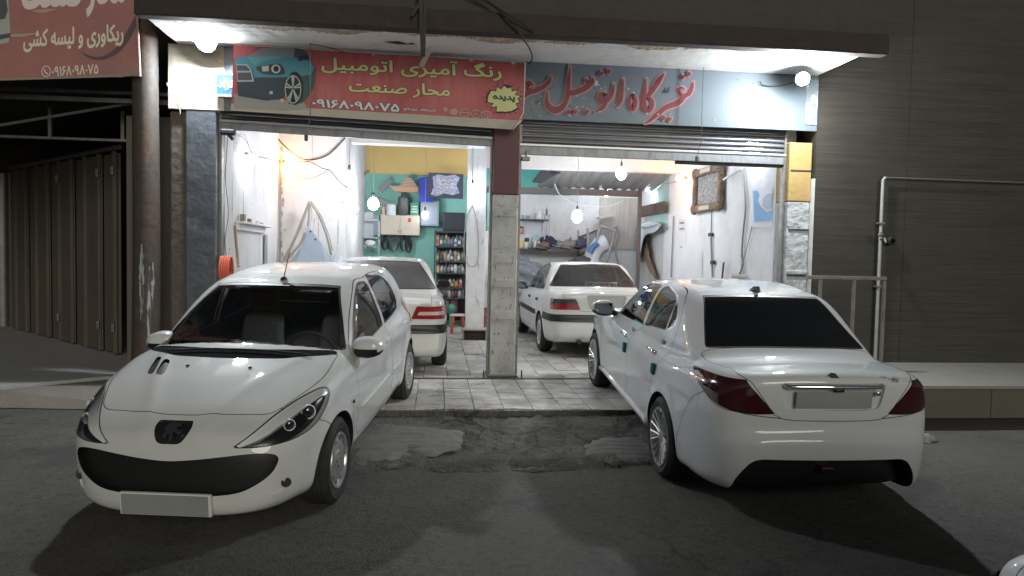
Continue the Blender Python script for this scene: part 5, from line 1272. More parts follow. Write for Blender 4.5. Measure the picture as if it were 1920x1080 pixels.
# --- printed banner over the left bay
BY = -.12
def wave(p): return .0012*math.sin(p[0]*5.1+.6)
def on_banner(q, lift=0.0):
    p = px(q[0], q[1], Y=BY); return (p[0], BY+wave(p)-lift, p[2])
M_ban = mat('banner_red', (.46,.085,.09), .5, noise=[(1.2,.7,(.54,.19,.17)),((8,1,1),.6,(.38,.035,.05)),(5,.25,(.36,.08,.08))])
M_ban_w = mat('banner_margin', (.50,.45,.38), .6, noise=(5,.4,(.38,.33,.27)))
M_yel = mat('print_yellow', (.62,.60,.26), .6); M_dk = mat('print_dark', (.012,.02,.02), .6); M_wht = mat('print_white', (.70,.74,.78), .6)
bn = thing('shop_banner', 'red printed banner with a teal car and yellow Persian lettering over the left bay', 'banner')
def quadgrid(name, TL, TR, BR, BL, to3, m, parent, nu=48, nv=10, lift=0.0):
    TL, TR, BR, BL = (np.array(q, float) for q in (TL, TR, BR, BL)); V = []
    for j in range(nv+1):
        for i in range(nu+1):
            a = TL+(TR-TL)*i/nu; b = BL+(BR-BL)*i/nu; V.append(to3(a+(b-a)*j/nv, lift))
    return mesh_obj(name, V, [(j*(nu+1)+i, j*(nu+1)+i+1, (j+1)*(nu+1)+i+1, (j+1)*(nu+1)+i) for j in range(nv) for i in range(nu)], m, parent, smooth=True)
quadgrid('print_area', (438,84), (983,119), (980,226), (434,194), on_banner, M_ban, bn)
quadgrid('lower_margin', (434,194.2), (980,226.2), (962,243), (432,207), on_banner, M_ban_w, bn, 48, 3)
for a, b in (((437,82),(984,117)),): MB().tube([on_banner(np.array(a)+(np.array(b)-a)*t, .004) for t in np.linspace(0,1,40)], .008, 6).build('hem_rope', M_ban_w, bn)
MB().tube([on_banner(q, .004) for q in ((984,117),(983,170),(981,212),(962,243))], .008, 6).build('hem_rope', M_ban_w, bn)
mesh_obj('folded_corner', [on_banner((981,214),.006), on_banner((962,243),.03), on_banner((958,243),.004), on_banner((976,222),.004)], [(0,1,2,3)], M_ban_w, bn)
for q in (700,883,962): p = on_banner((q, 84+(q-438)*.064)); MB().bbox((p[0]-.02,p[1]-.012,p[2]-.02), (p[0]+.02,p[1],p[2]+.012), .004).build('eyelet_tab', M_ban_w, bn)
ol = (.028, M_dk)
lay_text('lettering', 'رنگ آمیزی اتومبیل', (602,137), (941,153), (602,103), on_banner, M_yel, bn, .026, ol, .006)
lay_text('lettering', 'محار صنعت', (654,178), (844,187), (654,150), on_banner, M_yel, bn, .026, ol, .006)
lay_text('lettering', '۰۹۱۶۸۰۹۸۰۷۵', (585,200.5), (749,210.5), (585,185), on_banner, M_wht, bn, .03, (.035, M_dk), .006)
lay_text('lettering', 'استاد بهنام', (757,208), (816,212), (757,201), on_banner, M_wht, bn, .02, (.04, M_dk), .006)
sb = []
for i in range(28):
    a = 2*math.pi*i/28; r_ = (29 if i % 2 else 22)+random.uniform(-2,2); sb.append((945+r_*1.05*math.cos(a), 186+r_*.84*math.sin(a)))
flat('starburst_edge', [(945+(x-945)*1.10, 186+(y-186)*1.12) for x, y in sb], on_banner, M_dk, bn, .0035); flat('starburst', sb, on_banner, M_yel, bn, .006)
lay_text('lettering', 'پدیده', (924,190), (966,193), (924,178), on_banner, mat('print_navy', (.015,.03,.06), .6), bn, .04, None, .009)
for i in range(22):
    a = 2*math.pi*i/22+.1; p0, p1 = [np.array([945+r_*math.cos(a), 186+r_*.84*math.sin(a)]) for r_ in (33, random.uniform(36,41))]
    strip_mesh('burst_ray', [(*p0,1.2), (*((p0+p1)/2),1.0), (*p1,1.6)], on_banner, M_dk, bn, .005, n=2)
M_faint = mat('print_faint', (.50,.30,.28), .6)
for cx, cy in ((871,211.5),(893,213.5),(911.5,215)): 
    for r_ in (9.0,):
        P = ring_pts((cx,cy), r_*1.05, r_*.78, n=28); strip_mesh('emblem_ring', [(x,y,1.5) for x, y in P], on_banner, M_faint, bn, .005, n=1)
strip_mesh('emblem_bar', [(862,211,2.6),(871,211.5,2.6),(880,212,2.6)], on_banner, M_faint, bn, .006, n=2)
for k in range(3): a = math.radians(90+120*k); strip_mesh('emblem_spoke', [(893,213.5,1.6),(893+4*math.cos(a),213.5-3.2*math.sin(a),1.3),(893+8*math.cos(a),213.5-6.4*math.sin(a),.8)], on_banner, M_faint, bn, .006, n=2)
strip_mesh('emblem_ring', [(x,y,1.4) for x, y in ring_pts((911.5,215),3.4,6,n=18)], on_banner, M_faint, bn, .006, n=1); strip_mesh('emblem_ring', [(x,y,1.4) for x, y in ring_pts((911.5,212.5),6.5,3,n=18)], on_banner, M_faint, bn, .006, n=1)
flat('emblem_shield', [(829,203),(836,201),(841,205),(838,208),(834,212),(832,207)], on_banner, M_faint, bn, .005)
flat('emblem_tulip', ring_pts((851,210),7.5,6.5,n=14)[:-1], on_banner, M_faint, bn, .005)
# the printed car
C_ = lambda pts: [(430+x*.1389, 70+y*.1389) for x, y in pts]
def pc(name, pts, col, lift, n=0): return flat(name, C_(pts), on_banner, mat('print_'+name, col, .5), bn, lift, n)
pc('floor', [(62,960),(60,760),(300,800),(700,850),(1010,880),(1060,975),(700,985)], (.34,.32,.30), .004)
pc('car_side', [(920,270),(1060,240),(1120,330),(1172,420),(1165,560),(1150,680),(1070,800),(985,890),(800,900),(790,500)], (.035,.085,.09), .0045)
pc('car_glass', [(265,250),(430,150),(650,140),(890,148),(880,275),(600,255),(400,262)], (.28,.29,.29), .005)
pc('car_pillar', [(885,146),(1000,165),(1065,240),(930,285),(870,275)], (.05,.09,.09), .0055)
pc('car_body', [(82,275),(260,250),(420,255),(600,248),(880,270),(960,300),(1090,320),(1150,400),(1110,500),(960,530),(940,430),(885,385),(835,430),(800,545),(340,545),(318,430),(240,372),(88,368)], (.075,.30,.36), .006)
pc('car_hood', [(240,262),(600,250),(760,275),(600,300),(420,330),(350,372),(300,330)], (.16,.42,.47), .0075)
pc('car_bumper', [(88,366),(240,372),(318,430),(336,545),(800,540),(790,700),(730,830),(500,855),(120,790),(118,600)], (.030,.05,.075), .0078)
pc('grille_edge', [(92,362),(240,368),(300,430),(335,600),(112,602)], (.55,.58,.60), .0095); pc('grille_mesh', [(102,378),(228,384),(282,438),(312,580),(118,582)], (.07,.085,.09), .0112)
pc('grille_bar', [(108,455),(292,455),(296,478),(110,478)], (.5,.52,.54), .0128)
pc('lamp_shell', [(362,405),(560,368),(695,365),(752,492),(560,508),(430,482)], (.05,.055,.06), .0095, 3)
pc('lamp_square', [(440,395),(535,385),(535,460),(450,465)], (.62,.66,.66), .0112)
flat('lamp_ring', C_(ring_pts((632,430),62,60,n=22)[:-1]), on_banner, mat('print_lamp_ring', (.6,.64,.64), .5), bn, .0112); flat('lamp_eye', C_(ring_pts((635,430),38,40,n=18)[:-1]), on_banner, M_dk, bn, .0128)
pc('fog', [(540,735),(585,725),(590,765),(550,770)], (.55,.58,.58), .0095)
pc('mirror', [(925,270),(1000,240),(1070,250),(1060,290),(960,300),(940,330)], (.02,.03,.035), .0095)
flat('tyre', C_(ring_pts((885,690),118,225,n=30)[:-1]), on_banner, M_dk, bn, .0095)
for k in range(5):
    a0 = math.radians(-90+72*k)
    for da in (-.13, .13):
        a = a0+da; strip_mesh('spoke', [(430+(862+8*math.cos(a0))*.1389, 70+(690+20*math.sin(a0))*.1389, 2.2), (430+(862+50*math.cos(a))*.1389, 70+(700+95*math.sin(a))*.1389, 2.4), (430+(862+100*math.cos(a))*.1389, 70+(705+180*math.sin(a))*.1389, 3.2)], on_banner, mat('print_spoke', (.45,.48,.48), .5), bn, .0115, n=3)
strip_mesh('rim', [(430+x*.1389, 70+y*.1389, 1.8) for x, y in ring_pts((862,705),105,185,n=30)], on_banner, MATS['print_spoke'], bn, .0112, n=1)
pc('number', [(690,835),(735,830),(738,878),(692,882)], (.55,.55,.42), .0095)

# --- painted sign on the grey-blue fascia (part of the building)
def on_fascia(q, lift=0.0): return tuple(px(q[0], q[1], Y=.06-lift))
S_ = lambda pts, dx=0, dy=0: [(970+(p[0]+dx)*.1823, 110+(p[1]+dy)*.1823, p[2]*.1823) for p in pts]
M_sgn = mat('sign_red', (.18,.022,.032), .55, noise=(14,.3,(.13,.02,.028))); M_sge = mat('sign_pink', (.36,.20,.20), .6, noise=(12,.35,(.27,.17,.17)))
letters = [
    [(1808,240,8),(1798,300,34),(1760,365,48),(1705,375,44),(1668,350,34),(1655,315,28),(1690,298,22),(1725,315,8)],
    [(1725,385,44),(1670,440,66),(1610,470,66),(1555,490,58),(1490,530,54),(1420,590,44),(1360,640,30),(1312,662,8)],
    [(1328,205,8),(1312,320,40),(1300,420,58),(1305,500,70),(1340,540,52),(1380,505,48),(1385,440,44),(1350,395,40)],
    [(1512,148,8),(1462,230,40),(1400,320,44),(1340,395,36)],
    [(1486,165,4),(1430,225,12),(1370,330,10)],
    [(1185,378,22),(1155,430,34),(1160,495,40),(1188,525,34),(1212,485,42),(1216,420,38),(1185,378,22)],
    [(1092,205,8),(1074,320,46),(1058,430,54),(1030,498,10)],
    [(992,258,8),(982,340,38),(945,410,48),(900,445,46)],
    [(905,352,20),(862,360,36),(845,405,48),(880,440,50),(915,425,46),(905,380,30)],
    [(915,430,44),(890,490,50),(850,525,36),(800,542,6)],
    [(775,195,18),(770,240,46),(725,245,56),(705,205,20)],
    [(765,250,50),(705,300,62),(640,330,62),(575,350,66),(530,350,56)],
    [(543,78,6),(533,190,30),(524,320,44),(508,420,50),(460,500,64),(390,530,76),(325,490,62),(300,425,42),(312,340,6)],
    [(345,182,8),(325,240,42),(265,290,54),(195,325,54),(130,345,50),(70,385,46)],
    [(165,275,20),(120,245,44),(85,265,44),(105,305,44),(150,335,46)],
]
for i_, L_ in enumerate(letters):
    L_ = [(a, b, c*.86) for a, b, c in L_]
    strip_mesh('letter_edge', S_(L_), on_fascia, M_sge, wk, .002+.0003*i_, grow=3.2); strip_mesh('letter_stroke', S_(L_), on_fascia, M_sgn, wk, .0075+.0003*i_)
for cx, cy in ((1702,188),(1762,158),(1500,608),(1562,622),(868,152),(938,132),(530,548),(594,545),(716,546)):
    for nm, k, m_, lf in (('letter_edge',42,M_sge,.0068), ('letter_dot',27,M_sgn,.0125)):
        flat(nm, [(970+(cx+a*k*1.15)*.1823, 110+(cy+b*k*.95)*.1823) for a, b in ((1.0,-.35),(.15,1.0),(-1.0,.35),(-.15,-1.0))], on_fascia, m_, wk, lf)
for i in range(70):                                            # chipped paint
    x, y = 985+abs(rng.normal(0,.32))*330, rng.uniform(150,222)
    if i > 45: x, y = rng.uniform(1080,1420), rng.uniform(140,230)
    r_ = rng.uniform(.5,2.2); a = rng.random()*6
    flat('paint_chip', [(x+r_*1.6*math.cos(a),y+r_*math.sin(a)),(x+r_*math.cos(a+1.7),y+r_*.6*math.sin(a+1.7)),(x+r_*math.cos(a+3.2),y+r_*.8*math.sin(a+3.2)),(x+r_*.7*math.cos(a+4.6),y+r_*math.sin(a+4.6))], on_fascia, mat('chip_pale', (.50,.50,.48), .8) if i % 3 else mat('chip_dark', (.05,.05,.05), .9), wk, .0135)
flat('paint_chip', [(1116,152),(1121,151),(1121,160),(1115,161)], on_fascia, MATS['chip_pale'], wk, .0135); flat('paint_chip', [(1246,173),(1256,161),(1254,174)], on_fascia, MATS['chip_dark'], wk, .0135)

# --- banner of the neighbour, top left
LY = -.18
def wave2(p): return .0015*math.sin(p[0]*4+1)
def on_left(q, lift=0.0):
    p = px(q[0], q[1], Y=LY); return (p[0], LY+wave2(p)-lift, p[2])
M_lb = mat('banner_dusky', (.42,.175,.16), .5, noise=[(1.2,.7,(.30,.145,.145)),(4,.3,(.50,.24,.21))])
lbn = thing('shop_banner', 'dusky red banner with cream Persian lettering and phone number tied to the rusty pole', 'banner')
quadgrid('print_area', (-420,-170), (252,-150), (263,138), (-420,158), on_left, M_lb, lbn, 40, 14)
quadgrid('lower_margin', (-420,158.2), (263,138.2), (262,143), (-420,164), on_left, mat('margin_dusky', (.36,.26,.22), .6), lbn, 40, 1)
MB().tube([on_left(q, .004) for q in ((252,-150),(255,0),(259,60),(262,115),(263,143))], .012, 6).build('hem', mat('margin_dusky'), lbn)
mesh_obj('folded_corner', [on_left((263,118),.006), on_left((263,142),.05), on_left((222,146),.006)], [(0,1,2)], MATS['margin_dusky'], lbn)
M_cr = mat('print_cream', (.85,.76,.64), .6)
strip_mesh('swirl', [(259,30,9),(243,62,12),(222,92,10),(196,108,7),(172,108,5),(152,98,1)], on_left, mat('print_dusk_dark', (.12,.085,.085), .6), lbn, .0035)
strip_mesh('light_streak', [(20,67,5),(45,66,6),(72,62,1)], on_left, mat('print_glow', (.48,.38,.28), .6), lbn, .0035); strip_mesh('light_streak', [(62,20,2),(82,21,7),(106,17,1)], on_left, MATS['print_glow'], lbn, .0035)
lay_text('lettering', 'ریکاوری و لیسه کشی', (44,99), (232,87), (44,56), on_left, M_cr, lbn, .03, None, .006)
lay_text('lettering', 'محار صنعت', (41,40), (236,28), (41,-62), on_left, mat('print_pinkish', (.85,.72,.70), .6), lbn, .045, None, .006)
lay_text('lettering', '۰۹۱۶۸۰۹۸۰۷۵', (98,144), (185,139), (98,125), on_left, M_cr, lbn, .02, None, .006)
strip_mesh('phone_ring', [(x,y,1.6) for x, y in ring_pts((87,134),8,10,n=24)], on_left, M_cr, lbn, .006, n=1); strip_mesh('phone_mark', [(84,130,3),(85,135,2),(90,139,3)], on_left, M_cr, lbn, .006, n=4)
flat('printed_car', [(-60,-40),(14,-40),(17,25),(20,66),(16,80),(-60,96)], on_left, mat('print_pale', (.45,.46,.42), .5), lbn, .0035); flat('printed_window', [(-60,-30),(8,-30),(15,20),(10,35),(-60,48)], on_left, mat('print_slate', (.10,.10,.11), .5), lbn, .006); flat('printed_trim', [(-60,76),(20,62),(20,70),(-60,88)], on_left, MATS['print_slate'], lbn, .006)

# --- blue street name sign
def on_sign(q, lift=0.0): return tuple(px(q[0], q[1], Y=.02-lift))
ss = thing('street_sign', 'small blue street name sign with white lettering beside the red banner', 'sign')
a, b = px(403,137,Y=.02), px(470,184,Y=.02)
MB().bbox((a[0],.02,b[2]), (b[0],.035,a[2]), .003).build('plate', mat('sign_white', (.7,.7,.7), .5), ss)
flat('blue_field', [(405,139),(468,141),(468,180),(405,178)], on_sign, mat('sign_blue', (.03,.12,.42), .45), ss, .004)
lay_text('lettering', 'نژاد', (408,168), (437,170), (408,146), on_sign, MATS['sign_white'], ss, .03, None, .007)
lay_text('lettering', 'SAMANIN', (405,180.5), (446,182), (405,175.5), on_sign, MATS['sign_white'], ss, .02, None, .007, latin=True)
# ------------------------------------------------------------------ lamps
def glow(name, col, s): return mat(name, (1,1,1), .5, emit=(col, s))
M_bulb = glow('bulb_white', (.82,.90,1.0), 138); M_bulb2 = glow('bulb_dim', (.82,.90,1.0), 74); M_bulb_o = glow('bulb_orange', (1.0,.40,.08), 130); M_flood = glow('flood_white', (.86,.94,1.0), 2000)
M_sock = mat('socket', (.06,.06,.065), .5); M_sockw = mat('lamp_base_white', (.55,.55,.55), .5)
def hang_bulb(q, Y, label, m, r=.055, top=None, zs=1.15):
    c = px(*q, Y=Y); e = thing('hanging_bulb', label, 'light bulb', c, 0, 'bare bulbs in the workshop')
    r *= 1.2; top = top if top is not None else 3.94-c[2]
    MB().sphere((0,0,-.01), r, 14, 10, (1,1,zs)).build('bulb', m, e, True)
    MB().lathe([(.001,r*1.5+.05),(.017,r*1.5+.048),(.02,r*1.5),(.026,r*1.05),(.024,r*.9)], n=12).build('socket', M_sock, e, True)
    MB().tube([(0,0,r*1.5+.045),(.006,0,top*.5),(0,0,top)], .0045, 5).build('cord', M_wire_grey, e)
    return e
hang_bulb((655,332), 2.6, 'large round lit bulb hanging in front of the white inner wall edge', M_bulb, .075, zs=1.0)
hang_bulb((700,381), 4.6, 'round lit bulb on a thin cord in front of the green back wall', M_bulb, .080)
hang_bulb((1165,324), 2.7, 'lit bulb hanging below the cream cross beam in the right bay', M_bulb, .070, zs=1.2)
hang_bulb((1082,405), 3.9, 'lit bulb on a long cord above the saloon with smoked tail lights', M_bulb, .072, zs=1.3)
hang_bulb((1137,361), 6.1, 'small lit bulb under the corrugated roof near the back wall', M_bulb2, .055)
hang_bulb((886,352), 3.86, 'lit bulb hanging against the flaking white back pillar', M_bulb2, .05)
hang_bulb((926,320), 5.6, 'lit bulb half hidden by the maroon pillar head', M_bulb2, .07)
hang_bulb((797,402), 6.2, 'small glowing globe standing in for a reflection on the grey metal cabinet', glow('reflection_glow', (.82,.90,1.0), 20), .055)  # added glowing globe in place of a bright reflection on the cabinet
def wall_bulb(c, aim, label, m, r=.05, base=M_sockw, t0=-1.05):
    """bulb in a holder; only the dome beyond the base gives light"""
    e = thing('wall_bulb', label, 'light bulb', c, 0, 'bare bulbs in the workshop'); e.rotation_euler = Vector(aim).to_track_quat('Z', 'Y').to_euler()
    prof = [(r*math.cos(t), .02+r*math.sin(t)*1.05) for t in np.linspace(t0, math.pi/2-.02, 10)]
    MB().lathe(prof, n=18).build('bulb', m, e, True)
    MB().lathe([(.0001,-.11),(.022,-.11),(.022,-.06),(r*.75,-.035),(r*1.03,.019),(.0001,.0195)] if t0 == 0 else [(.0001,-.11),(.024,-.11),(.026,-.06),(r*.5,-.03),(r*.48,-.028),(.0001,-.028)], n=18).build('socket', base, e, True)
    return e
wall_bulb(px(472,296,X=W_L+.10), (.8,-.1,-.6), 'lit white bulb on the left side wall above the little shelf', M_bulb2, .06)
wall_bulb(px(541,303,Y=3.33), (.75,-.6,-.1), 'orange glowing bulb on the white inner wall', M_bulb_o, .06, mat('orange_base', (.5,.2,.06), .6))
wall_bulb(px(1277,334,X=W_R-.10), (-.75,.1,-.1), 'orange glowing bulb on the right wall beside the ornate frame', M_bulb_o, .06, MATS['orange_base'])
wall_bulb(px(1217,352,X=W_R-.14), (-.3,-.2,-.9), 'lit bulb on the pale green patch of the right wall', M_bulb2, .065)
wall_bulb(np.array([W_R-.12,.95,3.30]), (-.5,.2,-.9), 'lit bulb high on the right wall just inside the shutter', M_bulb, .06)
fl = wall_bulb(px(1504,147,Y=-.42), (-.18,-.86,-.47), 'bright white lamp under the canopy corner at the right end of the fascia', M_flood, .075, t0=0)
fl['group'] = 'lamps under the canopy'; fl.name = 'canopy_lamp'; fl['category'] = 'lamp'
# left canopy lamp: a small floodlight with its bracket
c = px(386,79,Y=-.10); fl = thing('canopy_lamp', 'bright oval floodlight on a stalk above the cream wall at the left', 'lamp', c, 0, 'lamps under the canopy'); fl.rotation_euler = Vector((.0,-.90,-.42)).to_track_quat('Z', 'Y').to_euler()
MB().sphere((0,0,0), .066, 16, 8, (1.7,.9,.35)).build('lens', glow('flood_white_left', (.86,.94,1.0), 2300), fl, True)
MB().lathe([(.0001,-.075),(.06,-.07),(.115,-.03),(.118,.0),(.10,-.012),(.0001,-.03)], n=22).build('housing', M_sockw, fl, True)
st = MB().tube([(c[0]-.03,-.02,c[2]+.04),(c[0]-.05,-.0,4.03)], .012, 6).tube([(c[0]+.05,-.02,c[2]-.10),(c[0]-.12,-.0,c[2]-.06)], .01, 6); tag(st.build('lamp_stalk', M_sockw), 'thin bracket holding the oval floodlight under the canopy', 'bracket')
# pull cords with plugs
for (x0, y0, x1, y1, Y, lb_) in ((582,82,574,256,-.20,'thin pull cord with a black plug hanging across the red banner'), (1319,118,1307,296,-.05,'thin pull cord with a black plug hanging over the right shutter')):
    a, b = px(x0,y0,Y=Y), px(x1,y1,Y=Y); e = thing('pull_cord', lb_, 'cord', (a[0],Y,b[2]))
    MB().tube([(0,0,a[2]-b[2]),(.004,0,.2),(b[0]-a[0],0,.02)], .004, 5).build('cord', M_wire, e); MB().bbox((b[0]-a[0]-.02,-.018,-.05), (b[0]-a[0]+.02,.018,.02), .008).build('plug', M_sock, e)
# steel bracket hanging off the beam in front of the banner
e = thing('steel_bracket', 'rusty steel channel bracket hanging from the beam in front of the red banner', 'bracket')
q0, q1 = px(787,-60,Y=-1.02), px(793,104,Y=-1.02)
def bar(name, a, b, w, d, m, parent):
    a, b = np.array(a, float), np.array(b, float); t = (b-a)/np.linalg.norm(b-a); u = np.cross(t, [0,1.,0]); u /= np.linalg.norm(u); v = np.cross(t, u)
    return MB().prism([(-w/2,-d/2),(w/2,-d/2),(w/2,d/2),(-w/2,d/2)], a, u, v, b-a).build(name, m, parent)
M_brk = mat('bracket_steel', (.055,.05,.047), .7, metal=.3, noise=(14,.6,(.10,.075,.055)))
bar('channel', q0, q1, .045, .05, M_brk, e); bar('channel', px(799,-60,Y=-1.06), px(795,96,Y=-1.04), .028, .03, M_brk, e)
bar('brace', px(772,30,Y=-1.03), px(788,6,Y=-1.03), .03, .02, M_brk, e); bar('arm', px(808,88,Y=-.98), px(789,126,Y=-.98), .05, .03, mat('light_channel', (.20,.19,.175), .6, metal=.4), e)
# loose wires under the canopy and above
def wire(pts, label, r=.006, m=M_wire, n=8, cat='cable'):
    return tag(MB().tube(catmull(pts, n), r, 5).build('cable', m), label, cat)
wire([px(860,-20,Y=-1.02), px(925,12,Y=-1.02), px(962,48,Y=-1.02), px(990,86,Y=-.9), px(998,108,Y=-.3), px(992,120,Y=-.02)], 'black cable drooping from the beam to the banner corner', .010)
wire([px(885,-20,Y=-1.03), px(940,20,Y=-1.03), px(975,42,Y=-1.03), px(1000,60,Y=-1.0)], 'second black cable crossing the dark upper wall', .007)
wire([px(580,82,Y=-.3), px(612,88,Y=-.3), px(648,99,Y=-.2)], 'thin slack wire under the canopy near the soffit hole', .004)
wire([px(1425,152,Y=.03), px(1432,160,Y=.02), px(1460,161,Y=.01), px(1495,152,Y=-.05), px(1502,143,Y=-.38)], 'thin wire looping along the fascia to the canopy lamp', .006)
wire([px(345,30,Y=-.3), px(352,60,Y=-.3), px(372,62,Y=-.3), px(386,66,Y=-.3)], 'short black wire feeding the oval floodlight', .006)
wire([px(312,155,Y=.03), px(325,180,Y=0), px(336,200,Y=0), px(338,214,Y=0)], 'pale frayed wire end beside the cream wall', .006, M_wire_grey)

# ------------------------------------------------------------------ things on the left side wall
e = thing('wall_shelf', 'small white shelf on the left side wall with bits on it', 'shelf')
a, b = px(440,412,X=W_L), px(493,412,X=W_L)
MB().bbox((W_L+.001,a[1],a[2]-.045), (W_L+.12,b[1],a[2]-.015), .006).build('board', M_plaster, e); MB().bbox((W_L+.001,a[1]+.02,a[2]-.13), (W_L+.05,b[1]-.05,a[2]-.046), .006).build('support', M_plaster, e)
for i, (t, s_, c_) in enumerate(((.12,(.05,.11,.06),(.25,.21,.18)), (.35,(.04,.09,.035),(.18,.10,.07)), (.62,(.05,.10,.025),(.55,.52,.46)), (.80,(.04,.13,.02),(.30,.30,.30)))):
    y = a[1]+(b[1]-a[1])*t; o = MB().bbox((W_L+.03,y-s_[1]/2,a[2]-.0145), (W_L+.03+s_[0],y+s_[1]/2,a[2]-.0145+s_[2]*1.6), .01).build('odd_box', mat('oddbox%d' % i, c_, .8, noise=(18,.5,(.12,.11,.10))))
    tag(o, ('grey sanding block', 'rusty tin lid', 'cream sandpaper pack', 'flat grey tool')[i]+' lying on the little white wall shelf', ('block','lid','sandpaper','tool')[i])
a, b = px(440,425,X=W_L+.06), px(447,500,X=W_L+.2); tag(MB().tube([a,b], .016, 8).build('wooden_stick', M_wood), 'wooden stick leaning on the left side wall under the little shelf', 'stick')
a, b = px(499,440,X=W_L+.03), px(497,500,X=W_L+.06); tag(MB().bbox((W_L+.02,a[1]-.07,b[2]-.2), (W_L+.035,a[1]+.07,a[2]), .004).build('metal_strip', mat('zinc', (.40,.41,.40), .5, metal=.5)), 'grey metal strip leaning upright on the left side wall', 'strip')
e = thing('air_hose', 'coiled red air hose hung just inside the left bay', 'hose')
c = px(416,505,X=W_L+.07)
for k in range(5):
    pts = [(c[0]+.02*k, c[1]+.10*math.cos(a)+.015*k, c[2]-.02+.17*math.sin(a)) for a in np.linspace(0, 2*math.pi, 22)]
    MB().tube(pts, .013, 6).build('loop', mat('red_hose', (.55,.10,.05), .5), e, True)
yw = 3.39
def wl(pts, label, Y=None, X=None, r=.006, m=M_wire): return wire([px(*p, Y=Y, X=X) for p in pts], label, r, m)
wl([(510,246),(535,275),(560,294),(580,300),(610,293),(630,277),(650,255)], 'thick black cable sagging across the white inner wall', Y=yw-.03, r=.011)
wl([(484,247),(500,270),(520,298),(528,305)], 'thin cable running down to the orange bulb on the inner wall', Y=yw-.04)
wl([(555,303),(582,304),(605,316),(618,319),(635,338),(650,352)], 'thin cable stapled along the white inner wall', Y=yw-.02)
wl([(545,322),(562,332),(582,334),(603,327),(617,318)], 'slack loop of thin cable under the orange bulb', Y=yw-.02, m=M_wire_grey)
wl([(428,248),(424,300),(423,340),(428,400),(422,450),(426,490)], 'wavy thin cable hanging down the left side wall', X=W_L+.02, r=.004)
wl([(447,254),(462,265),(475,290),(498,296),(520,303)], 'thin cable from the left wall bulb to the inner wall', X=W_L+.05, r=.004)
a, b = px(526,300,Y=yw-.02), px(528,470,Y=yw-.02); tag(MB().tube([a,(a[0],a[1],1.0)], .013, 8).build('conduit_pipe', M_wire_grey), 'vertical grey conduit beside the orange bulb on the inner wall', 'conduit')
e = part('wall_stain', MB().add([px(436,250,X=W_L+.002),px(460,252,X=W_L+.002),px(470,275,X=W_L+.002),px(452,285,X=W_L+.002),px(438,284,X=W_L+.002)], [(0,1,2,3,4)]), mat('bare_mortar', (.42,.40,.36), .95, noise=(22,.9,(.72,.71,.70),(.44,.55))))

# car door shell leaning on the inner wall
e = thing('door_shell', 'loose pale car door with bare window frame leaning on the inner wall', 'car door')
D = lambda x, y, Y: np.array(px(x, y, Y=Y))
YD = 3.05
pan = [D(541,496,YD), D(565,462,YD), D(578,424,YD+.06), D(600,452,YD), D(626,492,YD), D(626,540,YD-.15), D(545,540,YD-.15)]
th = np.array([0,.05,0]); mesh_obj('panel', pan+[p+th for p in pan], [tuple(range(7))]+[(7+6,7+5,7+4,7+3,7+2,7+1,7)]+[(i,(i+1)%7,7+(i+1)%7,7+i) for i in range(7)], mat('door_primer', (.34,.40,.48), .45, noise=(5,.3,(.28,.33,.40))), e)
for pts, r_ in (([(533,487),(556,440),(570,405),(581,377)],.024), ([(578,424),(580,400),(582,378)],.020), ([(582,378),(597,402),(612,440),(621,478)],.018), ([(586,380),(602,405),(616,440),(624,470)],.008)):
    MB().tube(catmull([D(x,y,YD+.08) for x, y in pts], 6), r_, 8).build('window_frame', mat('door_edge', (.36,.33,.28), .5, noise=(9,.5,(.22,.20,.17))), e, True)
MB().tube(catmull([D(531,492,YD-.05), D(548,474,YD-.03), D(562,458,YD-.02), D(572,436,YD)], 6), .020, 8).build('door_flange', MATS['door_edge'], e, True)
for q in ((582,434),(591,449)): MB().lathe([(.016,0),(.0001,-.004)], c=D(*q,YD-.002), axis='y', n=14).build('bolt_hole', M_ink if 'black_ink' in MATS else mat('black_ink', (.01,.01,.012), .6), e)
e = thing('panel_offcut', 'small bent sheet offcut standing beside the loose car door', 'offcut')
MB().add([D(622,492,3.2),D(634,456,3.3),D(638,480,3.3),D(648,486,3.3),D(650,505,3.2),D(624,510,3.15)], [(0,1,2,3,4,5)]).build('sheet', mat('pale_sheet', (.55,.60,.66), .5), e)

# ------------------------------------------------------------------ back wall of the left bay
YB = W_B-.02
def wbox(name, x0, y0, x1, y1, depth, label, cat, m, yb=YB, r=.008, group=None):
    a, b = px(x0,y1,Y=yb-depth), px(x1,y0,Y=yb-depth); e = thing(name, label, cat, (a[0],yb-depth,a[2]), 0, group); w_, h_ = b[0]-a[0], b[2]-a[2]
    MB().bbox((0,0,0), (w_,depth,h_), r).build('body', m, e); return e, w_, h_
M_cab = mat('cream_cabinet', (.52,.45,.35), .55, noise=[(4,.4,(.42,.35,.26)),(26,.5,(.25,.2,.15),(.66,.74))])
e, w_, h_ = wbox('wall_cabinet', 713, 404, 787, 440, .30, 'cream two-door wall cabinet with a red sticker on the green wall', 'cabinet', M_cab)
for k in range(2): MB().bbox((w_*k/2+.006,-.016,.006), (w_*(k+1)/2-.006,-.001,h_-.006), .004).build('door', M_cab, e)
MB().bbox((w_*.70,-.021,h_*.66), (w_*.78,-.017,h_*.86), .002).build('sticker', mat('red_sticker', (.45,.04,.05), .6), e)
for xk in (.46,.53): MB().bbox((w_*xk-.01,-.03,.06), (w_*xk+.01,-.0165,.10), .004).build('knob', M_steel, e)
e, w_, h_ = wbox('metal_cabinet', 788, 377, 823, 423, .22, 'grey metal fuse cabinet on the green wall', 'cabinet', mat('grey_enamel', (.30,.34,.38), .35, noise=(5,.3,(.24,.27,.31))))
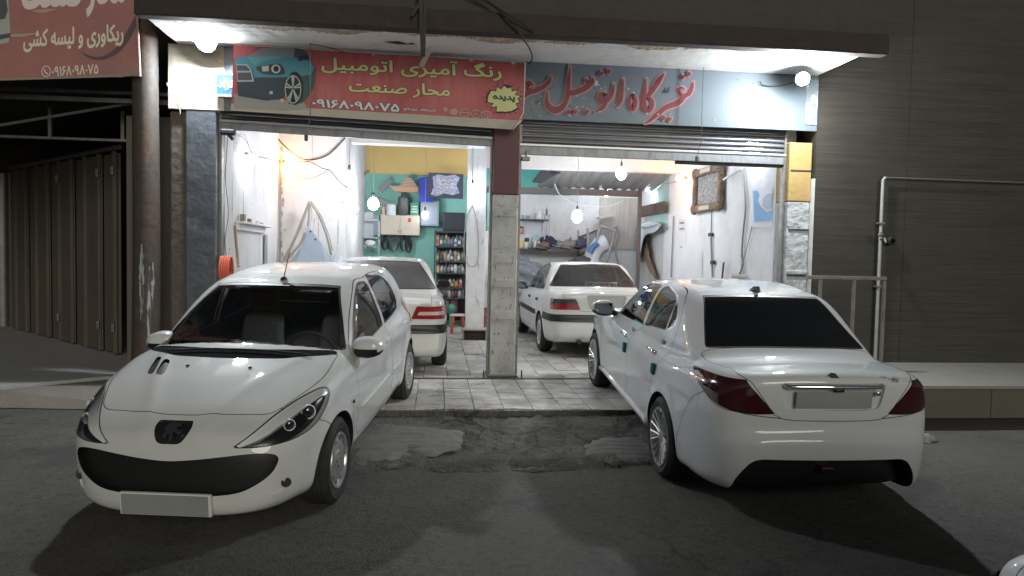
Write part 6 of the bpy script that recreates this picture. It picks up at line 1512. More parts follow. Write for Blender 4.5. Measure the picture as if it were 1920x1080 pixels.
MB().bbox((.03,-.014,.03), (w_-.03,-.001,h_-.03), .005).build('door', MATS['grey_enamel'], e); MB().bbox((.09,-.020,.09), (w_-.09,-.0145,h_-.09), .004).build('inset', MATS['grey_enamel'], e)
e, w_, h_ = wbox('blue_crate', 786, 333, 812, 378, .30, 'bright blue plastic bin behind the framed calligraphy', 'bin', mat('blue_plastic', (.03,.05,.42), .45, noise=(9,.3,(.02,.03,.3))))
MB().bbox((-.012,-.02,h_-.05), (w_+.012,.3,h_), .01).build('rim', MATS['blue_plastic'], e)
e = thing('framed_calligraphy', 'dark framed calligraphy in a white wrapper hung slanting below the yellow paint', 'picture')
fp = lambda x, y, l=0: np.array(px(x, y, Y=6.25-l))
def slab(name, pts, t, m, parent, Y=6.25, l=0):
    A = [np.array(px(x, y, Y=Y-l)) for x, y in pts]; n_ = len(A); return mesh_obj(name, A+[p+np.array([0,t,0]) for p in A], [tuple(range(n_)), tuple(range(2*n_-1,n_-1,-1))]+[(i,n_+i,n_+(i+1)%n_,(i+1)%n_) for i in range(n_)], m, parent)
slab('frame', [(804,323),(869,327),(868,373),(801,370)], .05, mat('dark_frame', (.05,.05,.075), .4), e)
slab('wrapper', [(811,331),(822,327),(838,330),(852,327),(862,333),(856,348),(862,362),(848,366),(833,362),(818,368),(808,364),(813,350)], .004, mat('crinkled_plastic', (.34,.34,.45), .3, noise=[(26,.7,(.62,.62,.70),(.5,.6)),(14,.5,(.10,.10,.20))]), e, l=.008)
for k, (yy, xx) in enumerate(((339,(819,829,841)), (346,(822,833,845)), (352,(820,831,843)))):
    for xq in xx: MB().tube(catmull([px(xq,yy,Y=6.235), px(xq+3,yy-3,Y=6.235), px(xq+6,yy+1,Y=6.235), px(xq+9,yy-1,Y=6.235)], 4), .010, 5).build('gilt_script', mat('gilt', (.72,.68,.60), .4, metal=.3), e)
e, w_, h_ = wbox('television', 830, 399, 872, 433, .10, 'small dark flat television standing on top of the bottle shelves', 'television', mat('tv_black', (.03,.035,.042), .25), yb=6.55)
MB().bbox((.03,-.006,.05), (w_-.03,-.001,h_-.03), .004).build('screen', mat('tv_screen', (.035,.042,.05), .12), e); MB().bbox((w_*.3,-.02,-.045), (w_*.7,.1,-.001), .008).build('stand', MATS['tv_black'], e)
# paper-roofed boat made of card
e = thing('card_model', 'cardboard model ship with a tiered striped roof on the clutter shelf', 'model')
slab('hull', [(729,348),(745,349),(785,351),(783,361),(742,359)], .12, mat('cardboard', (.46,.28,.17), .8, noise=(8,.4,(.36,.21,.12))), e, Y=6.4)
for k in range(6):
    t = k/6; slab('tier', [(750+2.2*k,349-2.8*k),(783-2.2*k,350-2.8*k),(782-2.2*k,348-2.8*k),(751+2.2*k,347-2.8*k)], .10-.01*k, mat('tier_tan', (.50,.34,.24), .8), e, Y=6.42); slab('tier_gap', [(751+2.2*k,347-2.8*k),(782-2.2*k,348-2.8*k),(781-2.2*k,346.6-2.8*k),(752+2.2*k,345.6-2.8*k)], .08, mat('tier_dark', (.10,.05,.045), .8), e, Y=6.43)
def can(name, q0, q1, Y, m, label, cat, group=None, prof=None, mlid=None):
    """upright round container whose photo box is q0 (left, top) to q1 (right, bottom)"""
    a, b = px(q0[0], q1[1], Y=Y), px(q1[0], q0[1], Y=Y); r_ = (b[0]-a[0])/2; h_ = b[2]-a[2]
    e = thing(name, label, cat, ((a[0]+b[0])/2, Y, a[2]), 0, group)
    MB().lathe([(.0001,0)]+[(r_*u, h_*v) for u, v in (prof or [(.96,.0),(1,.02),(1,.97),(.96,1),(.90,1),(.88,.97)])]+[(.0001, h_*(prof[-1][1] if prof else .97))], n=18).build('body', m, e, True); return e
BOT = [(.95,0),(1,.03),(1,.62),(.85,.70),(.4,.80),(.36,.97),(.30,1.0)]
can('paint_bucket', (724,384), (743,404), 6.45, mat('bucket_white', (.62,.64,.66), .5), 'white paint bucket on top of the cream cabinet', 'bucket')
can('small_tub', (715,388), (723,404), 6.45, mat('tub_tan', (.55,.38,.26), .6), 'tan plastic tub beside the white paint bucket', 'tub')
can('gas_cylinder', (746,361), (767,404), 6.50, mat('cylinder_grey', (.13,.125,.125), .5, metal=.4), 'dark grey metal cylinder between the bucket and the green tin', 'cylinder', prof=[(1,0),(1,.72),(.85,.80),(.45,.84),(.40,.98),(.36,1)])
e, w_, h_ = wbox('green_tin', 769, 380, 785, 404, .16, 'square green oil tin with white print on the cream cabinet', 'tin', mat('tin_green', (.05,.20,.11), .4), yb=6.6)
for k in range(3): MB().bbox((w_*.15,-.004,h_*(.25+.2*k)), (w_*.85,-.001,h_*(.33+.2*k)), .001).build('print', mat('tin_print', (.6,.65,.6), .5), e)
for (pts, lb_) in (([(672,330),(690,318),(694,320),(676,334)],'rusty angle piece stored high on the green wall'), ([(708,355),(730,334),(736,339),(716,362)],'long grey bracket leaning on the green wall'), ([(694,362),(738,383),(735,392),(700,376)],'grey sheet offcut under the long bracket')):
    tag(slab('scrap_metal', pts, .06, mat('scrap', (.20,.20,.20), .6, metal=.4, noise=(9,.5,(.12,.1,.09))), None, Y=6.5), lb_, 'scrap')
# metal frame rack at the left
e = thing('metal_rack', 'grey metal rack of sheets and boxes beside the inner wall edge', 'rack')
M_rackc = mat('rack_grey', (.27,.28,.29), .5, metal=.5)
slab('back_sheet', [(664,397),(700,398),(700,447),(662,446)], .02, mat('pale_sheet2', (.58,.60,.62), .5, noise=(4,.4,(.45,.47,.5))), e, Y=6.55)
for xx in (678,711): bar('upright', px(xx,412,Y=6.3), px(xx,520,Y=6.3), .03, .03, M_rackc, e)
for yy in (412,445,461): bar('crossbar', px(677,yy,Y=6.3), px(712,yy+1,Y=6.3), .03, .03, M_rackc, e)
slab('grey_case', [(700,402),(711,403),(711,442),(700,441)], .15, mat('case_blue_grey', (.20,.24,.27), .6), e, Y=6.4)
e = thing('white_bag', 'small white bundle lying on the metal rack', 'bundle', px(694,458,Y=6.28)); MB().sphere((0,0,.02), .10, 12, 8, (1.1,.8,.7)).build('bundle', mat('bag_white', (.6,.6,.6), .8), e, True)
a = px(652,390,Y=3.35); 
e, w_, h_ = wbox('switch_box', 656, 389, 671, 402, .08, 'white switch box mounted at the inner wall edge', 'switch', mat('switch_white', (.6,.6,.58), .5), yb=3.6, r=.006)
# cable coils hanging below the cabinet
for i, (cx, cy, rx, ry) in enumerate(((722,455,7,13), (739,457,9,14), (758,456,8,15), (766,458,6,16), (667,450,7,24))):
    e = thing('cable_coil', ('coil of black cable hanging under the cream cabinet' if i < 4 else 'long coil of grey cable hanging at the inner wall edge'), 'cable coil', group='hanging cable coils')
    for k in range(6):
        pts = [px(cx+(rx-.6*k+1.2*math.sin(k*2.1))*math.sin(a), cy-(ry-.8*k)*math.cos(a)+.8*k, Y=6.55-.01*k) for a in np.linspace(0, 2*math.pi, 20)]
        MB().tube(pts, .010, 5).build('loop', M_wire if i != 1 else mat('cable_dark_grey', (.07,.07,.075), .6), e)
# bottle shelves
e = thing('shelf_unit', 'dark metal shelf unit packed with spray cans and bottles', 'shelf unit')
M_shelf = mat('shelf_dark', (.035,.05,.058), .6); sh_y = [433,461,489,511,539,558,588]
xl, xr = 816, 876
for yy in sh_y:
    a, b = px(xl,yy,Y=6.25), px(xr,yy+1,Y=6.25); MB().bbox((a[0],6.25,a[2]-.03), (b[0],6.60,a[2]), .004).build('shelf', M_shelf, e)
for xx in (xl,xr): a, b = px(xx,430,Y=6.25), px(xx,605,Y=6.25); MB().box((a[0]-.015,6.235,ZF), (a[0]+.015,6.249,a[2])).build('upright', M_shelf, e)
pal = [(.55,.55,.56),(.07,.065,.10),(.45,.36,.10),(.28,.05,.05),(.07,.17,.24),(.10,.22,.13),(.42,.26,.12),(.17,.17,.19),(.42,.42,.34)]
nm = ['white','dark violet','yellow','red','blue','green','orange','grey','cream']
bm_ = {}
for k, c_ in enumerate(pal):
    m_ = mat('can_'+nm[k].replace(' ','_'), c_, .4)
    o = MB().lathe([(.0001,0),(.030,0),(.031,.01),(.031,.15),(.022,.17),(.010,.175),(.010,.20),(.0001,.20)], n=10).build('b', m_); bm_[k,0] = o.data; bpy.data.objects.remove(o)
    o = MB().lathe([(.0001,0),(.040,0),(.041,.10),(.038,.115),(.018,.14),(.017,.165),(.0001,.165)], n=10).build('b', m_); bm_[k,1] = o.data; bpy.data.objects.remove(o)
    for q in (0,1): bm_[k,q].shade_smooth()
slab('back_panel', [(818,434),(876,435),(876,600),(818,600)], .01, mat('shelf_back_dark', (.05,.06,.06), .8), e, Y=6.62)  # plain dark board behind the cans and bottles
M_lab = [mat('can_label_%d' % k, c_, .5) for k, c_ in enumerate(((.6,.58,.52), (.12,.10,.12), (.40,.10,.08), (.10,.18,.30), (.50,.42,.16)))]
lab_ = []
for k, m_ in enumerate(M_lab):
    o = MB().lathe([(.0318,0),(.0318,.07)], n=10).build('b', m_); lab_.append(o.data); bpy.data.objects.remove(o)
for si, yy in enumerate(sh_y[1:6]):
    for row in (0, 1):
        a, b = px(xl+2,yy,Y=6.30), px(871,yy,Y=6.30); x = a[0]+.03+.03*row
        while x < b[0]-.02:
            k = int(rng.integers(0, len(pal))); q = int(rng.integers(0, 2)); o = bpy.data.objects.new(('spray_can','bottle')[q], bm_[k,q]); COL.objects.link(o)
            s_ = rng.uniform(.85,1.30)+.15*row; o.location = (x, 6.29+rng.uniform(0,.04)+.10*row, a[2]+.0005); o.scale = (1,1,s_*(.92 if si != 3 else .7)); o.rotation_euler = (0,0,rng.uniform(0,6))
            wh = ('front row of', 'back row of')[row]
            tag(o, nm[k]+(' spray can' if q == 0 else ' bottle')+' in the '+wh+' the dark bottle shelves', ('can','bottle')[q], nm[k]+(' spray cans' if q == 0 else ' bottles')+' in the '+wh+' the shelves'); x += rng.uniform(.066,.082)
            if q == 0 and row == 0: l_ = bpy.data.objects.new('can_label', lab_[int(rng.integers(0,5))]); COL.objects.link(l_); l_.parent = o; l_.location = (0,0,.045)
for i, (x0, y0, x1, y1, c_) in enumerate(((826,541,846,557,(.34,.34,.27)), (826,560,842,587,(.22,.14,.12)), (844,560,858,586,(.20,.06,.06)))):
    wbox('carton', x0, y0, x1, y1, .18, ('pale flat carton', 'brown carton', 'dark red carton')[i]+' low on the dark bottle shelves', 'carton', mat('carton%d' % i, c_, .8), yb=6.5)
# stool, bottle and block near the back pillars
e = thing('plastic_stool', 'red and white plastic stool beside the back pillar', 'stool', px(858,612,Y=4.9)*np.array([1,1,0])+np.array([0,0,ZF]))
MB().lathe([(.0001,.36),(.13,.36),(.15,.345),(.15,.33),(.0001,.33)], n=18).build('seat', mat('stool_white', (.55,.5,.48), .5), e)
for k in range(4): a = math.pi/4+k*math.pi/2; MB().tube([(.11*math.cos(a),.11*math.sin(a),.335),(.16*math.cos(a),.16*math.sin(a),0)], [.030,.022], 8).build('leg', mat('stool_red', (.50,.07,.06), .5), e)
c = px(847,578,Y=6.0); e = thing('round_bottle', 'round green canister low beside the shelf unit', 'canister', (c[0],6.0,ZF)); MB().sphere((0,0,c[2]-ZF), .09, 16, 10).lathe([(.05,0),(.05,c[2]-ZF-.05)], n=12).build('body', mat('canister_green', (.06,.26,.17), .5), e, True)
e = thing('floor_block', 'small wooden stand with an open front at the foot of the back pillar', 'stand', (.68,3.93,ZF))
MB().bbox((-.23,-.16,.17), (.23,.08,.20), .006).build('top', mat('stand_wood', (.36,.33,.29), .8), e)
for sx in (-.21,.185): MB().bbox((sx,-.14,0), (sx+.025,.06,.169), .004).build('leg', MATS['stand_wood'], e)
MB().box((-.18,-.02,.0), (.18,.06,.165)).build('drawer', mat('stand_dark', (.06,.045,.035), .8), e)
# loop of wire on the back pillar
Yp = 3.985
wire([px(886,384,Y=Yp),px(876,405,Y=Yp),px(871,440,Y=Yp),px(871,480,Y=Yp),px(881,499,Y=Yp),px(894,494,Y=Yp),px(897,460,Y=Yp),px(893,410,Y=Yp),px(886,384,Y=Yp)], 'long loop of thin cable hung on the flaking white pillar', .007, mat('beige_cable', (.34,.30,.26), .7))
wl([(886,262),(885,300),(886,338)], 'short straight cable hanging above the back pillar bulb', Y=Yp-.05, r=.004)
# junk seen between the pillars
for i, (x0, y0, x1, y1, c_, lb_) in enumerate(((899,392,909,405,(.10,.10,.11),'dark toolbox seen between the back pillars'), (900,425,911,452,(.16,.16,.18),'grey machine part seen between the back pillars'), (900,458,910,470,(.05,.05,.06),'black box seen between the back pillars'), (893,515,905,545,(.12,.08,.07),'brown crate seen between the back pillars'), (892,550,904,592,(.09,.09,.10),'dark crate low between the back pillars'))):
    wbox('junk_box', x0, y0, x1, y1, .15, lb_, 'box', mat('junk%d' % i, c_, .7, noise=(9,.5,(.05,.05,.05))), yb=6.6)
slab_ = MB(); a = px(896,472,Y=6.6); b = px(914,474,Y=6.6); tag(MB().bbox((a[0],6.35,a[2]-.03), (b[0],6.6,a[2]), .004).build('plank_shelf', M_dwood), 'short dark plank shelf between the back pillars', 'shelf')

# ------------------------------------------------------------------ right bay, back and side
YR = W_B-.02
e = thing('shelf_unit', 'open grey shelf frame with tins and a portrait card beside the middle pillar', 'shelf unit')
a, b = px(972,412,Y=6.5), px(1026,411,Y=6.5)
for yy in (411,467): q = px(1000,yy,Y=6.5); MB().bbox((a[0]-.1,6.42,q[2]-.035), (b[0]+.02,6.72,q[2]), .004).build('board', M_shelf, e)
for xx in (1022,1030): q0 = px(xx,402,Y=6.45); q1 = px(xx,470,Y=6.45); MB().box((q0[0]-.015,6.43,q1[2]), (q0[0]+.015,6.47,q0[2])).build('upright', M_rackc, e)
slab('back_panel', [(972,414),(1020,414),(1020,464),(972,464)], .01, mat('shelf_back', (.62,.63,.66), .7), e, Y=6.72)
q = px(1000,467,Y=6.45); tag(MB().bbox((px(972,467,Y=6.45)[0]-.2,6.30,q[2]-.05), (px(1094,467,Y=6.45)[0],6.74,q[2]-.036), .006).build('workbench_board', M_dwood), 'long dark workbench board along the back wall of the right bay', 'workbench')
bz = q[2]-.035
e = thing('portrait_card', 'small portrait card of a child pinned inside the open grey shelf', 'card')
slab('card', [(971,424),(982,424),(982,439),(971,439)], .004, mat('card_bg', (.45,.22,.16), .6), e, Y=6.70); slab('face', [(974,427),(979,427),(980,432),(977,436),(974,433)], .003, mat('card_face', (.62,.42,.32), .6), e, Y=6.695); slab('hair', [(973,425),(980,425),(979.5,428),(973.5,428)], .003, mat('card_hair', (.05,.03,.03), .6), e, Y=6.692)
def bcan(x, y0, w_, h_, c_, lb_, kind='tin', Y=6.45, prof=None): return can(kind, (x-w_/2,y0-h_), (x+w_/2,y0), Y, mat('bc_%s' % lb_.split()[0]+str(x), c_, .5), lb_, kind, prof=prof)
bcan(977,465,8,14,(.62,.50,.16),'yellow tin on the workbench beside the middle pillar'); bcan(986,465,8,10,(.55,.53,.42),'cream tin on the workbench under the portrait card'); bcan(988,453,9,7,(.03,.03,.03),'black pot stacked on the cream tin'); bcan(1003,465,6,14,(.55,.55,.52),'pale tall tin on the workbench'); bcan(1010,465,6,12,(.60,.56,.45),'cream jar on the workbench next to the pale tin', 'jar')
bcan(1011,411,12,16,(.62,.62,.62),'white dispenser bottle on top of the open grey shelf', 'bottle', prof=BOT); bcan(980,411,5,8,(.30,.30,.28),'small grey jar on top of the open shelf', 'jar'); bcan(990,411,9,7,(.25,.24,.22),'squat grey tin on top of the open shelf'); bcan(1025,404,4,15,(.08,.08,.08),'thin black bottle on the shelf frame end', 'bottle', prof=BOT)
e = thing('bird_box', 'small pale green house-shaped box on the workbench', 'box', px(1006,465,Y=6.6)); MB().prism([(-.10,0),(.10,0),(.10,.22),(0,.30),(-.10,.22)], (0,0,0), (1,0,0), (0,0,1), (0,.12,0)).build('house', mat('pale_green_box', (.36,.48,.42), .6), e)
def heap(name, q, Y, s_, label, cat, m, seed, nu=22, nv=14, amp=.35, zoff=0.0):
    """crumpled soft pile"""
    c = np.array(px(*q, Y=Y)); r = np.random.default_rng(seed); ph = r.random((6,3))*6; fr = r.uniform(2,7,(6,2)); V = []
    for i in range(nv+1):
        t = math.pi*i/nv
        for j in range(nu):
            a = 2*math.pi*j/nu; w = 1+amp*sum(math.sin(fr[k,0]*t*1.3+round(fr[k,1])*a+ph[k,0])*(.45/(1+k*.5)) for k in range(6))
            V.append((c[0]+s_[0]*w*math.sin(t)*math.cos(a), Y+s_[1]*w*math.sin(t)*math.sin(a), c[2]+zoff+max(-s_[2]*.6, s_[2]*w*-math.cos(t))))
    return tag(mesh_obj(name, V, [(i*nu+j, i*nu+(j+1)%nu, (i+1)*nu+(j+1)%nu, (i+1)*nu+j) for i in range(nv) for j in range(nu)], m, None, smooth=True), label, cat)
heap('cloth_heap', (1028,456), 6.5, (.19,.12,.14), 'dark blue rag heap on the workbench', 'rags', mat('navy_rag', (.03,.03,.055), .95), 3)
heap('cloth_heap', (1019,462), 6.4, (.14,.10,.09), 'brown rag on the workbench beside the blue rag heap', 'rags', mat('brown_rag', (.16,.11,.09), .95), 5)
heap('parts_heap', (1045,461), 6.5, (.14,.10,.07), 'grey heap of small metal parts on the workbench', 'parts', mat('metal_bits', (.30,.30,.30), .5, metal=.5, noise=(30,.7,(.1,.1,.1))), 6, amp=.7)
heap('parts_heap', (1068,461), 6.5, (.22,.12,.11), 'brown-grey heap of dusty parts at the middle of the workbench', 'parts', mat('dusty_bits', (.26,.23,.20), .85, noise=(24,.7,(.12,.10,.09))), 8, amp=.6)
# quilted cover bundle on a bench
hp_ = heap('quilt_bundle', (975,520), 5.5, (.50,.35,.34), 'bundle of grey-blue quilts piled behind the middle pillar', 'quilts', mat('quilt_grey', (.20,.22,.25), .95, noise=[(14,.6,(.10,.11,.13)),(40,.4,(.28,.30,.33))], bump=(26,1.0,.06)), 11, 60, 40, amp=.25)
heap('quilt_bundle', (968,545), 5.4, (.35,.30,.22), 'lower pale quilt under the grey-blue quilt bundle', 'quilts', mat('quilt_pale', (.34,.36,.38), .95, bump=(26,1.0,.05)), 12, 40, 24, amp=.2)
can('grey_drum', (963,560), (973,592), 5.6, mat('drum_grey', (.35,.35,.34), .6), 'grey drum standing on the floor behind the middle pillar', 'drum')
# metal rack with bumpers
e = thing('metal_rack', 'rusty angle-iron rack holding bumpers at the back right', 'rack')
for xx, Y_ in ((1084,6.6),(1102,6.0),(1119,6.6)): bar('upright', px(xx,432 if xx != 1102 else 428,Y=Y_), px(xx,515,Y=Y_), .045, .045, M_rackc, e)
for yy in (436,470):
    A_ = [px(1083,yy+8,Y=6.6), px(1102,yy+3,Y=6.0), px(1120,yy-6,Y=6.6)]; mesh_obj('shelf', list(A_)+[p+np.array([0,0,-.03]) for p in A_], [(0,1,2),(5,4,3),(0,3,4,1),(1,4,5,2),(2,5,3,0)], M_rust, e)
heap('rag_pile', (1092,458), 6.3, (.14,.12,.12), 'dark blue rags stuffed in the angle-iron rack', 'rags', mat('slate_rag', (.07,.08,.11), .95), 21)
heap('dark_bag', (1092,491), 6.0, (.24,.15,.10), 'dark brown sack below the angle-iron rack', 'sack', mat('sack_brown', (.09,.07,.07), .9), 22)
def panelstrip(name, pts, w_, Y, label, cat, m, curve=.05, n=8):
    """curved sheet part following photo points"""
    P = catmull([px(x, y, Y=Y) for x, y in pts], n); V = []; K = 5
    for i, p in enumerate(P):
        t = np.array(P[min(i+1,len(P)-1)])-np.array(P[max(i-1,0)]); t /= np.linalg.norm(t)+1e-9; u = np.cross(t, [0,1,0])
        ww = w_(i/(len(P)-1)) if callable(w_) else w_
        for k in range(K): s_ = k/(K-1)*2-1; V.append(p+u*ww*s_+np.array([0,curve*s_*s_,0]))
    F = [(i*K+k, i*K+k+1, (i+1)*K+k+1, (i+1)*K+k) for i in range(len(P)-1) for k in range(K-1)]
    o = mesh_obj(name, V, F, m, None, smooth=True); sm_ = o.modifiers.new('thickness', 'SOLIDIFY'); sm_.thickness = .012; return tag(o, label, cat)
M_bw = mat('bumper_white', (.60,.63,.67), .4, noise=(5,.4,(.48,.5,.54)))
panelstrip('bumper', [(1112,500),(1114,480),(1124,463),(1140,455)], .17, 5.9, 'white loose bumper with a blue edge propped by the angle-iron rack', 'bumper', M_bw, .12)
panelstrip('bumper_trim', [(1107,475),(1112,464),(1122,456)], .05, 5.75, 'blue plastic trim strip on the propped white bumper', 'trim', mat('trim_blue', (.05,.14,.32), .5), .03)
panelstrip('door_frame_part', [(1118,456),(1126,428),(1131,426),(1148,432),(1152,440),(1143,470),(1136,500)], .022, 5.95, 'grey bent window frame leaning behind the bumper', 'frame', M_rackc, .01)
panelstrip('trim_strip', [(1150,428),(1156,424),(1160,440),(1155,470),(1160,498)], .018, 6.2, 'twisted grey trim strip hanging on the back wall', 'trim', M_rackc, .01)
# fender hanging on the right wall
def onr(x, y, off=.05): return np.array(px(x, y, X=W_R-off))
def wallstrip(name, pts, w_, off, m, parent, curve=.10, n=8, K=6):
    P = catmull([onr(x, y, off) for x, y in pts], n); V = []
    for i, p in enumerate(P):
        t = np.array(P[min(i+1,len(P)-1)])-np.array(P[max(i-1,0)]); t /= np.linalg.norm(t)+1e-9; u = np.cross(t, [1,0,0]); ww = w_(i/(len(P)-1))
        for k in range(K): s_ = k/(K-1)*2-1; V.append(p+u*ww*s_+np.array([curve*s_*s_,0,0]))
    o = mesh_obj(name, V, [(i*K+k, i*K+k+1, (i+1)*K+k+1, (i+1)*K+k) for i in range(len(P)-1) for k in range(K-1)], m, parent, smooth=True); sm_ = o.modifiers.new('thickness', 'SOLIDIFY'); sm_.thickness = .012; return o
e = thing('car_fender', 'white loose car wing hung on the right wall below the green patch', 'car wing')
def wallslab(name, pts, off0, off1, m, parent, inset=.86, n=4):
    P = [np.array(p) for p in crv([tuple(q) for q in pts], n)]; c = sum(P)/len(P); k = len(P)
    A = [onr(*p, off0) for p in P]; B = [onr(*p, (off0+off1)/2+.01) for p in P]; C = [onr(*(c+(p-c)*inset), off1) for p in P]
    bm = bmesh.new(); R_ = [[bm.verts.new(q) for q in L_] for L_ in (A, B, C)]
    for a_, b_ in ((0,1),(1,2)):
        for i in range(k): bm.faces.new((R_[a_][i], R_[a_][(i+1)%k], R_[b_][(i+1)%k], R_[b_][i]))
    bm.faces.new(R_[2]); bm.faces.new(R_[0][::-1]); bmesh.ops.triangulate(bm, faces=[f for f in bm.faces if len(f.verts) > 4]); bmesh.ops.recalc_face_normals(bm, faces=bm.faces[:])
    d = bpy.data.meshes.new(name); bm.to_mesh(d); bm.free(); d.materials.append(m); o = bpy.data.objects.new(name, d); COL.objects.link(o); o.parent = parent; return smooth_by_angle(o, 50)
wallslab('skin', [(1193,436),(1198,423),(1212,417),(1226,415),(1239,420),(1235,430),(1224,436),(1214,438),(1207,446),(1203,460),(1199,482),(1195,487),(1194,462)], .04, .22, M_bw, e)
wallslab('flange', [(1200,424),(1216,419),(1232,419),(1222,424),(1208,427)], .23, .27, mat('flange_white', (.66,.68,.70), .4), e)
wallslab('inner_liner', [(1209,447),(1215,460),(1218,480),(1224,500),(1232,521),(1227,522),(1214,500),(1207,470)], .03, .12, mat('liner_brown', (.30,.20,.13), .7, noise=(9,.4,(.2,.13,.08))), e, .8)
for i, (x0, y0, x1, y1, lb_) in enumerate(((1121,409,1151,402,'pale plank shelf on the back wall under the small bulb'),)):
    a, b = px(x0,y0,Y=6.5), px(x1,y1,Y=6.5); tag(bar('plank_shelf', a, b, .04, .25, mat('pale_plank', (.42,.40,.35), .8), None), lb_, 'shelf')
a, b = onr(1199,398,.12), onr(1246,388,.12); tag(bar('plank_shelf', a, b, .035, .22, M_dwood, None), 'dark plank shelf on the right wall under the green patch bulb', 'shelf')
# pipes, sticks and cords on the right wall
for (x0, y0, x1, y1, r_, off, lb_, m_) in ((1263,405,1258,520,.014,.03,'thin vertical conduit near the middle of the right wall',M_wire_grey), (1335,388,1333,440,.007,.02,'thin cable dropping below the ornate frame',M_wire), (1333,445,1336,520,.016,.03,'grey conduit with clips below the ornate frame',M_wire_grey), (1357,492,1353,530,.016,.06,'short dark rod leaning on the right wall',M_steel), (1203,420,1187,500,.010,.04,'thin rod leaning beside the loose car wing',M_steel), (1180,425,1172,492,.010,.06,'second thin rod leaning near the back of the right wall',M_steel)):
    tag(MB().tube([onr(x0,y0,off), onr(x1,y1,off)], r_, 7).build('wall_rod', m_), lb_, 'rod')
for q in ((1333,440),(1337,492)): 
    c = onr(*q,.03); tag(MB().bbox(c-np.array([.03,.06,.03]), c+np.array([.02,.06,.03]), .01).build('cable_clip', M_sock), 'black cable clip on the conduit %s the right wall' % ('halfway up' if q[1] < 450 else 'low on'), 'clip')
wire([onr(1392,316,.03),onr(1396,350,.03),onr(1398,390,.03),onr(1394,430,.03),onr(1391,470,.03),onr(1393,495,.03),onr(1386,516,.03)], 'grey cable bundle running down the right wall beside the map', .014, M_wire_grey)
wire([onr(1410,425,.03),onr(1404,450,.03),onr(1396,480,.03),onr(1390,500,.03)], 'thin slanting cable below the blue map', .006, M_wire_grey)
c = onr(1385,518,.08); tag(MB().bbox(c-np.array([.05,.16,.03]), c+np.array([.05,.16,.03]), .02).build('socket_strip', mat('strip_grey', (.40,.38,.36), .6)), 'grey socket strip at the foot of the wall cable', 'socket')
tag(bar('wall_tube', onr(1357,337,.08), onr(1390,316,.08), .03, .03, mat('tube_white', (.6,.6,.58), .5), None), 'slanting white tube fixed high on the right wall', 'tube')
wire([onr(1280,330,.08),onr(1290,338,.06),onr(1303,337,.06),onr(1312,338,.05)], 'short cable from the orange bulb to the ornate frame', .006, M_wire_grey)
wire([onr(1232,338,.10),onr(1250,344,.06),onr(1268,340,.06)], 'cable linking the two bulbs on the right wall', .006, M_wire_grey)
wire([px(1040,345,Y=5.0),px(1050,365,Y=5.0),px(1078,382,Y=5.0),px(1120,388,Y=5.0),px(1150,384,Y=5.0),px(1168,376,Y=5.0)], 'white cable sagging under the corrugated roof', .010, mat('white_cable', (.6,.6,.58), .6))
# ornate frame
e = thing('ornate_frame', 'ornate brown frame with woven calligraphy hung on the right wall', 'picture frame')
xm = W_R-.02; c0 = onr(1308,312,.02); c1 = onr(1358,383,.02)
y0_, y1_ = c1[1], c0[1]; z0_, z1_ = 2.48, 3.20
M_orn = mat('ornate_brown', (.20,.13,.085), .5, noise=[(30,.7,(.42,.34,.26)),(12,.5,(.10,.06,.04))], bump=(40,1,.05))
for (ya, yb_, za, zb_) in ((y0_,y0_+.13,z0_,z1_), (y1_-.13,y1_,z0_,z1_), (y0_+.131,y1_-.131,z0_,z0_+.13), (y0_+.131,y1_-.131,z1_-.13,z1_)): MB().bbox((xm-.09,ya,za), (xm,yb_,zb_), .035).build('moulding', M_orn, e, True)
for (ya, za) in ((y0_+.07,z0_+.07),(y0_+.07,z1_-.07),(y1_-.07,z0_+.07),(y1_-.07,z1_-.07)): MB().sphere((xm-.06,ya,za), .10, 10, 8, (.6,1,1)).build('corner_scroll', M_orn, e, True)
for za in (z0_+.06, z1_-.06): MB().bbox((xm-.105,(y0_+y1_)/2-.22,za-.035), (xm-.088,(y0_+y1_)/2+.22,za+.035), .01).build('scroll_band', mat('band_cream', (.52,.45,.36), .5), e)
MB().box((xm-.03,y0_+.12,z0_+.12), (xm-.012,y1_-.12,z1_-.12)).build('woven_panel', mat('woven', (.20,.20,.20), .8, noise=[(26,.8,(.46,.43,.38),(.46,.54)),(60,.5,(.10,.10,.12))]), e)
# map, papers
e = thing('wall_map', 'blue and white map poster taped to the right wall near the shutter', 'poster')
def wallquad(name, pts, off, m, parent): return mesh_obj(name, [onr(x, y, off) for x, y in pts], [tuple(range(len(pts)))], m, parent)
wallquad('sheet', [(1410,354),(1449,350),(1448,424),(1408,428)], .008, mat('map_paper', (.66,.70,.74), .6), e)
wallquad('sea', [(1412,358),(1420,357),(1424,366),(1420,376),(1427,388),(1436,398),(1447,394),(1446,414),(1414,416)], .012, mat('map_blue', (.16,.36,.62), .6, noise=(9,.3,(.24,.44,.66))), e)
wallquad('land', [(1430,372),(1438,364),(1447,362),(1447,390),(1438,394),(1429,386)], .012, mat('map_slate', (.36,.45,.54), .6, noise=(12,.5,(.5,.56,.62))), e)
e = thing('paper_notice', 'small white notice with two lines on the right wall', 'notice')
wallquad('sheet', [(1272,412),(1285,410),(1285,434),(1272,437)], .006, mat('notice_paper', (.70,.70,.69), .8), e)
for (ya, yb_) in ((416,419),(427,430)): wallquad('line', [(1274,ya+1),(1283,ya),(1283,yb_),(1274,yb_+1)], .009, mat('notice_ink', (.20,.20,.20), .8), e)
# plastic bag by the ledge, right of the road
c = px(1728,826,Z=0); heap('plastic_bag', (1728,828), c[1], (.13,.08,.05), 'crumpled pale plastic bag on the road at the foot of the ledge', 'bag', mat('bag_plastic', (.30,.33,.34), .35), 31, zoff=.02)
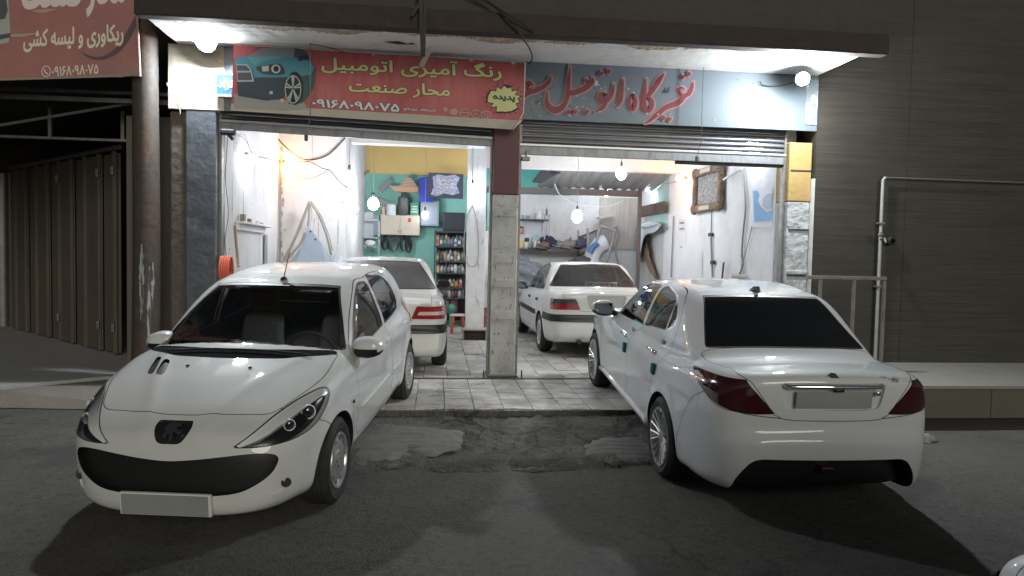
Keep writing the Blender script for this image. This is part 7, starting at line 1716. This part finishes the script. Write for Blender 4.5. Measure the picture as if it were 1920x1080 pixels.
# plate text inside the rear window, and the corner of one more parked car at the right edge
_pl = [o for o in car_right.children if o.name.startswith('number_plate')][0]
def on_plate(q, lift=0.0): return (-1.462-lift, .16-q[0]*.52, 1.015+q[1]*.085)
for t, x0, x1 in (('۶۲',.10,.27), ('ب',.31,.42), ('۷۲۶',.46,.72), ('۱۰',.80,.95)): lay_text('plate_character', t, (x0,.22), (x1,.22), (x0,.80), on_plate, M_ink, car_right, .02, None, .004)

edge_car = copy_tree(car_right)
tag(edge_car, 'tail corner of another white car parked in the street opposite the workshop', 'car', 'white cars at the workshop')
_c = px(1900, 1056, Z=.93)
edge_car.matrix_world = Matrix.Translation((_c[0]+2.18, _c[1]-.67, 0))

for sx in (-1, 1):
    q = car_left.matrix_world @ Vector((1.335, sx*.75, 0))
    tag(MB().bbox((q.x-.14,q.y-.22,ZF), (q.x+.14,q.y+.22,q.z-.002), .01).build('wheel_block', M_wood), 'low wooden block under the %s front wheel of the dusty-windowed saloon' % ('left' if sx > 0 else 'right'), 'block')
# scuffs, drips and chipped spots on the inner walls
_r = np.random.default_rng(5)
M_sc = [mat('scuff_grey', (.36,.355,.35), .95, noise=(40,.8,(.66,.66,.66),(.45,.55))), mat('scuff_brown', (.30,.25,.20), .95, noise=(40,.8,(.62,.6,.58),(.45,.55))), mat('scuff_black', (.06,.06,.06), .9)]
def scuff(o, u, v, w, h, m):
    n = 9; a0 = _r.random()*6; P = []
    for i in range(n): a = a0+2*math.pi*i/n; k = _r.uniform(.45,1.0); P.append(np.array(o)+np.array(u)*w*k*math.cos(a)+np.array(v)*h*k*math.sin(a))
    mesh_obj('wall_scuff', P, [tuple(range(n))], m, wk)
for i in range(34):
    k = i % 3; thin = _r.random() < .5; w, h = (_r.uniform(.006,.015), _r.uniform(.10,.45)) if thin else (_r.uniform(.01,.07), _r.uniform(.01,.05)); m_ = M_sc[2] if (not thin and _r.random() < .5) else M_sc[i % 2]
    if m_ is M_sc[2]: w, h = w*.35, h*.35
    if k == 0: scuff((_r.uniform(-2.5,-1.55), 3.4-.002-.0001*i, _r.uniform(1.2,3.4)), (1,0,0), (0,0,1), w, h, m_)
    elif k == 1: scuff((W_L+.002+.0001*i, _r.uniform(.6,3.2), _r.uniform(1.3,3.2)), (0,1,0), (0,0,1), w*1.8, h, m_)
    else: scuff((W_R-.003-.0001*i, _r.uniform(.6,4.6), _r.uniform(1.2,3.0)), (0,1,0), (0,0,1), w*1.8, h, m_)
for z0 in np.arange(1.3, 3.5, .17):          # broken plaster along the inner corner
    if _r.random() < .75: scuff((-2.545+.03+_r.uniform(0,.04), 3.3965, z0), (1,0,0), (0,0,1), _r.uniform(.012,.035), _r.uniform(.05,.12), M_sc[1])
